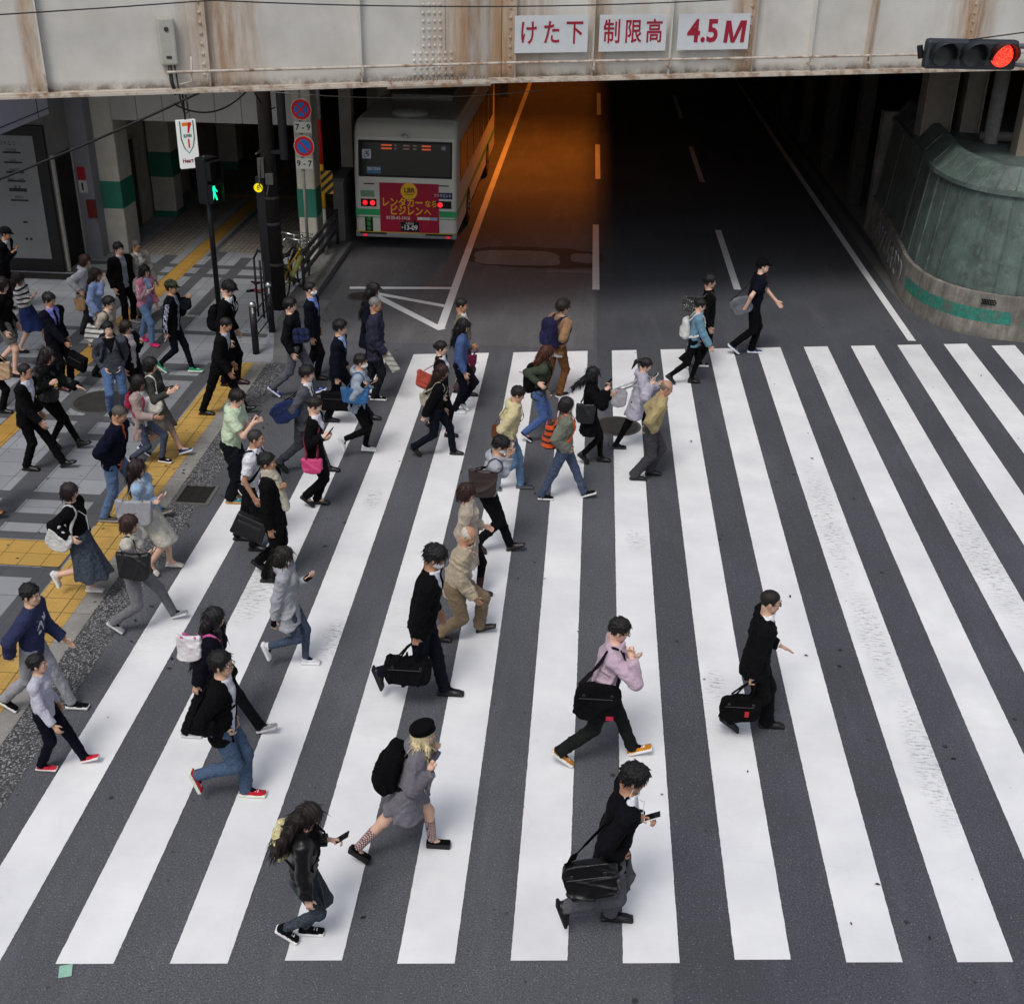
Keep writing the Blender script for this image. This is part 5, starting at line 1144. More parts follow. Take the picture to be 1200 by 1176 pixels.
        b2 = cut(cut(base, A(0, 0, hz), -EZ), W+S*.03*s, S)
        def f(P, b2=b2, hemc=hemc):
            an = np.arctan2(P[:, 1]-hemc[1], P[:, 0]-hemc[0]); dn = np.clip((Hc[2]-P[:, 2])/(Hc[2]-hz), 0, 1)
            return b2(P)+.010*dn*np.sin(an*lo_.get('folds', 9)+2*dn)*(0 if lo_.get('tight') else 1)
        V, F = poly(wrinkle(f, .003, 30, seed), lo, A(hi[0], hi[1], W[2]+.2), vox); link('skirt', mkmesh('skirt', V, F, lm), E)
    if sock:
        fs = []
        for k_, a_ in ((kr, ra), (kl, la)):
            u = nrm(k_-a_); fs.append(cut(rc(a_-u*.02, k_, .042*s, .060*s), a_+u*sock[1]*s, u))
        for f_ in fs: V, F = poly(f_, lo, A(hi[0], hi[1], .7), vox*.9); link('sock', mkmesh('sock', V, F, cloth(sock[0], pat=sock[2] if len(sock) > 2 else None, c2='5a2a2a')), E)
    # --- shoes
    sk = shoe[2] if len(shoe) > 2 else 'flat'; sm1 = leather(shoe[0]) if sk in ('dress', 'heel', 'boot') else cloth(shoe[0]); sm2 = plain(shoe[1], .6)
    for a_, R_ in ((ra, rR), (la, lR)):
        st = .034 if sk == 'plat' else (.014 if sk != 'sneaker' else .019); fw = .046 if sk != 'sneaker' else .050; ln = .122 if fem else .132
        q = lambda x, y, z: a_+R_@(A(x, y, z)*s)
        shp = [rc(q(-.008, 0, -.012), q(.10, 0, -.050), .042*s, .030*s), rbox(q(.062, 0, -.078+st), (ln*s, (fw-.003)*s, st*s), .010*s, R_), ell(q(.105, 0, -.046), (.080*s, .041*s, .026*s), R_), rc(q(-.015, 0, -.03), q(.075, 0, -.048), .038*s, .028*s)]
        if sk in ('boot', 'plat', 'sneaker'): shp.append(cut(rc(q(0, 0, -.03), a_+R_@(A(0, 0, .09)*s), .042*s, .046*s), q(0, 0, .055 if sk == 'boot' else .022), R_@EZ))
        else: shp.append(cut(rc(q(-.01, 0, -.04), q(-.01, 0, .03), .040*s, .042*s), q(0, 0, .004 if sk in ('dress',) else -.012), R_@EZ))
        if sk in ('heel', 'flat'): shp = shp[1:]
        f = UN(shp, .014)
        toe = cut(f, q(.0, 0, -.078), -(R_@EZ))
        V, F = poly(toe, a_-.26*s, a_+.26*s, vox*.62, pad=.012)
        c = (V[F].mean(1)-a_)@R_/s; sl = (c[:, 2] < -.078+2*st*.95).astype(int)
        if sk == 'sneaker' and len(shoe) > 3: sl[(c[:, 0] > .05) & (c[:, 0] < .13) & (c[:, 2] > -.03) & (np.abs(c[:, 1]) < .02) & ((c[:, 0]*90).astype(int) % 2 == 0)] = 2
        link('shoe', mkmesh('shoe', V, F, [sm1, sm2, cloth(shoe[3] if len(shoe) > 3 else 'e8e8e8')], sl), E)
    # --- top layers, inner first
    outer = torso(.02)
    lastf = None
    for li, L_ in enumerate(top):
        k, c = L_[0], L_[1]; o = L_[2] if len(L_) > 2 else {}
        e = (0 if li == len(top)-1 else -.004*s)+{'shirt': .013, 'tee': .017, 'polo': .013, 'sweater': .014, 'hoodie': .020, 'jacket': .018, 'suit': .018, 'coat': .024, 'cardigan': .019, 'bomber': .028}[k]*s+(.004 if li else 0)+o.get('e', 0)*s
        slv = o.get('sleeve', 'long' if k not in ('tee', 'polo') else 'short'); hem = o.get('hem', {'suit': .17, 'coat': .40, 'hoodie': .10, 'cardigan': .16, 'sweater': .08, 'jacket': .12, 'bomber': .04, 'shirt': .02, 'tee': .10, 'polo': .10}[k])
        lo2 = o.get('loose', {'hoodie': .012, 'bomber': .014, 'coat': .008}.get(k, .004))*s
        T = torso(e, hem, o.get('flare', .006 if k in ('suit', 'coat', 'cardigan') else 0)*s)
        f = T if slv is None else UN([T, arms(e, slv, lo2)], .018)
        f = cut(f, N+S*(.026 if k in ('suit',) else .034)*s, S)
        if k in ('shirt', 'polo', 'suit', 'jacket', 'coat'):
            cb = SUB(rc(N-S*.015*s-EX*.006, N+S*.050*s+EX*.004, .066*s+e*.3, .070*s+e*.3, EY, 1.05), rc(N-S*.05*s, N+S*.12*s, .060*s+e*.25, .062*s+e*.25))
            f0 = f; top_ = N+S*.042*s-EX*.02*s; cbc = cut(cb, top_, nrm(S-EX*.35)); f = (lambda P, f0=f0, cbc=cbc: np.minimum(f0(P), cbc(P)))
        if k == 'hoodie' or o.get('hood'):
            hc = N-EX*.055*s+S*.02*s
            f = UN([f, SUB(ell(hc, A(.10, .115, .075)*s), ell(hc+EX*.02+S*.05*s, A(.075, .09, .07)*s))], .02)
        op = o.get('open')
        if op:
            def f(P, f1=f, op=op):
                w_ = (P-Hc)@S; u_ = np.abs((P-Hc)@tl); v_ = (P-Hc)@np.cross(tl, S)
                if op == 'suit': Wd = np.where(w_ > .16*s, (w_/s-.15)*.36*s, np.where(w_ < -.02*s, (-.02-w_/s)*.25*s, -.01))
                elif op == 'v': Wd = np.where(w_ > .28*s, (w_/s-.26)*.42*s, -.01)
                else: Wd = (.070+.03*np.clip((.1-w_/s)*2, 0, 1)+.06*np.clip(w_/s-.38, 0, 1)*1.5)*s*(op if isinstance(op, float) else 1)
                return np.maximum(f1(P), -np.maximum(u_-Wd, .02-v_))
        amp = o.get('wr', {'coat': .006, 'hoodie': .007, 'bomber': .008, 'shirt': .005, 'cardigan': .006}.get(k, .0045))*1.75*s
        outerL = li == len(top)-1; f = wrinkle(f, amp, 34, seed+li*5+1, bias=.75) if outerL or len(top) == 1 else wrinkle(f, amp*.3, 34, seed+li*5+1)
        hi2 = hi.copy(); V, F = poly(f, lo, hi2, vox*(1.0 if li == len(top)-1 else 1.1))
        m = o.get('mat') or cloth(c, pat=o.get('pat'), c2=o.get('c2')); ms = [m]; sl = None
        cn = V[F].mean(1)
        if o.get('tie'):
            ms.append(cloth(o['tie'])); w_ = (cn-Hc)@S; sl = ((np.abs((cn-Hc)@tl) < .024*s) & ((cn-Hc)@np.cross(tl, S) > 0) & (w_ < .49*s)).astype(int)
        if o.get('print'):
            ms.append(cloth(o['print'])); w_ = (cn-Hc)@S; u_ = (cn-Hc)@tl; sl = ((np.abs(u_) < .09*s) & ((cn-Hc)@np.cross(tl, S) > .03) & (np.abs(w_-.30*s) < .10*s) & (np.sin(w_*55+3*np.sin(u_*40)) > .1)).astype(int)
        if o.get('band'):
            ms.append(cloth(o['band'])); w_ = (cn-Hc)@S; sl = ((w_ < (-hem+.06)*s) & (np.abs((cn-Hc)@tl) < .21*s)).astype(int)
        if o.get('pstripe'):
            ms.append(cloth(o['pstripe']))
            sl = np.zeros(len(cn), int)
            for sh, el in ((ShR, eR), (ShL, eL), (eR, wR), (eL, wL)):
                ax = nrm(el-sh); q = cn-sh; t_ = q@ax; out_ = q-np.outer(t_, ax); sgn = -1 if (sh is ShR or sh is eR) else 1
                sl[(t_ > 0) & (t_ < .3*s) & (np.linalg.norm(out_, axis=1) < .085*s) & (out_[:, 1]*sgn > .032*s) & (np.sin(out_[:, 0]*260) > -.2) & (np.abs(out_[:, 0]) < .035*s)] = 1
        nm = {'suit': 'suit_jacket', 'tee': 't_shirt', 'polo': 'polo_shirt', 'bomber': 'jacket'}.get(k, k)
        link(nm, mkmesh(nm, V, F, ms, sl), E); lastf = f
    if ex.get('cuff'):
        for wv, fd in ((wR, fR), (wL, fL)):
            V, F = poly(cut(cut(rc(wv-fd*.03, wv+fd*.03, .036*s, .036*s), wv+fd*.014*s, fd), wv-fd*.02, -fd), wv-.08, wv+.08, .008); link('shirt_cuff', mkmesh('cuff', V, F, cloth(ex['cuff'])), E)
    if ex.get('glove'):
        for hv, fd in ((hR, fR), (hL, fL)):
            V, F = poly(cut(rc(hv-fd*.05, hv+fd*.07, .034*s, .036*s, EY, .9), hv+fd*.06, fd), hv-.12, hv+.12, .009); link('glove', mkmesh('glove', V, F, cloth(ex['glove'])), E)
    if ex.get('scarf'):
        sc = UN([SUB(rc(N-S*.0, N+S*.05*s, .095*s, .085*s, EY, 1.1), rc(N-S*.1, N+S*.2, .055*s, .055*s)), rc(N+EX*.08*s, Hc+S*.10*s+EX*.155*s-EY*.03, .040*s, .048*s, EY, 1.5)], .03)
        V, F = poly(wrinkle(sc, .008, 50, seed), lo, hi, vox); link('scarf', mkmesh('scarf', V, F, cloth(ex['scarf'])), E)
    # --- hair
    ht, hcl = hair[0], hair[1]; hm = hairm(hcl)
    HL = lambda q: hl+HR@(np.asarray(q, float)*hs)
    def hairf(P0):
        P = ((P0-hl)@HR)/hs; x, y, z = P[:, 0], P[:, 1], P[:, 2]
        e = {'short': .015, 'crop': .007, 'buzz': .004, 'bald': .004, 'curly': .034, 'bob': .019, 'long': .018, 'tail': .013, 'bun': .013, 'fluffy': .022, 'ring': .005}[ht]
        rag = .006*np.sin(y*190+x*40)*np.sin(x*150+z*60)
        d = cranium(e)(P)+((.0055 if ht in ('short', 'fluffy', 'bob') else .003)*(np.sin(x*70+y*95+2*np.sin(z*50))*np.sin(z*80+y*60+2*np.sin(x*40))+.5*np.sin(x*170+y*60)*np.sin(y*150+z*90)) if e > .01 else 0)+np.clip(-.03-z, 0, .1)*(.22 if ht in ('short', 'fluffy', 'crop') else 0)+(.009*np.sin(x*150)*np.sin(y*150+1)*np.sin(z*150+2) if ht == 'curly' else 0)
        nap = -.078+.012*np.sin(y*60); lowcut = np.where(x > .012, -.020+.9*(x-.012), np.where(x > -.022, .004, np.maximum(nap, .004-(-.022-x)*5)))+rag*.7
        dd = d
        if ht in ('short', 'crop', 'fluffy', 'curly', 'buzz', 'tail', 'bun', 'ring', 'bald'):
            if ht in ('tail', 'bun'): lowcut = lowcut-.01
            dd = dd+(e*.75)*np.exp(-np.clip(z-lowcut, 0, 1)/.020); dd = np.maximum(dd, lowcut-z)
            fl = .044 if ht in ('short', 'curly', 'tail', 'bun') else (.060 if ht in ('crop', 'buzz') else .038)
            face = rbox((.11, 0, fl-.10), (.062+.004, .070, .10), .03)(P)
            dd = dd+(e*.7)*np.exp(-np.clip(face, 0, 1)/.014); dd = np.maximum(dd, -(face+rag*.9+.006*np.sin(y*120)))
            if ht in ('ring', 'bald'): dd = np.maximum(dd, z-(.045-.4*x))
        if ht in ('bob', 'long'):
            ll = -.10 if ht == 'bob' else -.13
            cur = UN([ell((-.030, 0, -.035), (.088, .094, .10)), rc((-.045, 0, 0), (-.05, 0, ll), .078, .072 if ht == 'bob' else .08, EY, 1.12)], .03)(P)
            dd = smin(dd, np.maximum(cur+rag, ll-z), .02)
            face = rbox((.12, 0, -.075), (.085, .060, .115), .035)(P)
            neckc = rc((.02, 0, -.09), (.03, 0, -.3), .05, .07)(P)
            dd = dd+.010*np.exp(-np.clip(face, 0, 1)/.012); dd = np.maximum(np.maximum(dd, -(face+rag*.8)), -neckc)
        return dd*hs
    fs = [hairf]
    if ht == 'long':
        ln = (hair[2] if len(hair) > 2 else .30)*s; tip = N-EX*(.13*s)-S*(ln-.05*s)
        if len(hair) > 3: tip = tip+A(*hair[3])
        fs.append(rc(HL((-.055, 0, -.05)), tip, .072*s, (.050 if len(hair) < 4 else hair[4] if len(hair) > 4 else .022)*s, EY, 1.35))
    if ht == 'tail': t1 = HL((-.125, 0, .03)); t2 = t1+(A(-.05, 0, -.06) if len(hair) < 3 else A(-.07, 0, -.02))*s; fs += [rc(HL((-.09, 0, .04)), t1, .022*s, .028*s), rc(t1, t2, .030*s, .032*s), rc(t2, t2+A(-.03, 0, -.13)*s+(A(*hair[2]) if len(hair) > 2 else 0)*.4, .032*s, .014*s)]
    if ht == 'bun': fs.append(ell(HL((-.115, 0, .01)), A(.035, .038, .035)*s))
    if ex.get('locks'):
        for sg in (-1, 1):
            l0, l1 = HL((.015, sg*.068, -.05)), HL((.03, sg*.072, -.12)); l2 = N+EX*.12*s+EY*sg*.085*s-S*(ex['locks']+.02)*s; l1 = l1+EX*.02+EY*sg*.02
            fs += [rc(l0, l1, .026*s, .028*s), rc(l1, l2, .030*s, .016*s)]
    hf = UN(fs, .02*s)
    if ht == 'long': hf2 = hf; hf = lambda P: hf2(P)+.0035*np.sin(P[:, 1]*150+P[:, 0]*110+3*np.sin(P[:, 2]*14))+.004*np.sin(P[:, 1]*50+P[:, 2]*30+P[:, 0]*40)
    pt = [hl-.2*s, hl+.2*s]+([N+A(.25, .2, .1), N-A(.1, .2, ex['locks']+.12)] if ex.get('locks') else [])+([tip-.12*s, tip+.12*s] if ht == 'long' else [])
    V, F = poly(hf, np.min(pt, 0)-A(.12 if ht == 'tail' else 0, 0, .12 if ht == 'tail' else 0), np.max(pt, 0), vox*.6, pad=.02)
    if len(F) and ht not in ('buzz', 'ring', 'bald') and B[1] < 30:
        rs_ = np.random.RandomState(seed); nS = {'long': 420, 'bob': 360, 'tail': 260, 'bun': 220, 'crop': 260, 'curly': 420}.get(ht, 420)
        vi = rs_.randint(0, len(V), nS); p0 = V[vi]; eps = .004
        g_ = np.column_stack([hf(p0+e_*eps)-hf(p0-e_*eps) for e_ in (EX, EY, EZ)]); g_ /= np.linalg.norm(g_, axis=1)[:, None]+1e-6
        q0 = (p0-hl)@HR; flow = np.column_stack([np.where(q0[:, 0] > 0, .75, -.55), q0[:, 1]*3, np.where(q0[:, 2] > .09, -.1, -.9)])@HR.T if ht in ('short', 'fluffy', 'crop', 'curly') else np.tile(-S*1.0-EX*.25, (nS, 1))
        flow = flow-g_*np.sum(flow*g_, 1)[:, None]; out_ = {'short': .16, 'fluffy': .26, 'crop': .10, 'curly': 1.2}.get(ht, .14)
        dr = flow+g_*out_+rs_.normal(size=(nS, 3))*(.15 if ht != 'curly' else .6); dr /= np.linalg.norm(dr, axis=1)[:, None]
        Ls = rs_.uniform(.5, 1.2, nS)*{'long': .11, 'bob': .06, 'tail': .04, 'bun': .03, 'crop': .018, 'short': .028, 'fluffy': .034}.get(ht, .03)*s
        sd = np.cross(dr, g_); sd /= np.linalg.norm(sd, axis=1)[:, None]+1e-6; r0 = .0065*s if ht not in ('long', 'bob') else .006*s
        p0 = p0-g_*.004; rings = []
        for tt, rr_ in ((0, 1.0), (.5, .8), (1.0, .12)):
            c_ = p0+dr*(Ls*tt)[:, None]-EZ*(.35*tt*tt*Ls)[:, None]
            for k_ in range(3):
                an_ = 2.094*k_; rings.append(c_+(sd*math.cos(an_)+g_*math.sin(an_)*.6)*r0*rr_)
        RV = np.stack(rings, 1).reshape(-1, 3); bi_ = np.arange(nS)[:, None]*9+len(V)
        FF = np.concatenate([np.column_stack([bi_[:, 0]+a_*3+k_, bi_[:, 0]+a_*3+(k_+1) % 3, bi_[:, 0]+(a_+1)*3+(k_+1) % 3, bi_[:, 0]+(a_+1)*3+k_]) for a_ in (0, 1) for k_ in range(3)])
        ok_ = (q0[:, 0] < .07) | (q0[:, 2] > .07) | (ht in ('long', 'bob'))
        if ex.get('cap') or ex.get('beret'): ok_ &= (q0[:, 2] < -.01)
        FF = FF[np.tile(ok_, 6)]
        V = np.concatenate([V, RV]); F = np.concatenate([F, FF])
    if len(F): link('hair', mkmesh('hair', V, F, hm), E)
    if ex.get('mask'):
        f = cut(lambda P: SUB(UN([ell((.020, 0, -.045), (.094, .068, .062)), ell((.07, 0, -.04), (.040, .034, .044))], .02), ell((.0, 0, -.04), (.080, .061, .2)))(P), (.018, 0, 0), (-1, 0, .15))
        V, F = poly(f, (-.02, -.1, -.13), (.14, .1, .04), .008, pad=.015); link('face_mask', mkmesh('mask', place(V, HR, hl, hs), F, cloth('e8eae8')), E)
    if ex.get('glasses'):
        g = MB()
        for sg in (1, -1):
            g.tube([HL((.107+.002*math.cos(t), sg*(.032+.022*math.cos(t)), .003+.017*math.sin(t))) for t in np.linspace(0, 2*math.pi, 15)[:-1]], .0028, 6, closed=True)
            g.tube([HL((.104, sg*.054, .008)), HL((.05, sg*.074, .006)), HL((-.005, sg*.080, .0))], .0026, 6)
        g.tube([HL((.107, -.010, .006)), HL((.110, 0, .008)), HL((.107, .010, .006))], .0026, 6); g.build('glasses', plain('1a1513', .3), E)
    if ex.get('cap'):
        def cf(P0):
            P = ((P0-hl)@HR)/hs; d = np.maximum(cranium(.024)(P), .030-P[:, 2]+P[:, 0]*.12)
            br = np.maximum(np.abs(P[:, 2]-.036+.25*(P[:, 0]-.08)+P[:, 1]**2*4)-.005, np.linalg.norm((P[:, :2]-A(.075, 0))/A(1.25, 1), axis=1)-.075)
            br = np.maximum(br, .04-P[:, 0]); return smin(d, br, .008)*hs
        V, F = poly(cf, hl-.24*s, hl+.24*s, vox*.55, pad=.02); link('cap', mkmesh('cap', V, F, cloth(ex['cap'], pat='camo' if ex.get('camo') else None, c2='23261a')), E)
    if ex.get('beret'):
        Rb = np.asarray(Matrix.Rotation(rad(-25), 3, 'Y'))
        f = lambda P0: (lambda P: UN([ell((-.03, 0, .085), (.135, .122, .055), Rb), np_min_cut], .02)(P)*hs)(((P0-hl)@HR)/hs)
        np_min_cut = cut(cranium(.034), (0, 0, .035), (.35, 0, -1))
        V, F = poly(f, hl-.26*s, hl+.26*s, vox*.55, pad=.02); link('beret', mkmesh('beret', V, F, cloth(ex['beret'])), E)
    if ex.get('buds'):
        g = MB(); g.tube([HL((.0, -.086, -.015)), HL((.012, -.088, -.04)), HL((.03, -.075, -.12)), list(N+EX*.13*s+S*-.05*s), list(CH+EX*.15*s)], .0032, 6); g.build('earphone_cord', plain('e6e6e6', .5), E)
    if ex.get('lanyard'):
        g = MB(); pp = [N-tl*.07+EX*.03, N-tl*.08*s+EX*.07*s-S*.04*s, CH+EX*.17*s-tl*.02, W+EX*.17*s-tl*.02]; g.tube([list(x) for x in pp], .004, 6); g.build('necklace', plain('d8d8d8', .4), E)
    P = dict(E=E, Hc=Hc, S=S, N=N, CH=CH, W=W, ShR=ShR, ShL=ShL, eR=eR, eL=eL, hR=hR, hL=hL, fR=fR, fL=fL, s=s, f=lastf, hl=hl, HR=HR, bx=bx, by=by, yaw=rad(yaw), cy=cy, sy=sy, hs=hs, W2L=W2L, tl=tl, vox=vox)
    ALLP.append(P)
    return P
def GROUNDZ(x): return 0.006 if x > -5.5 else 0.012
def wloc(P, q): q = np.asarray(q, float); return (P['bx']+P['cy']*q[0]-P['sy']*q[1], P['by']+P['sy']*q[0]+P['cy']*q[1], q[2]+P['E'].location.z)
def pushout(P, pts, off=.012, n=26, it=4):
    pts = [np.asarray(p, float) for p in pts]; seg = [0]
    for a, b in zip(pts, pts[1:]): seg.append(seg[-1]+np.linalg.norm(b-a))
    T = np.linspace(0, seg[-1], n); Q = np.array([[np.interp(t, seg, [p[i] for p in pts]) for i in range(3)] for t in T])
    f = P['f']; G_ = None
    for _ in range(it):
        d = f(Q); g = np.column_stack([(f(Q+e*.006)-f(Q-e*.006))/.012 for e in (EX, EY, EZ)])
        g /= np.linalg.norm(g, axis=1)[:, None]+1e-6
        mv = np.where(d < off, off-d, 0); mv[0] = min(mv[0], 0 if False else mv[0]); Q = Q+g*mv[:, None]
    for _ in range(2): Q[1:-1] = Q[1:-1]*.5+(Q[:-2]+Q[2:])*.25
    g = np.column_stack([(f(Q+e*.006)-f(Q-e*.006))/.012 for e in (EX, EY, EZ)]); g /= np.linalg.norm(g, axis=1)[:, None]+1e-6
    return Q, g
def strap(P, parent, pts, col, wd=.022, name='strap', mat=None, org=None):
    Q, g = pushout(P, pts); Q = Q-org
    b = MB(); b.tube([list(q) for q in Q], wd, 8, flat=.22, flatdir=[list(x) for x in g]); return b.build(name, mat or cloth(col), parent, smooth=True)
# a carried thing of its own: shape in metres, centre given as a sight point on the bag's own upright plane
def bag(P, kind, c, px=None, dy=-.27, size=(.40, .30, .14), label='', cat='bag', rot=0, tilt=0, strapc=None, side=-1, acc=None, mat=None, group=None, cross=False, at=None, pat=None, c2=None, nostrap=False, hand=None):
    s = P['s']
    if at is not None: ctr = np.asarray(at, float)
    elif px is not None: ctr = P['W2L'](PY(px[0], px[1], P['by']+(dy+.03 if dy < -.15 else dy)))
    else: ctr = P['CH']-EX*.175*s
    m = mat or cloth(c, pat=pat, c2=c2); w_, h_, d_ = [q*.95 for q in size]
    R = np.asarray(Matrix.Rotation(rad(rot), 3, 'Z') @ Matrix.Rotation(rad(tilt), 3, 'Y'))
    X, Y_, Z_ = R[:, 0], R[:, 1], R[:, 2]
    vx = max(.009, P['vox']*.7)
    name = {'backpack': 'backpack', 'tote': 'tote_bag', 'brief': 'briefcase', 'shoulder': 'shoulder_bag', 'duffel': 'duffel_bag', 'messenger': 'messenger_bag', 'hand': 'handbag', 'suitbag': 'business_bag'}[kind]
    E = empty(name, wloc(P, ctr), P['yaw'], label, cat, group)
    sc = strapc or c; seed = len(label)
    def bm_(nm, f, ext, mm, v=vx):
        V, F = poly(f, -A(*ext), A(*ext), v, pad=.02)
        return link(nm, mkmesh(nm, V, F, mm), E)
    if kind == 'backpack':
        f = UN([rbox((0, 0, 0), (d_/2, w_/2, h_/2), .07, R, .35), rbox(R@A(-d_*.42, 0, -h_*.16), (d_*.2, w_*.36, h_*.24), .03, R)], .02)
        f = wrinkle(f, .013, 26, seed); bm_('bag_body', f, (.4, .4, .4), m)
        bm_('front_pocket', wrinkle(rbox(R@A(-d_*.52, 0, -h_*.18), (d_*.16, w_*.34, h_*.22), .025, R), .004, 40, seed), (.4, .4, .4), cloth(acc) if acc else m)
        for sg in (-1, 1):
            sh = P['ShR'] if sg < 0 else P['ShL']; inn = P['N']+(sh-P['N'])*.55
            pts = [ctr+R@A(d_*.3, sg*w_*.25, h_*.40), inn+EZ*.06*s-EX*.03, inn+EX*.13*s-P['S']*.04*s, P['CH']+P['tl']*sg*.13*s+EX*.15*s, P['W']+P['tl']*sg*.17*s+EX*.06*s, ctr+R@A(d_*.3, sg*w_*.35, -h_*.38)]
            strap(P, E, pts, sc, .024*s, org=ctr)
        b = MB(); b.tube([list(R@A(d_*.2, y, h_*.46+.03*math.cos(y*20))) for y in np.linspace(-.06, .06, 7)], .009, 6); b.build('grab_handle', m, E, smooth=True)
        return E
    def f0(P_, w_=w_, h_=h_, d_=d_):
        q = P_@R; t = np.clip(q[:, 2]/h_+.5, 0, 1)            # slack body: full at the foot, pinched flat at the mouth
        u_ = np.clip(np.abs(q[:, 0])/w_*2, 0, 1)
        if kind in ('tote', 'hand'): r = .04; top_ = h_*.5-.026*(1-u_**2); wx = w_*.5*(.82+.15*t); wy = d_*.5*(1.0-.6*t); bot = .035*u_**2
        else: r = min(.07, .17*min(w_, h_)); top_ = h_*.5-.10*h_*u_**2; wx = w_*.5*(.88+.12*np.sin(t*2.8)); wy = d_*.5*(1.05-.55*t); bot = .14*h_*u_**2*.6
        dx_, dy_, dz_ = np.abs(q[:, 0])-(wx-r), np.abs(q[:, 1])-(wy-.02), np.maximum(q[:, 2]-top_+r, -q[:, 2]-h_*.5+r+bot)
        o2 = np.hypot(np.maximum(dx_, 0), np.maximum(dz_, 0))+np.minimum(np.maximum(dx_, dz_), 0)-r
        m_ = np.column_stack([o2+.02, dy_])
        return np.linalg.norm(np.maximum(m_, 0), axis=1)+np.minimum(m_.max(1), 0)-.02
    if kind in ('tote', 'shoulder', 'hand'):
        bowl = f0
        f = wrinkle(bowl, .011, 26, seed)
        bm_('bag_body', f, (w_*.75+.06, d_+.1, h_*.75+.06), m)
        sh = P['ShR'] if side < 0 else P['ShL']
        if nostrap: return E
        for q in ((-1, 1) if kind != 'shoulder' else (0,)):
            yy = q*d_*.32
            if hand is not None:
                hh = P['hR'] if hand < 0 else P['hL']; top_ = hh+(P['fR'] if hand < 0 else P['fL'])*.05-ctr
                b = MB(); a0 = R@A(-w_*.25, yy, h_*.44); a1 = R@A(w_*.25, yy, h_*.44)
                b.tube([list(x) for x in (a0, a0*.4+top_*.6-X*.05, top_, a1*.4+top_*.6+X*.05, a1)], .009, 8); b.build('handle', cloth(sc) if not mat else mat, E, smooth=True)
            else:
                inn = sh+(P['N']-sh)*.25
                pts = [ctr+R@A(-w_*.25, yy, h_*.45), inn-EX*.07*s-P['S']*.02, inn+EZ*.07*s, inn+EX*.07*s-P['S']*.03, ctr+R@A(w_*.25, yy, h_*.45)]
                if cross:
                    o = P['ShL'] if side < 0 else P['ShR']; inn = P['N']+(o-P['N'])*.45
                    pts = [ctr+R@A(-w_*.3, 0, h_*.4), P['CH']-EX*.16*s, inn-EX*.06*s, inn+EZ*.07*s, inn+EX*.10*s-P['S']*.06*s, P['CH']+EX*.19*s-P['S']*.05*s, ctr+R@A(w_*.3, 0, h_*.4)]
                strap(P, E, pts, sc, (.013 if kind != 'shoulder' else .02)*s, org=ctr)
        return E
    # brief, duffel, messenger, suitbag
    tp = {'brief': .04, 'suitbag': .22, 'duffel': .35, 'messenger': .22}[kind]
    f = wrinkle(rbox((0, 0, 0), (w_/2, d_/2, h_/2), .022, R, tp), .003, 22, seed) if kind == 'brief' else wrinkle(f0, .016, 24, seed)
    if kind == 'duffel': f = SUB(f, rbox(R@A(0, 0, h_*.5), (w_*.36, d_*.28, h_*.10), .02, R))
    bm_('bag_body', f, (w_*.6+.08, d_+.1, h_*.6+.08), m)
    if kind == 'brief': bm_('pocket_flap', rbox(R@A(0, -d_*.5, -h_*.08), (w_*.40, .012, h_*.34), .010, R), (w_*.6+.05, d_+.1, h_*.6+.05), m)
    if kind != 'brief':
        for x in (-.3, .3): b = MB(); b.tube([list(R@A(w_*x+.013*math.cos(t), -d_*.36-.010, h_*.26+.013*math.sin(t))) for t in np.linspace(0, 6.28, 9)[:-1]], .003, 5, closed=True); b.build('ring', plain('5a5a5e', .35, .8), E)
    b = MB(); b.tube([list(R@A(x, -d_*(.51 if kind == 'brief' else .40)-.012, h_*.18)) for x in np.linspace(-w_*.40, w_*.32, 8)], .0028, 6); b.build('zip', plain('4a4a4d', .45, .6), E)
    if kind in ('brief', 'suitbag', 'duffel') and hand is not None:
        hh = P['hR'] if hand < 0 else P['hL']; top_ = hh+(P['fR'] if hand < 0 else P['fL'])*.055-ctr
        for q in (-1, 1):
            b = MB(); a0 = R@A(-.09, q*d_*.25, h_*.46); a1 = R@A(.09, q*d_*.25, h_*.46)
            b.tube([list(x) for x in (a0, a0*.3+(top_-X*.05)*.7, top_-X*.03, top_+X*.03, a1*.3+(top_+X*.05)*.7, a1)], .010, 8); b.build('handle', m, E, smooth=True)
    elif not nostrap:
        sh = P['ShR'] if side < 0 else P['ShL']
        if cross:
            o = P['ShL'] if side < 0 else P['ShR']; inn = P['N']+(o-P['N'])*.45
            pts = [ctr+R@A(-w_*.42, 0, h_*.42), P['CH']-EX*.16*s, inn-EX*.06*s, inn+EZ*.07*s, inn+EX*.10*s-P['S']*.06*s, P['CH']+EX*.19*s-P['S']*.08*s, ctr+R@A(w_*.42, 0, h_*.42)]
        else:
            inn = sh+(P['N']-sh)*.35; pts = [ctr+R@A(-w_*.40, 0, h_*.42), inn-EX*.08*s-P['S']*.03, inn+EZ*.07*s, inn+EX*.08*s-P['S']*.04, ctr+R@A(w_*.40, 0, h_*.42)]
        strap(P, E, pts, sc, .026*s, org=ctr)
    return E
def phone(P, hand=-1, label='', c='15161a', up=50, case=None):
    hh, fd = (P['hR'], P['fR']) if hand < 0 else (P['hL'], P['fL'])
    ctr = hh+fd*.080+A(.008, 0, .020); E = empty('phone', wloc(P, ctr), P['yaw'], label, 'phone', 'phones held in hands')
    R = Matrix.Rotation(rad(-up), 4, 'Y')
    b = MB(); b.box((-.072, -.036, -.0045), (.072, .036, .0045), 0, R); b.build('case', plain(case or c, .35), E, bevel=.003)
    b = MB(); b.box((-.064, -.032, .0047), (.064, .032, .0062), 0, R); b.build('screen', glass('111318'), E)
    return E
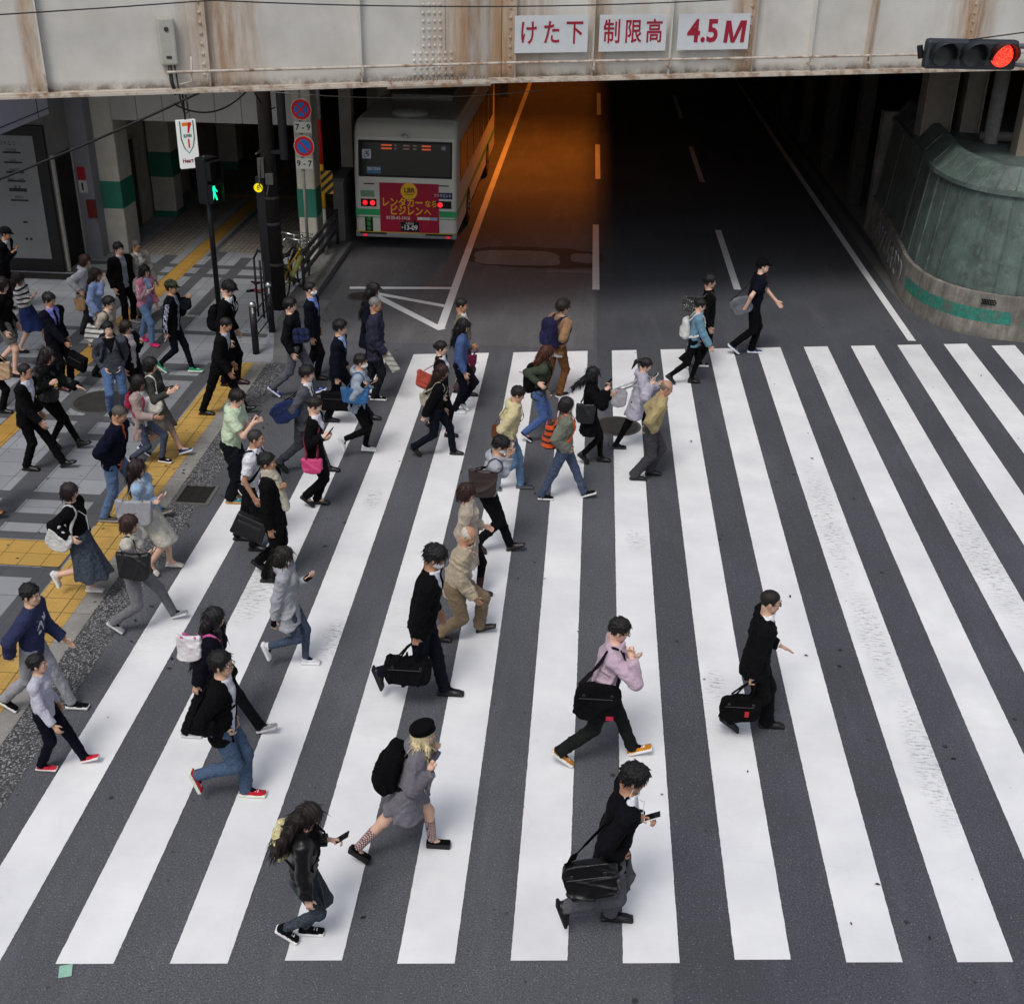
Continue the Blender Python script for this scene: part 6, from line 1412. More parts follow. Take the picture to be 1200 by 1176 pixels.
# ================================================================ THE CROWD
BK, NV, CH_, GR = '131316', '161a2b', '24262a', '6d6e72'
GP = 'people walking on the pavement'
DRS = ('121113', '0d0d0e', 'dress'); WSN = ('dfe0e2', 'eeeeee', 'sneaker'); BSN = ('16171a', 'e2e2e2', 'sneaker', 'dcdcdc')
P = person('long-haired woman in a black leather jacket looking down at her phone, nearest the bottom', (362, 956), (356, 1038), (337, 1094, 'b'), (364, 1090, 'f'), [('shirt', '141416'), ('jacket', '101012', {'hem': .03, 'open': 'v', 'mat': leather('0e0e10'), 'wr': .007})], ('slim', '14161f', {'pat': 'denim'}),
    hair=('long', '1b1411', .24, (-.07, -.05, .04), .085), shoe=BSN, rh=(362, 1064), lh=(388, 984), lhk='phone', hp=38, sex='f', skin='c')
bag(P, 'backpack', 'c8bd8a', size=(.26, .32, .13), label='small floral backpack on the woman in the leather jacket', cat='backpack', at=P['CH']-EX*.185+EZ*.03, pat='floral', c2='d8d4c0', strapc='1a1a1a')
phone(P, 1, 'black phone held by the woman in the leather jacket', up=40)
b = MB(); q = P['Hc']; b.tube([list(q+A(.14, -.10, .06)), list(q+A(.17, -.10, -.10)), list(q+A(.19, -.10, -.28))], .016, 6, flat=.3); o = b.build('jacket_belt', leather('0e0e10'), P['E'], smooth=True)
P = person('blonde woman in a black beret, grey hoodie dress and checked knee socks', (497, 860), (480, 935), (421, 1001, 'b'), (513, 989, 'f'), [('hoodie', '6c6972', {'hem': .30, 'flare': .05, 'loose': .05, 'sleeve': 'long', 'wr': .009})], ('skirt', '6c6972', {'hem': .66, 'flare': .17, 'folds': 12}),
    hair=('long', 'c8b48e', .34, (.20, -.13, .0), .04), shoe=('121214', '0e0e10', 'plat'), rh='strap', lh='strap', rhk='fist', lhk='fist', sex='f', skin='c', extra={'beret': '101012', 'locks': .16}, sock=('c9b4b0', .30, 'grid'), hp=5)
bag(P, 'backpack', '111114', size=(.34, .46, .19), label='large black buckled backpack on the blonde woman in the beret', cat='backpack', at=P['CH']-EX*.215-EZ*.06, tilt=18)
P = person('man in a pale pink shirt and mustard sneakers striding with a fist raised', (726, 738), (707, 828), (660, 888, 'b'), (748, 878, 't'), [('shirt', 'b9a3b2', {'hem': .10, 'wr': .008, 'e': .01})], ('trousers', '2b2d2c'),
    shoe=('c07c1c', 'e3e0dc', 'sneaker', 'eeeeee'), rh=(740, 768), rhk='fist', lh='chest', hp=22, extra={'glasses': 1}, skin='c')
bag(P, 'messenger', '161417', (700, 822), -.26, (.46, .42, .15), 'big slack black shoulder bag with a red tag on the man in the pink shirt', 'shoulder bag', strapc='251d24')
p_ = P['W2L'](PY(719, 834, P['by']-.36)); b = MB(); b.box((-.035, -.004, -.022), (.035, .004, .022)); b.build('red_tag', plain('b0243f', .5), bpy.data.objects[[o.name for o in bpy.data.objects if o.name.startswith('messenger_bag')][-1]], loc=(.12, -.085, -.13))
P = person('man in a navy blazer with white earphones holding out a white phone', (743, 912), (716, 1018), (661, 1074, 'l'), (722, 1074, 'f'), [('shirt', 'd5d8e0'), ('suit', '16171f', {'open': 'suit', 'wr': .006})], ('trousers', '55565b'),
    hair=('fluffy', '100f10'), shoe=('121016', '0e0d0f', 'dress'), rh='pocket', lh=(754, 958), ldy=.02, lhk='phone', hp=26, extra={'cuff': 'e2e4ea', 'buds': 1, 'fat': 1.08}, skin='b')
bag(P, 'suitbag', '101012', (692, 1028), -.27, (.46, .36, .18), 'glossy black leather shoulder bag on the man in the navy blazer', 'shoulder bag', mat=leather('0e0e10', .3), tilt=-14)
phone(P, 1, 'white phone with a dark screen held out by the man in the navy blazer', case='e0e0e2', up=25)
P = person('man in a black suit and glasses walking alone on the right with a black bag', (903, 705), (884, 788), (855, 846, 'b'), (904, 851, 'f'), [('shirt', 'd9dbe0', {'tie': '1b1c24'}), ('suit', '17181b', {'open': 'suit', 'wr': .006, 'flare': .03})], ('wide', '151619'),
    hair=('crop', '1a1412'), shoe=DRS, rh=(879, 806), rhk='grip', lh=(915, 757), ldy=.12, lhk='flat', hp=8, hy=-8, extra={'glasses': 1, 'cuff': 'e2e4e8', 'fat': 1.1})
bag(P, 'suitbag', '121214', (867, 829), -.24, (.42, .30, .16), 'black business bag with a red charm carried by the man in the black suit', 'briefcase', hand=-1)
b = MB(); b.box((-.02, -.006, -.03), (.02, .006, .03)); b.build('red_charm', plain('b02030', .4), bpy.data.objects[[o.name for o in bpy.data.objects if o.name.startswith('business_bag')][-1]], loc=(.06, -.085, -.02))
P = person('man in glasses, black cardigan, blue jeans and red running shoes', (260, 778), (262, 862), (233, 914, 'l'), (294, 932, 'f'), [('tee', 'd8dae2'), ('cardigan', '121215', {'open': 'open', 'hem': .14})], ('trousers', '27405f', {'pat': 'denim'}),
    hair=('fluffy', '0f0e0f'), shoe=('b0182c', 'd8e0d0', 'sneaker', 'e0dede'), rh='pocket', lh='pocket', hp=0, extra={'glasses': 1, 'fat': 1.05}, skin='a', hy=-6)
bag(P, 'shoulder', '131316', (237, 851), -.26, (.26, .20, .09), 'small black zipped bag at the hip of the man in the black cardigan', 'shoulder bag', cross=True, strapc='16161a')
P = person('woman in a navy coat with long wavy black hair, just behind the man in glasses', (252, 724), (250, 800), (226, 856, 'f'), (310, 856, 't'), [('coat', '1b1a2a', {'hem': .22})], ('trousers', '14151b'),
    hair=('long', '131114', .44, (-.03, -.05, .0), .05), shoe=('85868a', 'c8c8ca', 'sneaker', 'd0d0d0'), rh=(226, 818), sex='f', skin='a', hy=18, extra={'cuff': 'd8d8d8', 'locks': .14})
bag(P, 'tote', 'd4cfd2', (222, 758), -.24, (.28, .30, .12), 'white and pink tote bag on the woman in the navy coat', 'tote bag', strapc='c85a9a', acc='c85a9a')
P = person('woman in a long grey zip hoodie, face mask and black gloves', (333, 652), (339, 722), (316, 757, 'l'), (361, 781, 'f'), [('hoodie', '9a9ca3', {'hem': .26, 'flare': .03, 'wr': .006, 'loose': .0})], ('slim', '1d2a45', {'pat': 'denim'}),
    hair=('long', '1d1715', .12), shoe=('c9cace', 'dddee0', 'sneaker', 'eeeeee'), rh=(321, 730), lh=(360, 678), ldy=.05, sex='f', skin='c', extra={'mask': 1, 'glove': '131316'})
P = person('man in a black blazer with a cream scarf, clutching it with one hand', (313, 542), (323, 612), (317, 679, 'f'), (306, 664, 'b'), [('shirt', '26262a'), ('suit', '151517', {'open': 'suit', 'hem': .20})], ('trousers', '131316'),
    hair=('short', '121113'), shoe=('151517', '101010', 'boot'), rh=(317, 624), lh=(330, 573), ldy=-.05, lhk='fist', extra={'scarf': 'b3ac9b'}, hp=4, skin='b')
bag(P, 'brief', '141416', (293, 618), -.12, (.42, .30, .12), 'black leather bag hanging behind the man in the cream scarf', 'briefcase', mat=leather('121214'), hand=None, nostrap=True, tilt=24)
P = person('grey-templed man in a white polo shirt with a dark backpack strap', (300, 514), (292, 574), (302, 642, 'f'), (284, 630, 'f'), [('polo', 'd6d8de')], ('trousers', '1b1c20'), hair=('crop', '2c2826'), shoe=DRS, skin='b', hp=4)
bag(P, 'backpack', '171a22', size=(.30, .40, .16), label='dark backpack on the man in the white polo shirt', cat='backpack', at=P['CH']-EX*.19-EZ*.06)
P = person('man in a mint short-sleeved shirt reading his phone at the kerb', (278, 467), (271, 524), (275, 587, 'f'), (281, 579, 'f'), [('polo', 'b9cbae', {'hem': .12, 'hood': 1, 'e': .014})], ('wide', '1e2026'),
    hair=('fluffy', '141012'), shoe=('1f6d7a', 'b98a4a', 'sneaker', 'dddddd'), rh=(298, 494), rhk='phone', lh='phone', hp=26, skin='c')
phone(P, -1, 'black phone held by the man in the mint shirt')
P = person('young man in a grey blazer with a striped bag strap over his shoulder', (360, 438), (356, 493), (332, 543, 'b'), (386, 553, 'f'), [('shirt', 'd8dae0', {'tie': '23252c'}), ('suit', '4c4f55', {'open': 'suit'})], ('trousers', '3b3d43'),
    hair=('fluffy', '141214'), shoe=DRS, rh='pocket', lh=(374, 496), skin='c')
bag(P, 'messenger', '1d2a52', (335, 482), -.26, (.42, .30, .16), 'navy sports bag slung behind the young man in the grey blazer', 'shoulder bag', tilt=-30, strapc='17181c')
P = person('woman in a black trouser suit carrying a pink bag and reading her phone', (369, 475), (369, 535), (361, 587, 'b'), (376, 588, 'f'), [('shirt', 'cfd0d8'), ('suit', '151518', {'open': 'suit', 'hem': .14})], ('trousers', '141417'),
    hair=('bun', '1b1413'), shoe=('121214', '101010', 'heel'), rh=(380, 511), rhk='phone', lh='cross', hp=26, sex='f', skin='c', extra={'cuff': 'dcdce0'})
bag(P, 'tote', 'c23a72', (366, 545), -.30, (.32, .24, .14), 'bright pink tote bag on the arm of the woman in the black suit', 'tote bag', strapc='7c2c40', at=None, mat=leather('c03a70', .5))
phone(P, -1, 'dark phone held by the woman with the pink bag')
P = person('woman in a pale blue-grey jacket and white face mask with a blue bag', (423, 424), (419, 478), (402, 521, 'l'), (432, 526, 'f'), [('hoodie', '8d99a8', {'hem': .12})], ('slim', '131316'),
    hair=('short', '171213'), shoe=WSN, rh=(425, 452), rdy=-.28, rhk='grip', lh='chest', sex='f', extra={'mask': 1, 'glove': '15171c'}, hp=8)
bag(P, 'tote', '2f5d8c', (416, 463), -.30, (.46, .26, .15), 'wide denim-blue tote under the arm of the masked woman', 'tote bag', nostrap=False)
P = person('man in a navy suit and light blue shirt carrying a briefcase', (399, 384), (396, 445), (388, 492, 'f'), (437, 489, 'f'), [('shirt', '9db4e0'), ('suit', '171c2d', {'open': 'suit'})], ('trousers', '161a28'), hair=('fluffy', '121011'), shoe=DRS, rh=(395, 450), rhk='grip', hp=10, skin='a')
bag(P, 'brief', '17181c', (394, 470), -.24, (.50, .32, .13), 'black briefcase carried by the man in the navy suit', 'briefcase', hand=-1)
P = person('grey-haired older man in a dark plaid jacket holding a folded newspaper', (440, 357), (440, 413), (443, 467, 'f'), (431, 463, 'f'), [('shirt', '2a2b3a'), ('coat', '23253a', {'hem': .22, 'pat': 'plaid', 'c2': '33303f'})], ('trousers', '2b2d33'), hair=('buzz', '6b6866'), shoe=BSN, rh=(452, 416), rhk='grip', skin='b', extra={'glasses': 1})
E_ = empty('newspaper', wloc(P, P['hR']+A(.08, 0, -.12)), P['yaw'], 'folded newspaper in the hand of the older man in plaid', 'newspaper'); b = MB(); b.box((-.07, -.012, -.17), (.07, .012, .17), 0, Matrix.Rotation(rad(-30), 4, 'Y')); b.build('pages', cloth('b9b7ae', pat='stripe', c2='8d8b84'), E_)
person('woman with long dark hair in a dark coat, behind the older man in plaid', (438, 340), (431, 390), (428, 440, 'f'), (438, 436, 'f'), [('coat', '1b2030', {'hem': .34})], ('trousers', '1a1a1f'), hair=('long', '181213', .30), sex='f', skin='c', rh='hang')
person('man in a navy jacket and blue collar wearing a white mask, by the raised kerb', (364, 339), (368, 395), (376, 441, 'f'), (362, 441, 'f'), [('shirt', '6f86cf'), ('suit', '191d2b', {'open': 'suit', 'hem': .14})], ('trousers', '16171d'), hair=('crop', '161214'), shoe=DRS, rh=(366, 401), extra={'mask': 1}, hp=6)
P = person('man in a black jacket and grey trousers with bright blue sneakers', (340, 358), (346, 414), (322, 459, 'b'), (373, 458, 't'), [('tee', '26262a'), ('jacket', '1a1c21', {'hem': .12})], ('trousers', '55585f'), hair=('fluffy', '171214'), shoe=('1c2f86', 'dfe2ea', 'sneaker', 'dfe2ea'), skin='c')
bag(P, 'shoulder', '202a52', (353, 393), -.24, (.30, .26, .12), 'blue patterned bag across the man in the black jacket', 'shoulder bag', cross=True, pat='plaid', c2='10131f')
P = person('man in a dark suit and grey-blue shirt striding over the tactile band', (265, 381), (258, 437), (242, 484, 'f'), (291, 479, 't'), [('shirt', 'a5aab8'), ('suit', '17181c', {'open': 'suit'})], ('trousers', '141518'), hair=('crop', '141113'), shoe=DRS, rh=(269, 438), rhk='relax', hp=24, skin='b', extra={'cuff': 'cfd3de'}, group=GP)
P = person('bowed young man in a black suit with a black backpack low on his back', (268, 339), (264, 392), (268, 450, 'f'), (282, 448, 'f'), [('shirt', 'cfd1d8', {'tie': '111114'}), ('suit', '131417', {'open': 'suit'})], ('trousers', '121316'), hair=('fluffy', '0f0e10'), shoe=('3a1c1c', '141010', 'dress'), hp=48, skin='c', group=GP)
bag(P, 'backpack', '121317', size=(.32, .42, .18), label='black backpack on the bowed young man in black', cat='backpack', at=P['CH']-EX*.215-EZ*.14)
P = person('man in a camouflage cap and black striped track jacket with green sneakers', (201, 337), (203, 388), (192, 429, 'b'), (227, 437, 'f'), [('tee', '9aa3b5', {'pat': 'plaid', 'c2': '5d6676'}), ('jacket', '14161d', {'open': .8, 'hem': .12, 'pstripe': 'a9aec6'})], ('slim', '171b27'), hair=('short', '15120f'), shoe=('1e8a5c', 'd8dcd8', 'sneaker', 'dfe6df'), rh=(195, 394), rhk='phone', lh=(219, 352), ldy=.1, extra={'cap': '3b4030', 'camo': 1}, hp=6, skin='b', group=GP)
phone(P, -1, 'white phone in the lowered hand of the man in the camouflage cap', case='d7d9dd', up=60)
bag(P, 'shoulder', '1a1d26', (217, 356), .10, (.22, .24, .12), 'small dark camera bag in front of the man in the camouflage cap', 'shoulder bag', side=1, nostrap=True)
P = person('young woman in a pink and white jacket over a light blue blouse', (170, 318), (170, 355), (184, 403, 'f'), (165, 399, 'f'), [('shirt', '8ea0d0', {'hem': .08}), ('jacket', 'c0768c', {'open': .9, 'hem': .08, 'pstripe': 'cfc8cc', 'loose': .02})], ('trousers', '4d6f98', {'pat': 'denim'}), hair=('long', '151112', .24), shoe=('c2185b', 'd53a78', 'sneaker'), sex='f', skin='c', yaw=-25, rh='chest', group=GP)
bag(P, 'backpack', '8f8c88', size=(.24, .32, .14), label='pale grey backpack on the young woman in the pink jacket', cat='backpack')
person('tall smiling young man in a long black jacket and grey t-shirt by the pillar', (139, 292), (145, 338), (150, 386, 'f'), (162, 374, 'f'), [('tee', '7b7f87'), ('jacket', '121215', {'open': .8, 'hem': .26})], ('trousers', '131316'), hair=('fluffy', '120f10'), shoe=('8a8a88', 'cccccc', 'sneaker'), yaw=-35, skin='c', group=GP, hp=8)
person('older man in a beige cardigan walking beside the smiling young man', (160, 289), (163, 330), (168, 372, 'f'), (160, 369, 'f'), [('shirt', 'c9c6c0'), ('cardigan', '918a80', {'open': .6, 'sleeve': 'long'})], ('trousers', '5a564f'), hair=('buzz', '4a4644'), lh=(187, 338), rh='hang', yaw=-30, skin='b', extra={'glasses': 1}, group=GP, hp=16)
P = person('woman in a white hooded jacket carrying a tan bag, by the shop corner', (100, 306), (99, 350), (100, 390, 'f'), (108, 387, 'f'), [('tee', '8c9a3a'), ('hoodie', 'a9acb2', {'open': .5})], ('trousers', '33363c'), hair=('bob', '3a241a'), sex='f', skin='c', rh=(94, 343), rhk='grip', group=GP)
bag(P, 'tote', 'b08d66', (94, 357), -.26, (.24, .28, .10), 'tan handbag held by the woman in the white jacket', 'handbag', hand=-1)
person('woman with long brown hair in a light blue top, raising a hand to her face', (112, 322), (113, 368), (118, 409, 'f'), (112, 405, 'f'), [('sweater', '8296c0', {'hem': .16, 'loose': .03})], ('trousers', '9b9ea4'), hair=('long', '2a1a15', .26), sex='f', skin='c', lh='face', group=GP)
P = person('curly-haired woman in a cream sweater on the pavement', (128, 356), (122, 396), (114, 440, 'f'), (126, 438, 'f'), [('sweater', 'a59a8c', {'hem': .14, 'loose': .03, 'e': .01})], ('trousers', '2a2a2d'), hair=('curly', '171312'), sex='f', skin='c', rh=(104, 408), yaw=-10, group=GP, extra={'glasses': 1, 'fat': 1.12})
bag(P, 'tote', 'c9c8c4', (110, 392), -.26, (.34, .34, .12), 'white printed tote bag of the curly-haired woman', 'tote bag', tilt=25, pat='stripe', c2='5e5e60', strapc='17171a')
P = person('man in a grey-blue jacket and blue jeans looking toward the viewer, hands in pockets', (127, 386), (133, 438), (128, 486, 'f'), (143, 480, 'f'), [('tee', '17171a'), ('jacket', '42464f', {'open': 'v', 'hem': .12, 'wr': .007})], ('trousers', '37598a', {'pat': 'denim'}), hair=('short', '141113'), rh='pocket', lh='pocket', yaw=-62, skin='c', group=GP, hp=4)
bag(P, 'backpack', '1b2233', size=(.30, .40, .15), label='navy backpack on the man in the grey-blue jacket', cat='backpack')
P = person('woman in a navy cardigan and white blouse holding a pink phone', (148, 384), (153, 424), (150, 472, 'f'), (160, 469, 'f'), [('tee', 'a7a3a6'), ('cardigan', '171b2b', {'open': .9})], ('trousers', '1a1a1e'), hair=('bob', '1d1413'), sex='f', skin='c', lh=(166, 401), ldy=.1, lhk='phone', rh='hang', yaw=-25, hp=18, group=GP)
phone(P, 1, 'pink-cased phone held by the woman in the navy cardigan', case='d02a6c')
P = person('woman in a dark grey jacket and taupe skirt with a white shoulder bag', (177, 428), (181, 470), (170, 528, 'b'), (217, 529, 't'), [('jacket', '3a3b38', {'hem': .12})], ('skirt', '5d5852', {'hem': .52, 'flare': .20, 'folds': 8}), hair=('bob', '171214'), shoe=('2b3566', 'dfe0e6', 'sneaker', 'dddddd'), sex='f', skin='c', rh=(198, 461), lh=(205, 456), ldy=.05, group=GP)
bag(P, 'shoulder', 'c3c2b8', (181, 474), -.24, (.26, .28, .10), 'white shoulder bag on the woman in the taupe skirt', 'shoulder bag')
P = person('woman in a dusty pink cardigan, white t-shirt and dark blue jeans', (163, 449), (166, 497), (171, 530, 'f'), (183, 549, 'f'), [('tee', 'd2d4da'), ('cardigan', '9a8884', {'open': .9, 'hem': .30})], ('slim', '1b2340', {'pat': 'denim'}), hair=('long', '1c1415', .20), shoe=('16161c', 'e0e0e0', 'sneaker', 'dcdcdc'), sex='f', skin='b', rh=(183, 490), lh='hang', group=GP, yaw=-12)
bag(P, 'backpack', '8e1838', size=(.22, .28, .12), label='dark red backpack on the woman in the dusty pink cardigan', cat='backpack')
P = person('stout grey-cropped man in a navy and orange jacket and blue jeans', (140, 486), (134, 548), (128, 609, 'f'), (192, 600, 't'), [('tee', 'c8501c', {'hem': .14}), ('bomber', '161c33', {'open': .45, 'hem': .10, 'wr': .006})], ('trousers', '34557f', {'pat': 'denim'}), hair=('buzz', '4a4440'), shoe=('4a4440', '8a8580', 'sneaker'), rh='pocket', lh='pocket', hp=28, skin='b', extra={'fat': 1.15}, group=GP)
b = MB()
P = person('woman in a pale blue cardigan and white skirt with arms folded', (161, 549), (172, 592), (178, 667, 'b'), (204, 661, 'f'), [('cardigan', '93aeca', {'hem': .08})], ('skirt', 'b9b6ab', {'hem': .50, 'flare': .15, 'folds': 5, 'tight': 1}), hair=('long', '241518', .20), shoe=('cfc9c0', 'cfc9c0', 'heel'), rh='cross', lh='cross', sex='f', skin='c')
bag(P, 'tote', '8f9096', (158, 600), -.28, (.50, .36, .15), 'large grey tote on the woman in the white skirt', 'tote bag', mat=leather('8f9096', .5), strapc='8f9096')
P = person('woman with short brown hair in a grey-white blouse and grey trousers', (152, 614), (159, 680), (136, 734, 'b'), (209, 719, 't'), [('tee', 'a9acb6', {'hem': .12, 'wr': .008, 'loose': .02}), ('scarf' if False else 'shirt', 'b9b3a8', {'sleeve': None, 'hem': -.25})], ('trousers', '6a6b70'), hair=('bob', '33201b'), shoe=('8b8d91', 'd6d6d6', 'sneaker', 'a0a0a0'), sex='f', skin='c', rh='cross', lh='cross')
bag(P, 'tote', '131316', (157, 662), -.28, (.42, .34, .17), 'black bag on the forearm of the woman in grey trousers', 'handbag', mat=leather('131316', .45))
P = person('woman in a black sweater and long dark denim skirt with a white bag', (82, 577), (92, 628), (68, 678, 'l'), (110, 692, 'f'), [('sweater', '131318', {'hem': .06, 'loose': .025, 'e': .008})], ('skirt', '171d2c', {'hem': .33, 'flare': .26, 'folds': 7, 'pat': 'denim'}), hair=('bob', '21161a'), shoe=('c9c7c4', 'dddddd', 'sneaker'), sex='f', skin='c', rh=(84, 632), extra={'lanyard': 1}, hp=14, group=GP)
bag(P, 'shoulder', 'c4c4c2', (70, 632), -.24, (.32, .28, .13), 'white canvas bag on the woman in the long denim skirt', 'shoulder bag', tilt=30)
person('boy in a navy sweatshirt with white lettering and pale grey trousers', (36, 697), (40, 768), (14, 818, 'b'), (86, 833, 'f'), [('sweater', '2c3252', {'hem': .12, 'loose': .016, 'print': 'c9ccd6', 'e': .006})], ('trousers', '8f9097'), hair=('short', '0f0e10'), shoe=('131316', 'e0e0e0', 'sneaker'), lh=(76, 749), ldy=.2, lhk='flat', rh='swb', child=True, skin='a', hy=-12, hp=5)
person('boy in a white long-sleeved shirt, navy trousers and red sneakers', (44, 778), (53, 836), (54, 899, 'f'), (104, 887, 't'), [('sweater', 'b4b4c2', {'hem': .10, 'loose': .012})], ('trousers', '14172a'), hair=('short', '100e10'), shoe=('c01f30', 'dfd8d8', 'sneaker', '151a33'), rh=(64, 852), child=True, skin='a', hy=8, hp=-5, extra={'fat': 1.1})
P = person('man in a black suit and glasses with a receding hairline, left of the manhole', (30, 436), (32, 494), (36, 549, 'f'), (79, 543, 't'), [('shirt', 'c9cddc'), ('suit', '141417', {'open': 'suit'})], ('trousers', '121215'), hair=('crop', '121012'), shoe=DRS, rh=(48, 497), skin='b', extra={'glasses': 1}, group=GP, hp=2)
P = person('woman in a black patterned blouse holding a bag strap, reaching forward', (56, 417), (54, 467), (66, 519, 'b'), (96, 522, 't'), [('sweater', '15191a', {'pat': 'spots', 'c2': '2f3634', 'hem': .14, 'loose': .03})], ('slim', '121214'), hair=('long', '1f1518', .22), shoe=('121214', '111111', 'boot'), rh=(61, 450), rhk='fist', lh=(92, 454), ldy=.05, lhk='flat', sex='f', skin='c', group=GP, hp=16)
bag(P, 'tote', '17181c', (57, 462), -.22, (.34, .26, .12), 'black leather bag at the hip of the woman in the patterned blouse', 'handbag', mat=leather('15161a'))
P = person('man in a navy suit and violet-blue shirt with earphones on the left', (58, 352), (65, 402), (76, 455, 'f'), (88, 450, 'f'), [('shirt', '6f74b8', {'tie': '15161c'}), ('suit', '151926', {'open': 'suit'})], ('trousers', '131419'), hair=('fluffy', '121012'), shoe=('4a1a22', '1a1012', 'dress'), rh=(78, 404), rhk='grip', skin='b', hp=14, group=GP, yaw=-18)
bag(P, 'brief', '141518', (91, 424), -.10, (.36, .28, .12), 'dark bag hanging from the hand of the man in the navy suit on the left', 'briefcase', nostrap=True, tilt=20)
person('woman in a striped black and white knit top and navy skirt', (21, 327), (31, 362), (36, 404, 'f'), (50, 418, 'f'), [('sweater', 'c9c6c4', {'pat': 'stripe', 'c2': '1c1a20', 'hem': .08})], ('skirt', '1a2a55', {'hem': .50, 'flare': .22, 'folds': 6}), hair=('long', '1c1215', .14), sex='f', skin='c', rh='chest', lh='chest', hp=20, group=GP, shoe=('131316', '131316', 'flat'))
person('woman in a black top and grey shorts at the left edge', (3, 334), (8, 385), (22, 440, 'f'), (2, 428, 'b'), [('sweater', '131315', {'hem': .12})], ('shorts', '5c5b58'), hair=('bob', '1d1413'), sex='f', skin='c', group=GP, extra={'glasses': 1})
person('man in a dark cap and black jacket standing in front of the poster case', (7, 274), (4, 320), (2, 364, 'f'), (10, 360, 'f'), [('shirt', 'b9bcc4'), ('jacket', '15161a', {'open': 'v'})], ('trousers', '131316'), rh='chest', lh='chest', extra={'cap': '1d2027'}, skin='b', group=GP, hp=8)
P = person('person in black trousers at the left edge carrying a tan bag', (-13, 390), (-7, 442), (7, 482, 'f'), (-14, 478, 'f'), [('jacket', '131316')], ('trousers', '121214'), hair=('bob', '1c1415'), sex='f', skin='c', group=GP, shoe=DRS)
bag(P, 'tote', 'a08467', (2, 434), -.20, (.36, .32, .14), 'tan tote bag at the left edge of the pavement', 'tote bag', strapc='17171a', mat=leather('a08467', .6))
person('person with brown shoes entering at the left edge below the suited man', (-34, 490), (-28, 550), (-3, 600, 't'), (-44, 596, 'b'), [('jacket', '33343a')], ('trousers', '26282d'), shoe=('8a4a26', '2a1a12', 'dress'), group=GP)
P = person('woman with her hair in a bun, wearing a dark suit with a white collar', (517, 408), (517, 458), (529, 508, 'f'), (505, 502, 'b'), [('shirt', 'cfd2da'), ('suit', '17171d', {'open': 'suit', 'hem': .14})], ('slim', '16161c'), hair=('bun', '151012'), sex='f', skin='c', shoe=('121214', '111111', 'heel'))
bag(P, 'tote', 'a8483a', (499, 445), -.24, (.34, .28, .12), 'brick-red bag behind the woman with the bun', 'tote bag', tilt=20)
P = person('woman in a black sweatshirt with a white print and navy trousers, striding', (518, 436), (511, 489), (488, 525, 'b'), (534, 533, 'f'), [('sweater', '131316', {'hem': .10, 'loose': .02, 'print': 'c2c4c8', 'e': .005})], ('trousers', '181c2b'), hair=('long', '2b1918', .22, (-.06, 0, 0)), shoe=('1c1c1e', '151515', 'boot'), rh=(494, 495), rhk='grip', sex='f', skin='c')
bag(P, 'tote', 'a39c8b', (500, 468), .0, (.24, .24, .10), 'beige canvas bag behind the woman in the printed sweatshirt', 'tote bag')
P = person('man in an olive-beige coat with a white collar, behind the woman in denim', (541, 358), (543, 410), (552, 458, 'f'), (538, 462, 'f'), [('shirt', 'c9ccd2'), ('coat', '6f6650', {'hem': .22, 'open': 'v'})], ('trousers', '4a3a3e'), hair=('crop', '16120f'), rh=(554, 406), rhk='grip', skin='b', shoe=DRS)
bag(P, 'hand', '6b2440', (550, 422), -.24, (.28, .24, .10), 'maroon bag carried by the man in the olive coat', 'handbag', hand=-1)
person('woman in a blue denim jacket and navy trousers with white sneakers', (543, 382), (539, 430), (537, 482, 'f'), (543, 475, 'b'), [('jacket', '24417a', {'hem': .06, 'mat': cloth('24417a', pat='denim')})], ('trousers', '191c2a'), hair=('long', '131012', .16), shoe=WSN, rh=(545, 438), sex='f', skin='c', hp=22)
P = person('curly-haired man in a tan top and rust trousers, walking away', (660, 360), (652, 424), (651, 458, 'f'), (644, 467, 'f'), [('tee', 'c9c6bf', {'hem': .16}), ('sweater', '8a684c', {'hem': .10, 'loose': .015})], ('trousers', '6b4424'), hair=('curly', '231c18'), shoe=('131316', 'c8c8c8', 'boot'), rh=(660, 398), rdy=-.1, yaw=38, skin='a')
bag(P, 'backpack', '1d1d3c', size=(.34, .50, .20), label='large navy backpack with orange tabs on the curly-haired man', cat='backpack', at=P['CH']-EX*.215-EZ*.06, acc='26264a')
P = person('woman in an olive jacket and blue jeans with auburn hair', (641, 414), (631, 456), (617, 511, 'b'), (645, 514, 'f'), [('jacket', '3a4234', {'hem': .12})], ('trousers', '23478a', {'pat': 'denim'}), hair=('long', '45241a', .10), shoe=('17171a', 'dddddd', 'flat'), sex='f', skin='c', rh=(632, 450), hp=20)
bag(P, 'backpack', '121214', size=(.30, .44, .16), label='black backpack on the woman in the olive jacket', cat='backpack', at=P['CH']-EX*.185-EZ*.10)
P = person('man in a pale yellow hoodie and faded jeans', (607, 462), (595, 515), (580, 566, 'b'), (614, 571, 'f'), [('hoodie', 'c2b88e', {'hem': .10})], ('trousers', '3d6488', {'pat': 'denim'}), hair=('short', '16120f'), shoe=('33363b', '5a5c60', 'sneaker'), rh='pocket', lh='pocket', hp=26, skin='a')
bag(P, 'shoulder', '5d3a22', (582, 505), -.05, (.16, .22, .07), 'slim brown bag behind the man in the yellow hoodie', 'shoulder bag', strapc='5d3a22', cross=True)
P = person('masked young man in a light grey hoodie with a hand at his chin', (587, 522), (571, 575), (562, 640, 'b'), (603, 641, 't'), [('hoodie', '9da0aa', {'hem': .06})], ('trousers', '15171b'), hair=('fluffy', '100f11'), shoe=('2b2527', '1a1718', 'boot'), rh='face', lh='face', hp=28, extra={'mask': 1, 'glasses': 1}, skin='a')
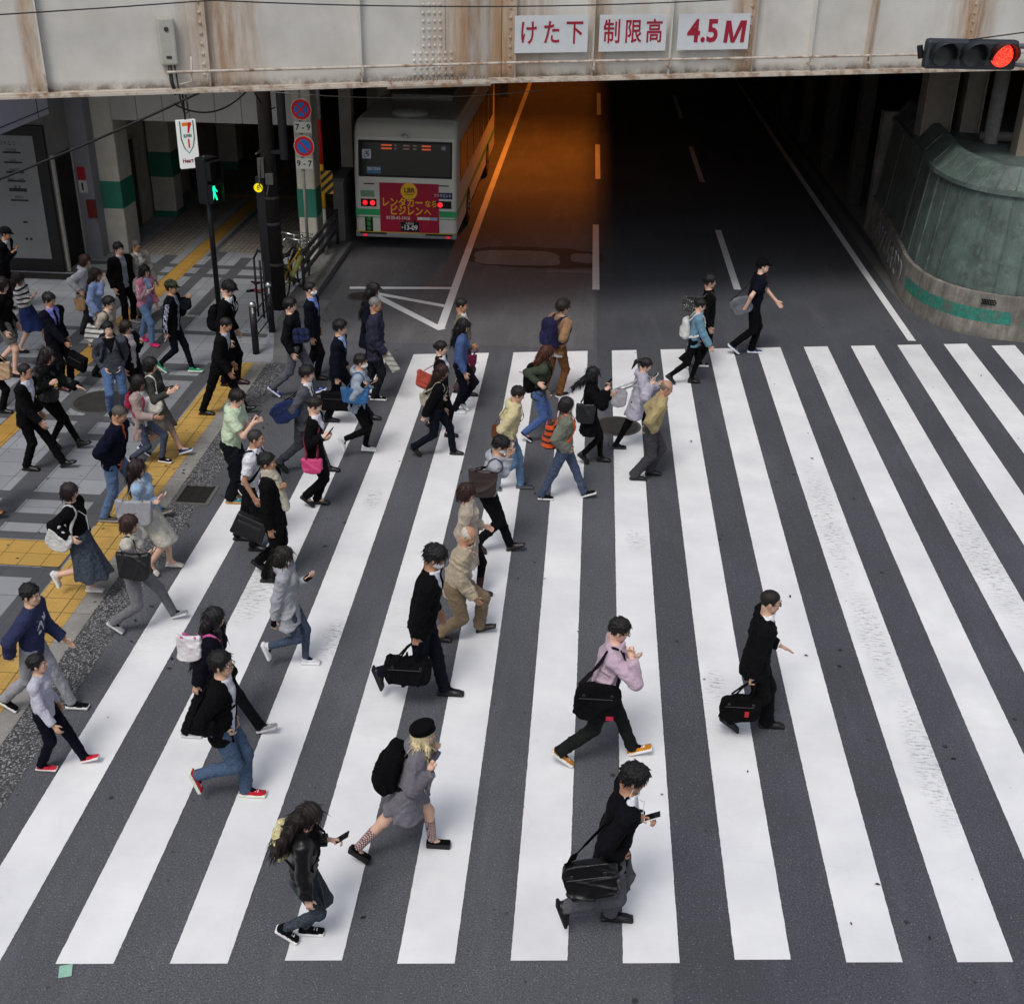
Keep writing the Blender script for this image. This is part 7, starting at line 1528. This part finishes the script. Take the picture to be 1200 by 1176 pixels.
bag(P, 'tote', '2f2422', (566, 566), -.27, (.40, .40, .14), 'dark brown leather tote of the masked young man in grey', 'tote bag', mat=leather('2f2422', .5), strapc='2f2422')
P = person('woman in a cream coat with short brown hair, behind the old man', (547, 577), (549, 622), (535, 692, 'f'), (565, 702, 'f'), [('coat', 'ab9f90', {'hem': .38, 'wr': .008})], ('slim', '141416'), hair=('bob', '2c1a17'), shoe=('241a18', '151010', 'boot'), sex='f', skin='c', lh=(568, 617), hp=12, extra={'glasses': 1}, sock=('3a2420', .22))
person('bald old man in a cream jacket and khaki trousers, stooping', (549, 628), (532, 696), (516, 748, 'f'), (568, 735, 't'), [('shirt', 'b8b0a0'), ('jacket', 'a99c86', {'hem': .16, 'wr': .008, 'loose': .02})], ('wide', '766650'), hair=('ring', 'b5b0a8'), shoe=('2a2020', '151010', 'dress'), rh=(557, 702), hp=34, skin='b')
P = person('masked man in a black cardigan and white collar lugging a black holdall', (510, 653), (495, 732), (445, 799, 'l'), (527, 811, 'f'), [('shirt', 'd3d5e0'), ('cardigan', '121215', {'open': 'v', 'hem': .12})], ('trousers', '171a2b'), hair=('fluffy', '100f11'), shoe=DRS, rh=(486, 757), rhk='grip', extra={'mask': 1, 'glasses': 1}, hp=26, skin='b')
bag(P, 'duffel', '131317', (478, 784), -.22, (.50, .30, .24), 'black open-topped holdall carried by the man in the black cardigan', 'holdall', hand=-1)
P = person('masked woman in an olive bomber jacket and navy jeans with an orange backpack', (664, 475), (661, 527), (639, 581, 'f'), (689, 580, 't'), [('bomber', '6d7064', {'wr': .008})], ('trousers', '212b4c', {'pat': 'denim'}), hair=('bob', '1c1416'), shoe=('17171b', 'e0e0e0', 'sneaker'), rh='pocket', lh='pocket', extra={'mask': 1}, sex='f', skin='a')
bag(P, 'backpack', 'c04a20', size=(.30, .40, .17), label='orange striped backpack on the woman in the olive bomber jacket', cat='backpack', at=P['CH']-EX*.205-EZ*.14, pat='stripe', c2='33241f')
P = person('woman in black with windblown long black hair, holding up a phone', (695, 439), (691, 493), (684, 532, 'b'), (707, 543, 'f'), [('coat', '131316', {'hem': .34, 'loose': .03, 'flare': .04})], ('slim', '121214'), hair=('long', '111012', .20, (-.16, 0, .08)), shoe=('121214', '161616', 'dress'), rh=(711, 456), rhk='phone', lh='phone', sex='f', skin='c', hp=6)
phone(P, -1, 'dark phone held up by the woman in black with windblown hair')
bag(P, 'tote', '17181b', (686, 484), -.24, (.32, .34, .12), 'black leather shoulder bag on the woman with windblown hair', 'tote bag', mat=leather('17181b', .4))
P = person('woman with a ponytail in a pale lilac parka reading her phone', (757, 428), (745, 478), (725, 521, 'f'), (762, 524, 'f'), [('hoodie', 'a8a6b4', {'hem': .28, 'flare': .04, 'wr': .008})], ('slim', '141417'), hair=('tail', '18110f', (-.06, 0, .04)), shoe=('1f2530', '33383f', 'sneaker'), rh=(764, 449), rhk='phone', lh='phone', sex='f', skin='c', hp=26, extra={'buds': 1})
phone(P, -1, 'white-framed phone held by the woman with the ponytail', case='d6d8da')
bag(P, 'shoulder', 'a2a2a6', (725, 466), .0, (.26, .32, .10), 'pale grey bag behind the woman in the lilac parka', 'shoulder bag')
person('bald man in a khaki jacket stooping with hands in his pockets', (781, 455), (762, 504), (747, 560, 'f'), (765, 554, 'f'), [('jacket', 'a08f66', {'hem': .08, 'wr': .009, 'loose': .02})], ('wide', '3c3b40'), hair=('ring', '6e6058'), shoe=DRS, rh='pocket', lh='pocket', hp=22, skin='b')
P = person('person in a light blue denim jacket with glasses, far right of the group', (821, 358), (812, 405), (786, 443, 'b'), (813, 448, 'f'), [('jacket', '557f96', {'hem': .12, 'mat': cloth('557f96', pat='denim'), 'loose': .02})], ('slim', '121316'), hair=('short', '121011'), shoe=('151518', '111111', 'dress'), rh=(833, 409), skin='c', hp=18, extra={'glasses': 1}, sex='f')
bag(P, 'backpack', 'c8cac8', size=(.28, .38, .14), label='white backpack on the person in the light blue denim jacket', cat='backpack', at=P['CH']-EX*.185-EZ*.10)
P = person('young man in black walking behind the person in light denim', (832, 330), (829, 380), (800, 421, 'b'), (822, 432, 'f'), [('sweater', '131315', {'hem': .12, 'loose': .02})], ('trousers', '15171d'), hair=('fluffy', '12100f'), shoe=BSN, skin='a', rh='hang')
bag(P, 'shoulder', '3a3a3c', (808, 356), .05, (.26, .30, .12), 'black and white patterned bag of the young man in black', 'shoulder bag', pat='floral', c2='9a9a94')
P = person('man in a black cap and navy short-sleeved shirt, farthest to the right', (894, 312), (882, 366), (860, 409, 'b'), (884, 412, 'f'), [('polo', '161a2c', {'e': .008, 'hem': .10})], ('trousers', '121316'), hair=('crop', '141110'), shoe=('2a3350', 'd0d4da', 'sneaker', '8f98a8'), lh=(912, 356), ldy=.12, rh='swb', extra={'cap': '101114'}, skin='c', hp=-4)
bag(P, 'messenger', '63666d', (869, 358), -.22, (.40, .34, .14), 'grey messenger bag on the man in the black cap', 'messenger bag', tilt=-22, cross=True, strapc='222428')
import os
if os.environ.get('SCENE_LOG'):
    for q in HLOG: print('HL', q)
    print('polys', sum(len(m.polygons) for m in bpy.data.meshes))
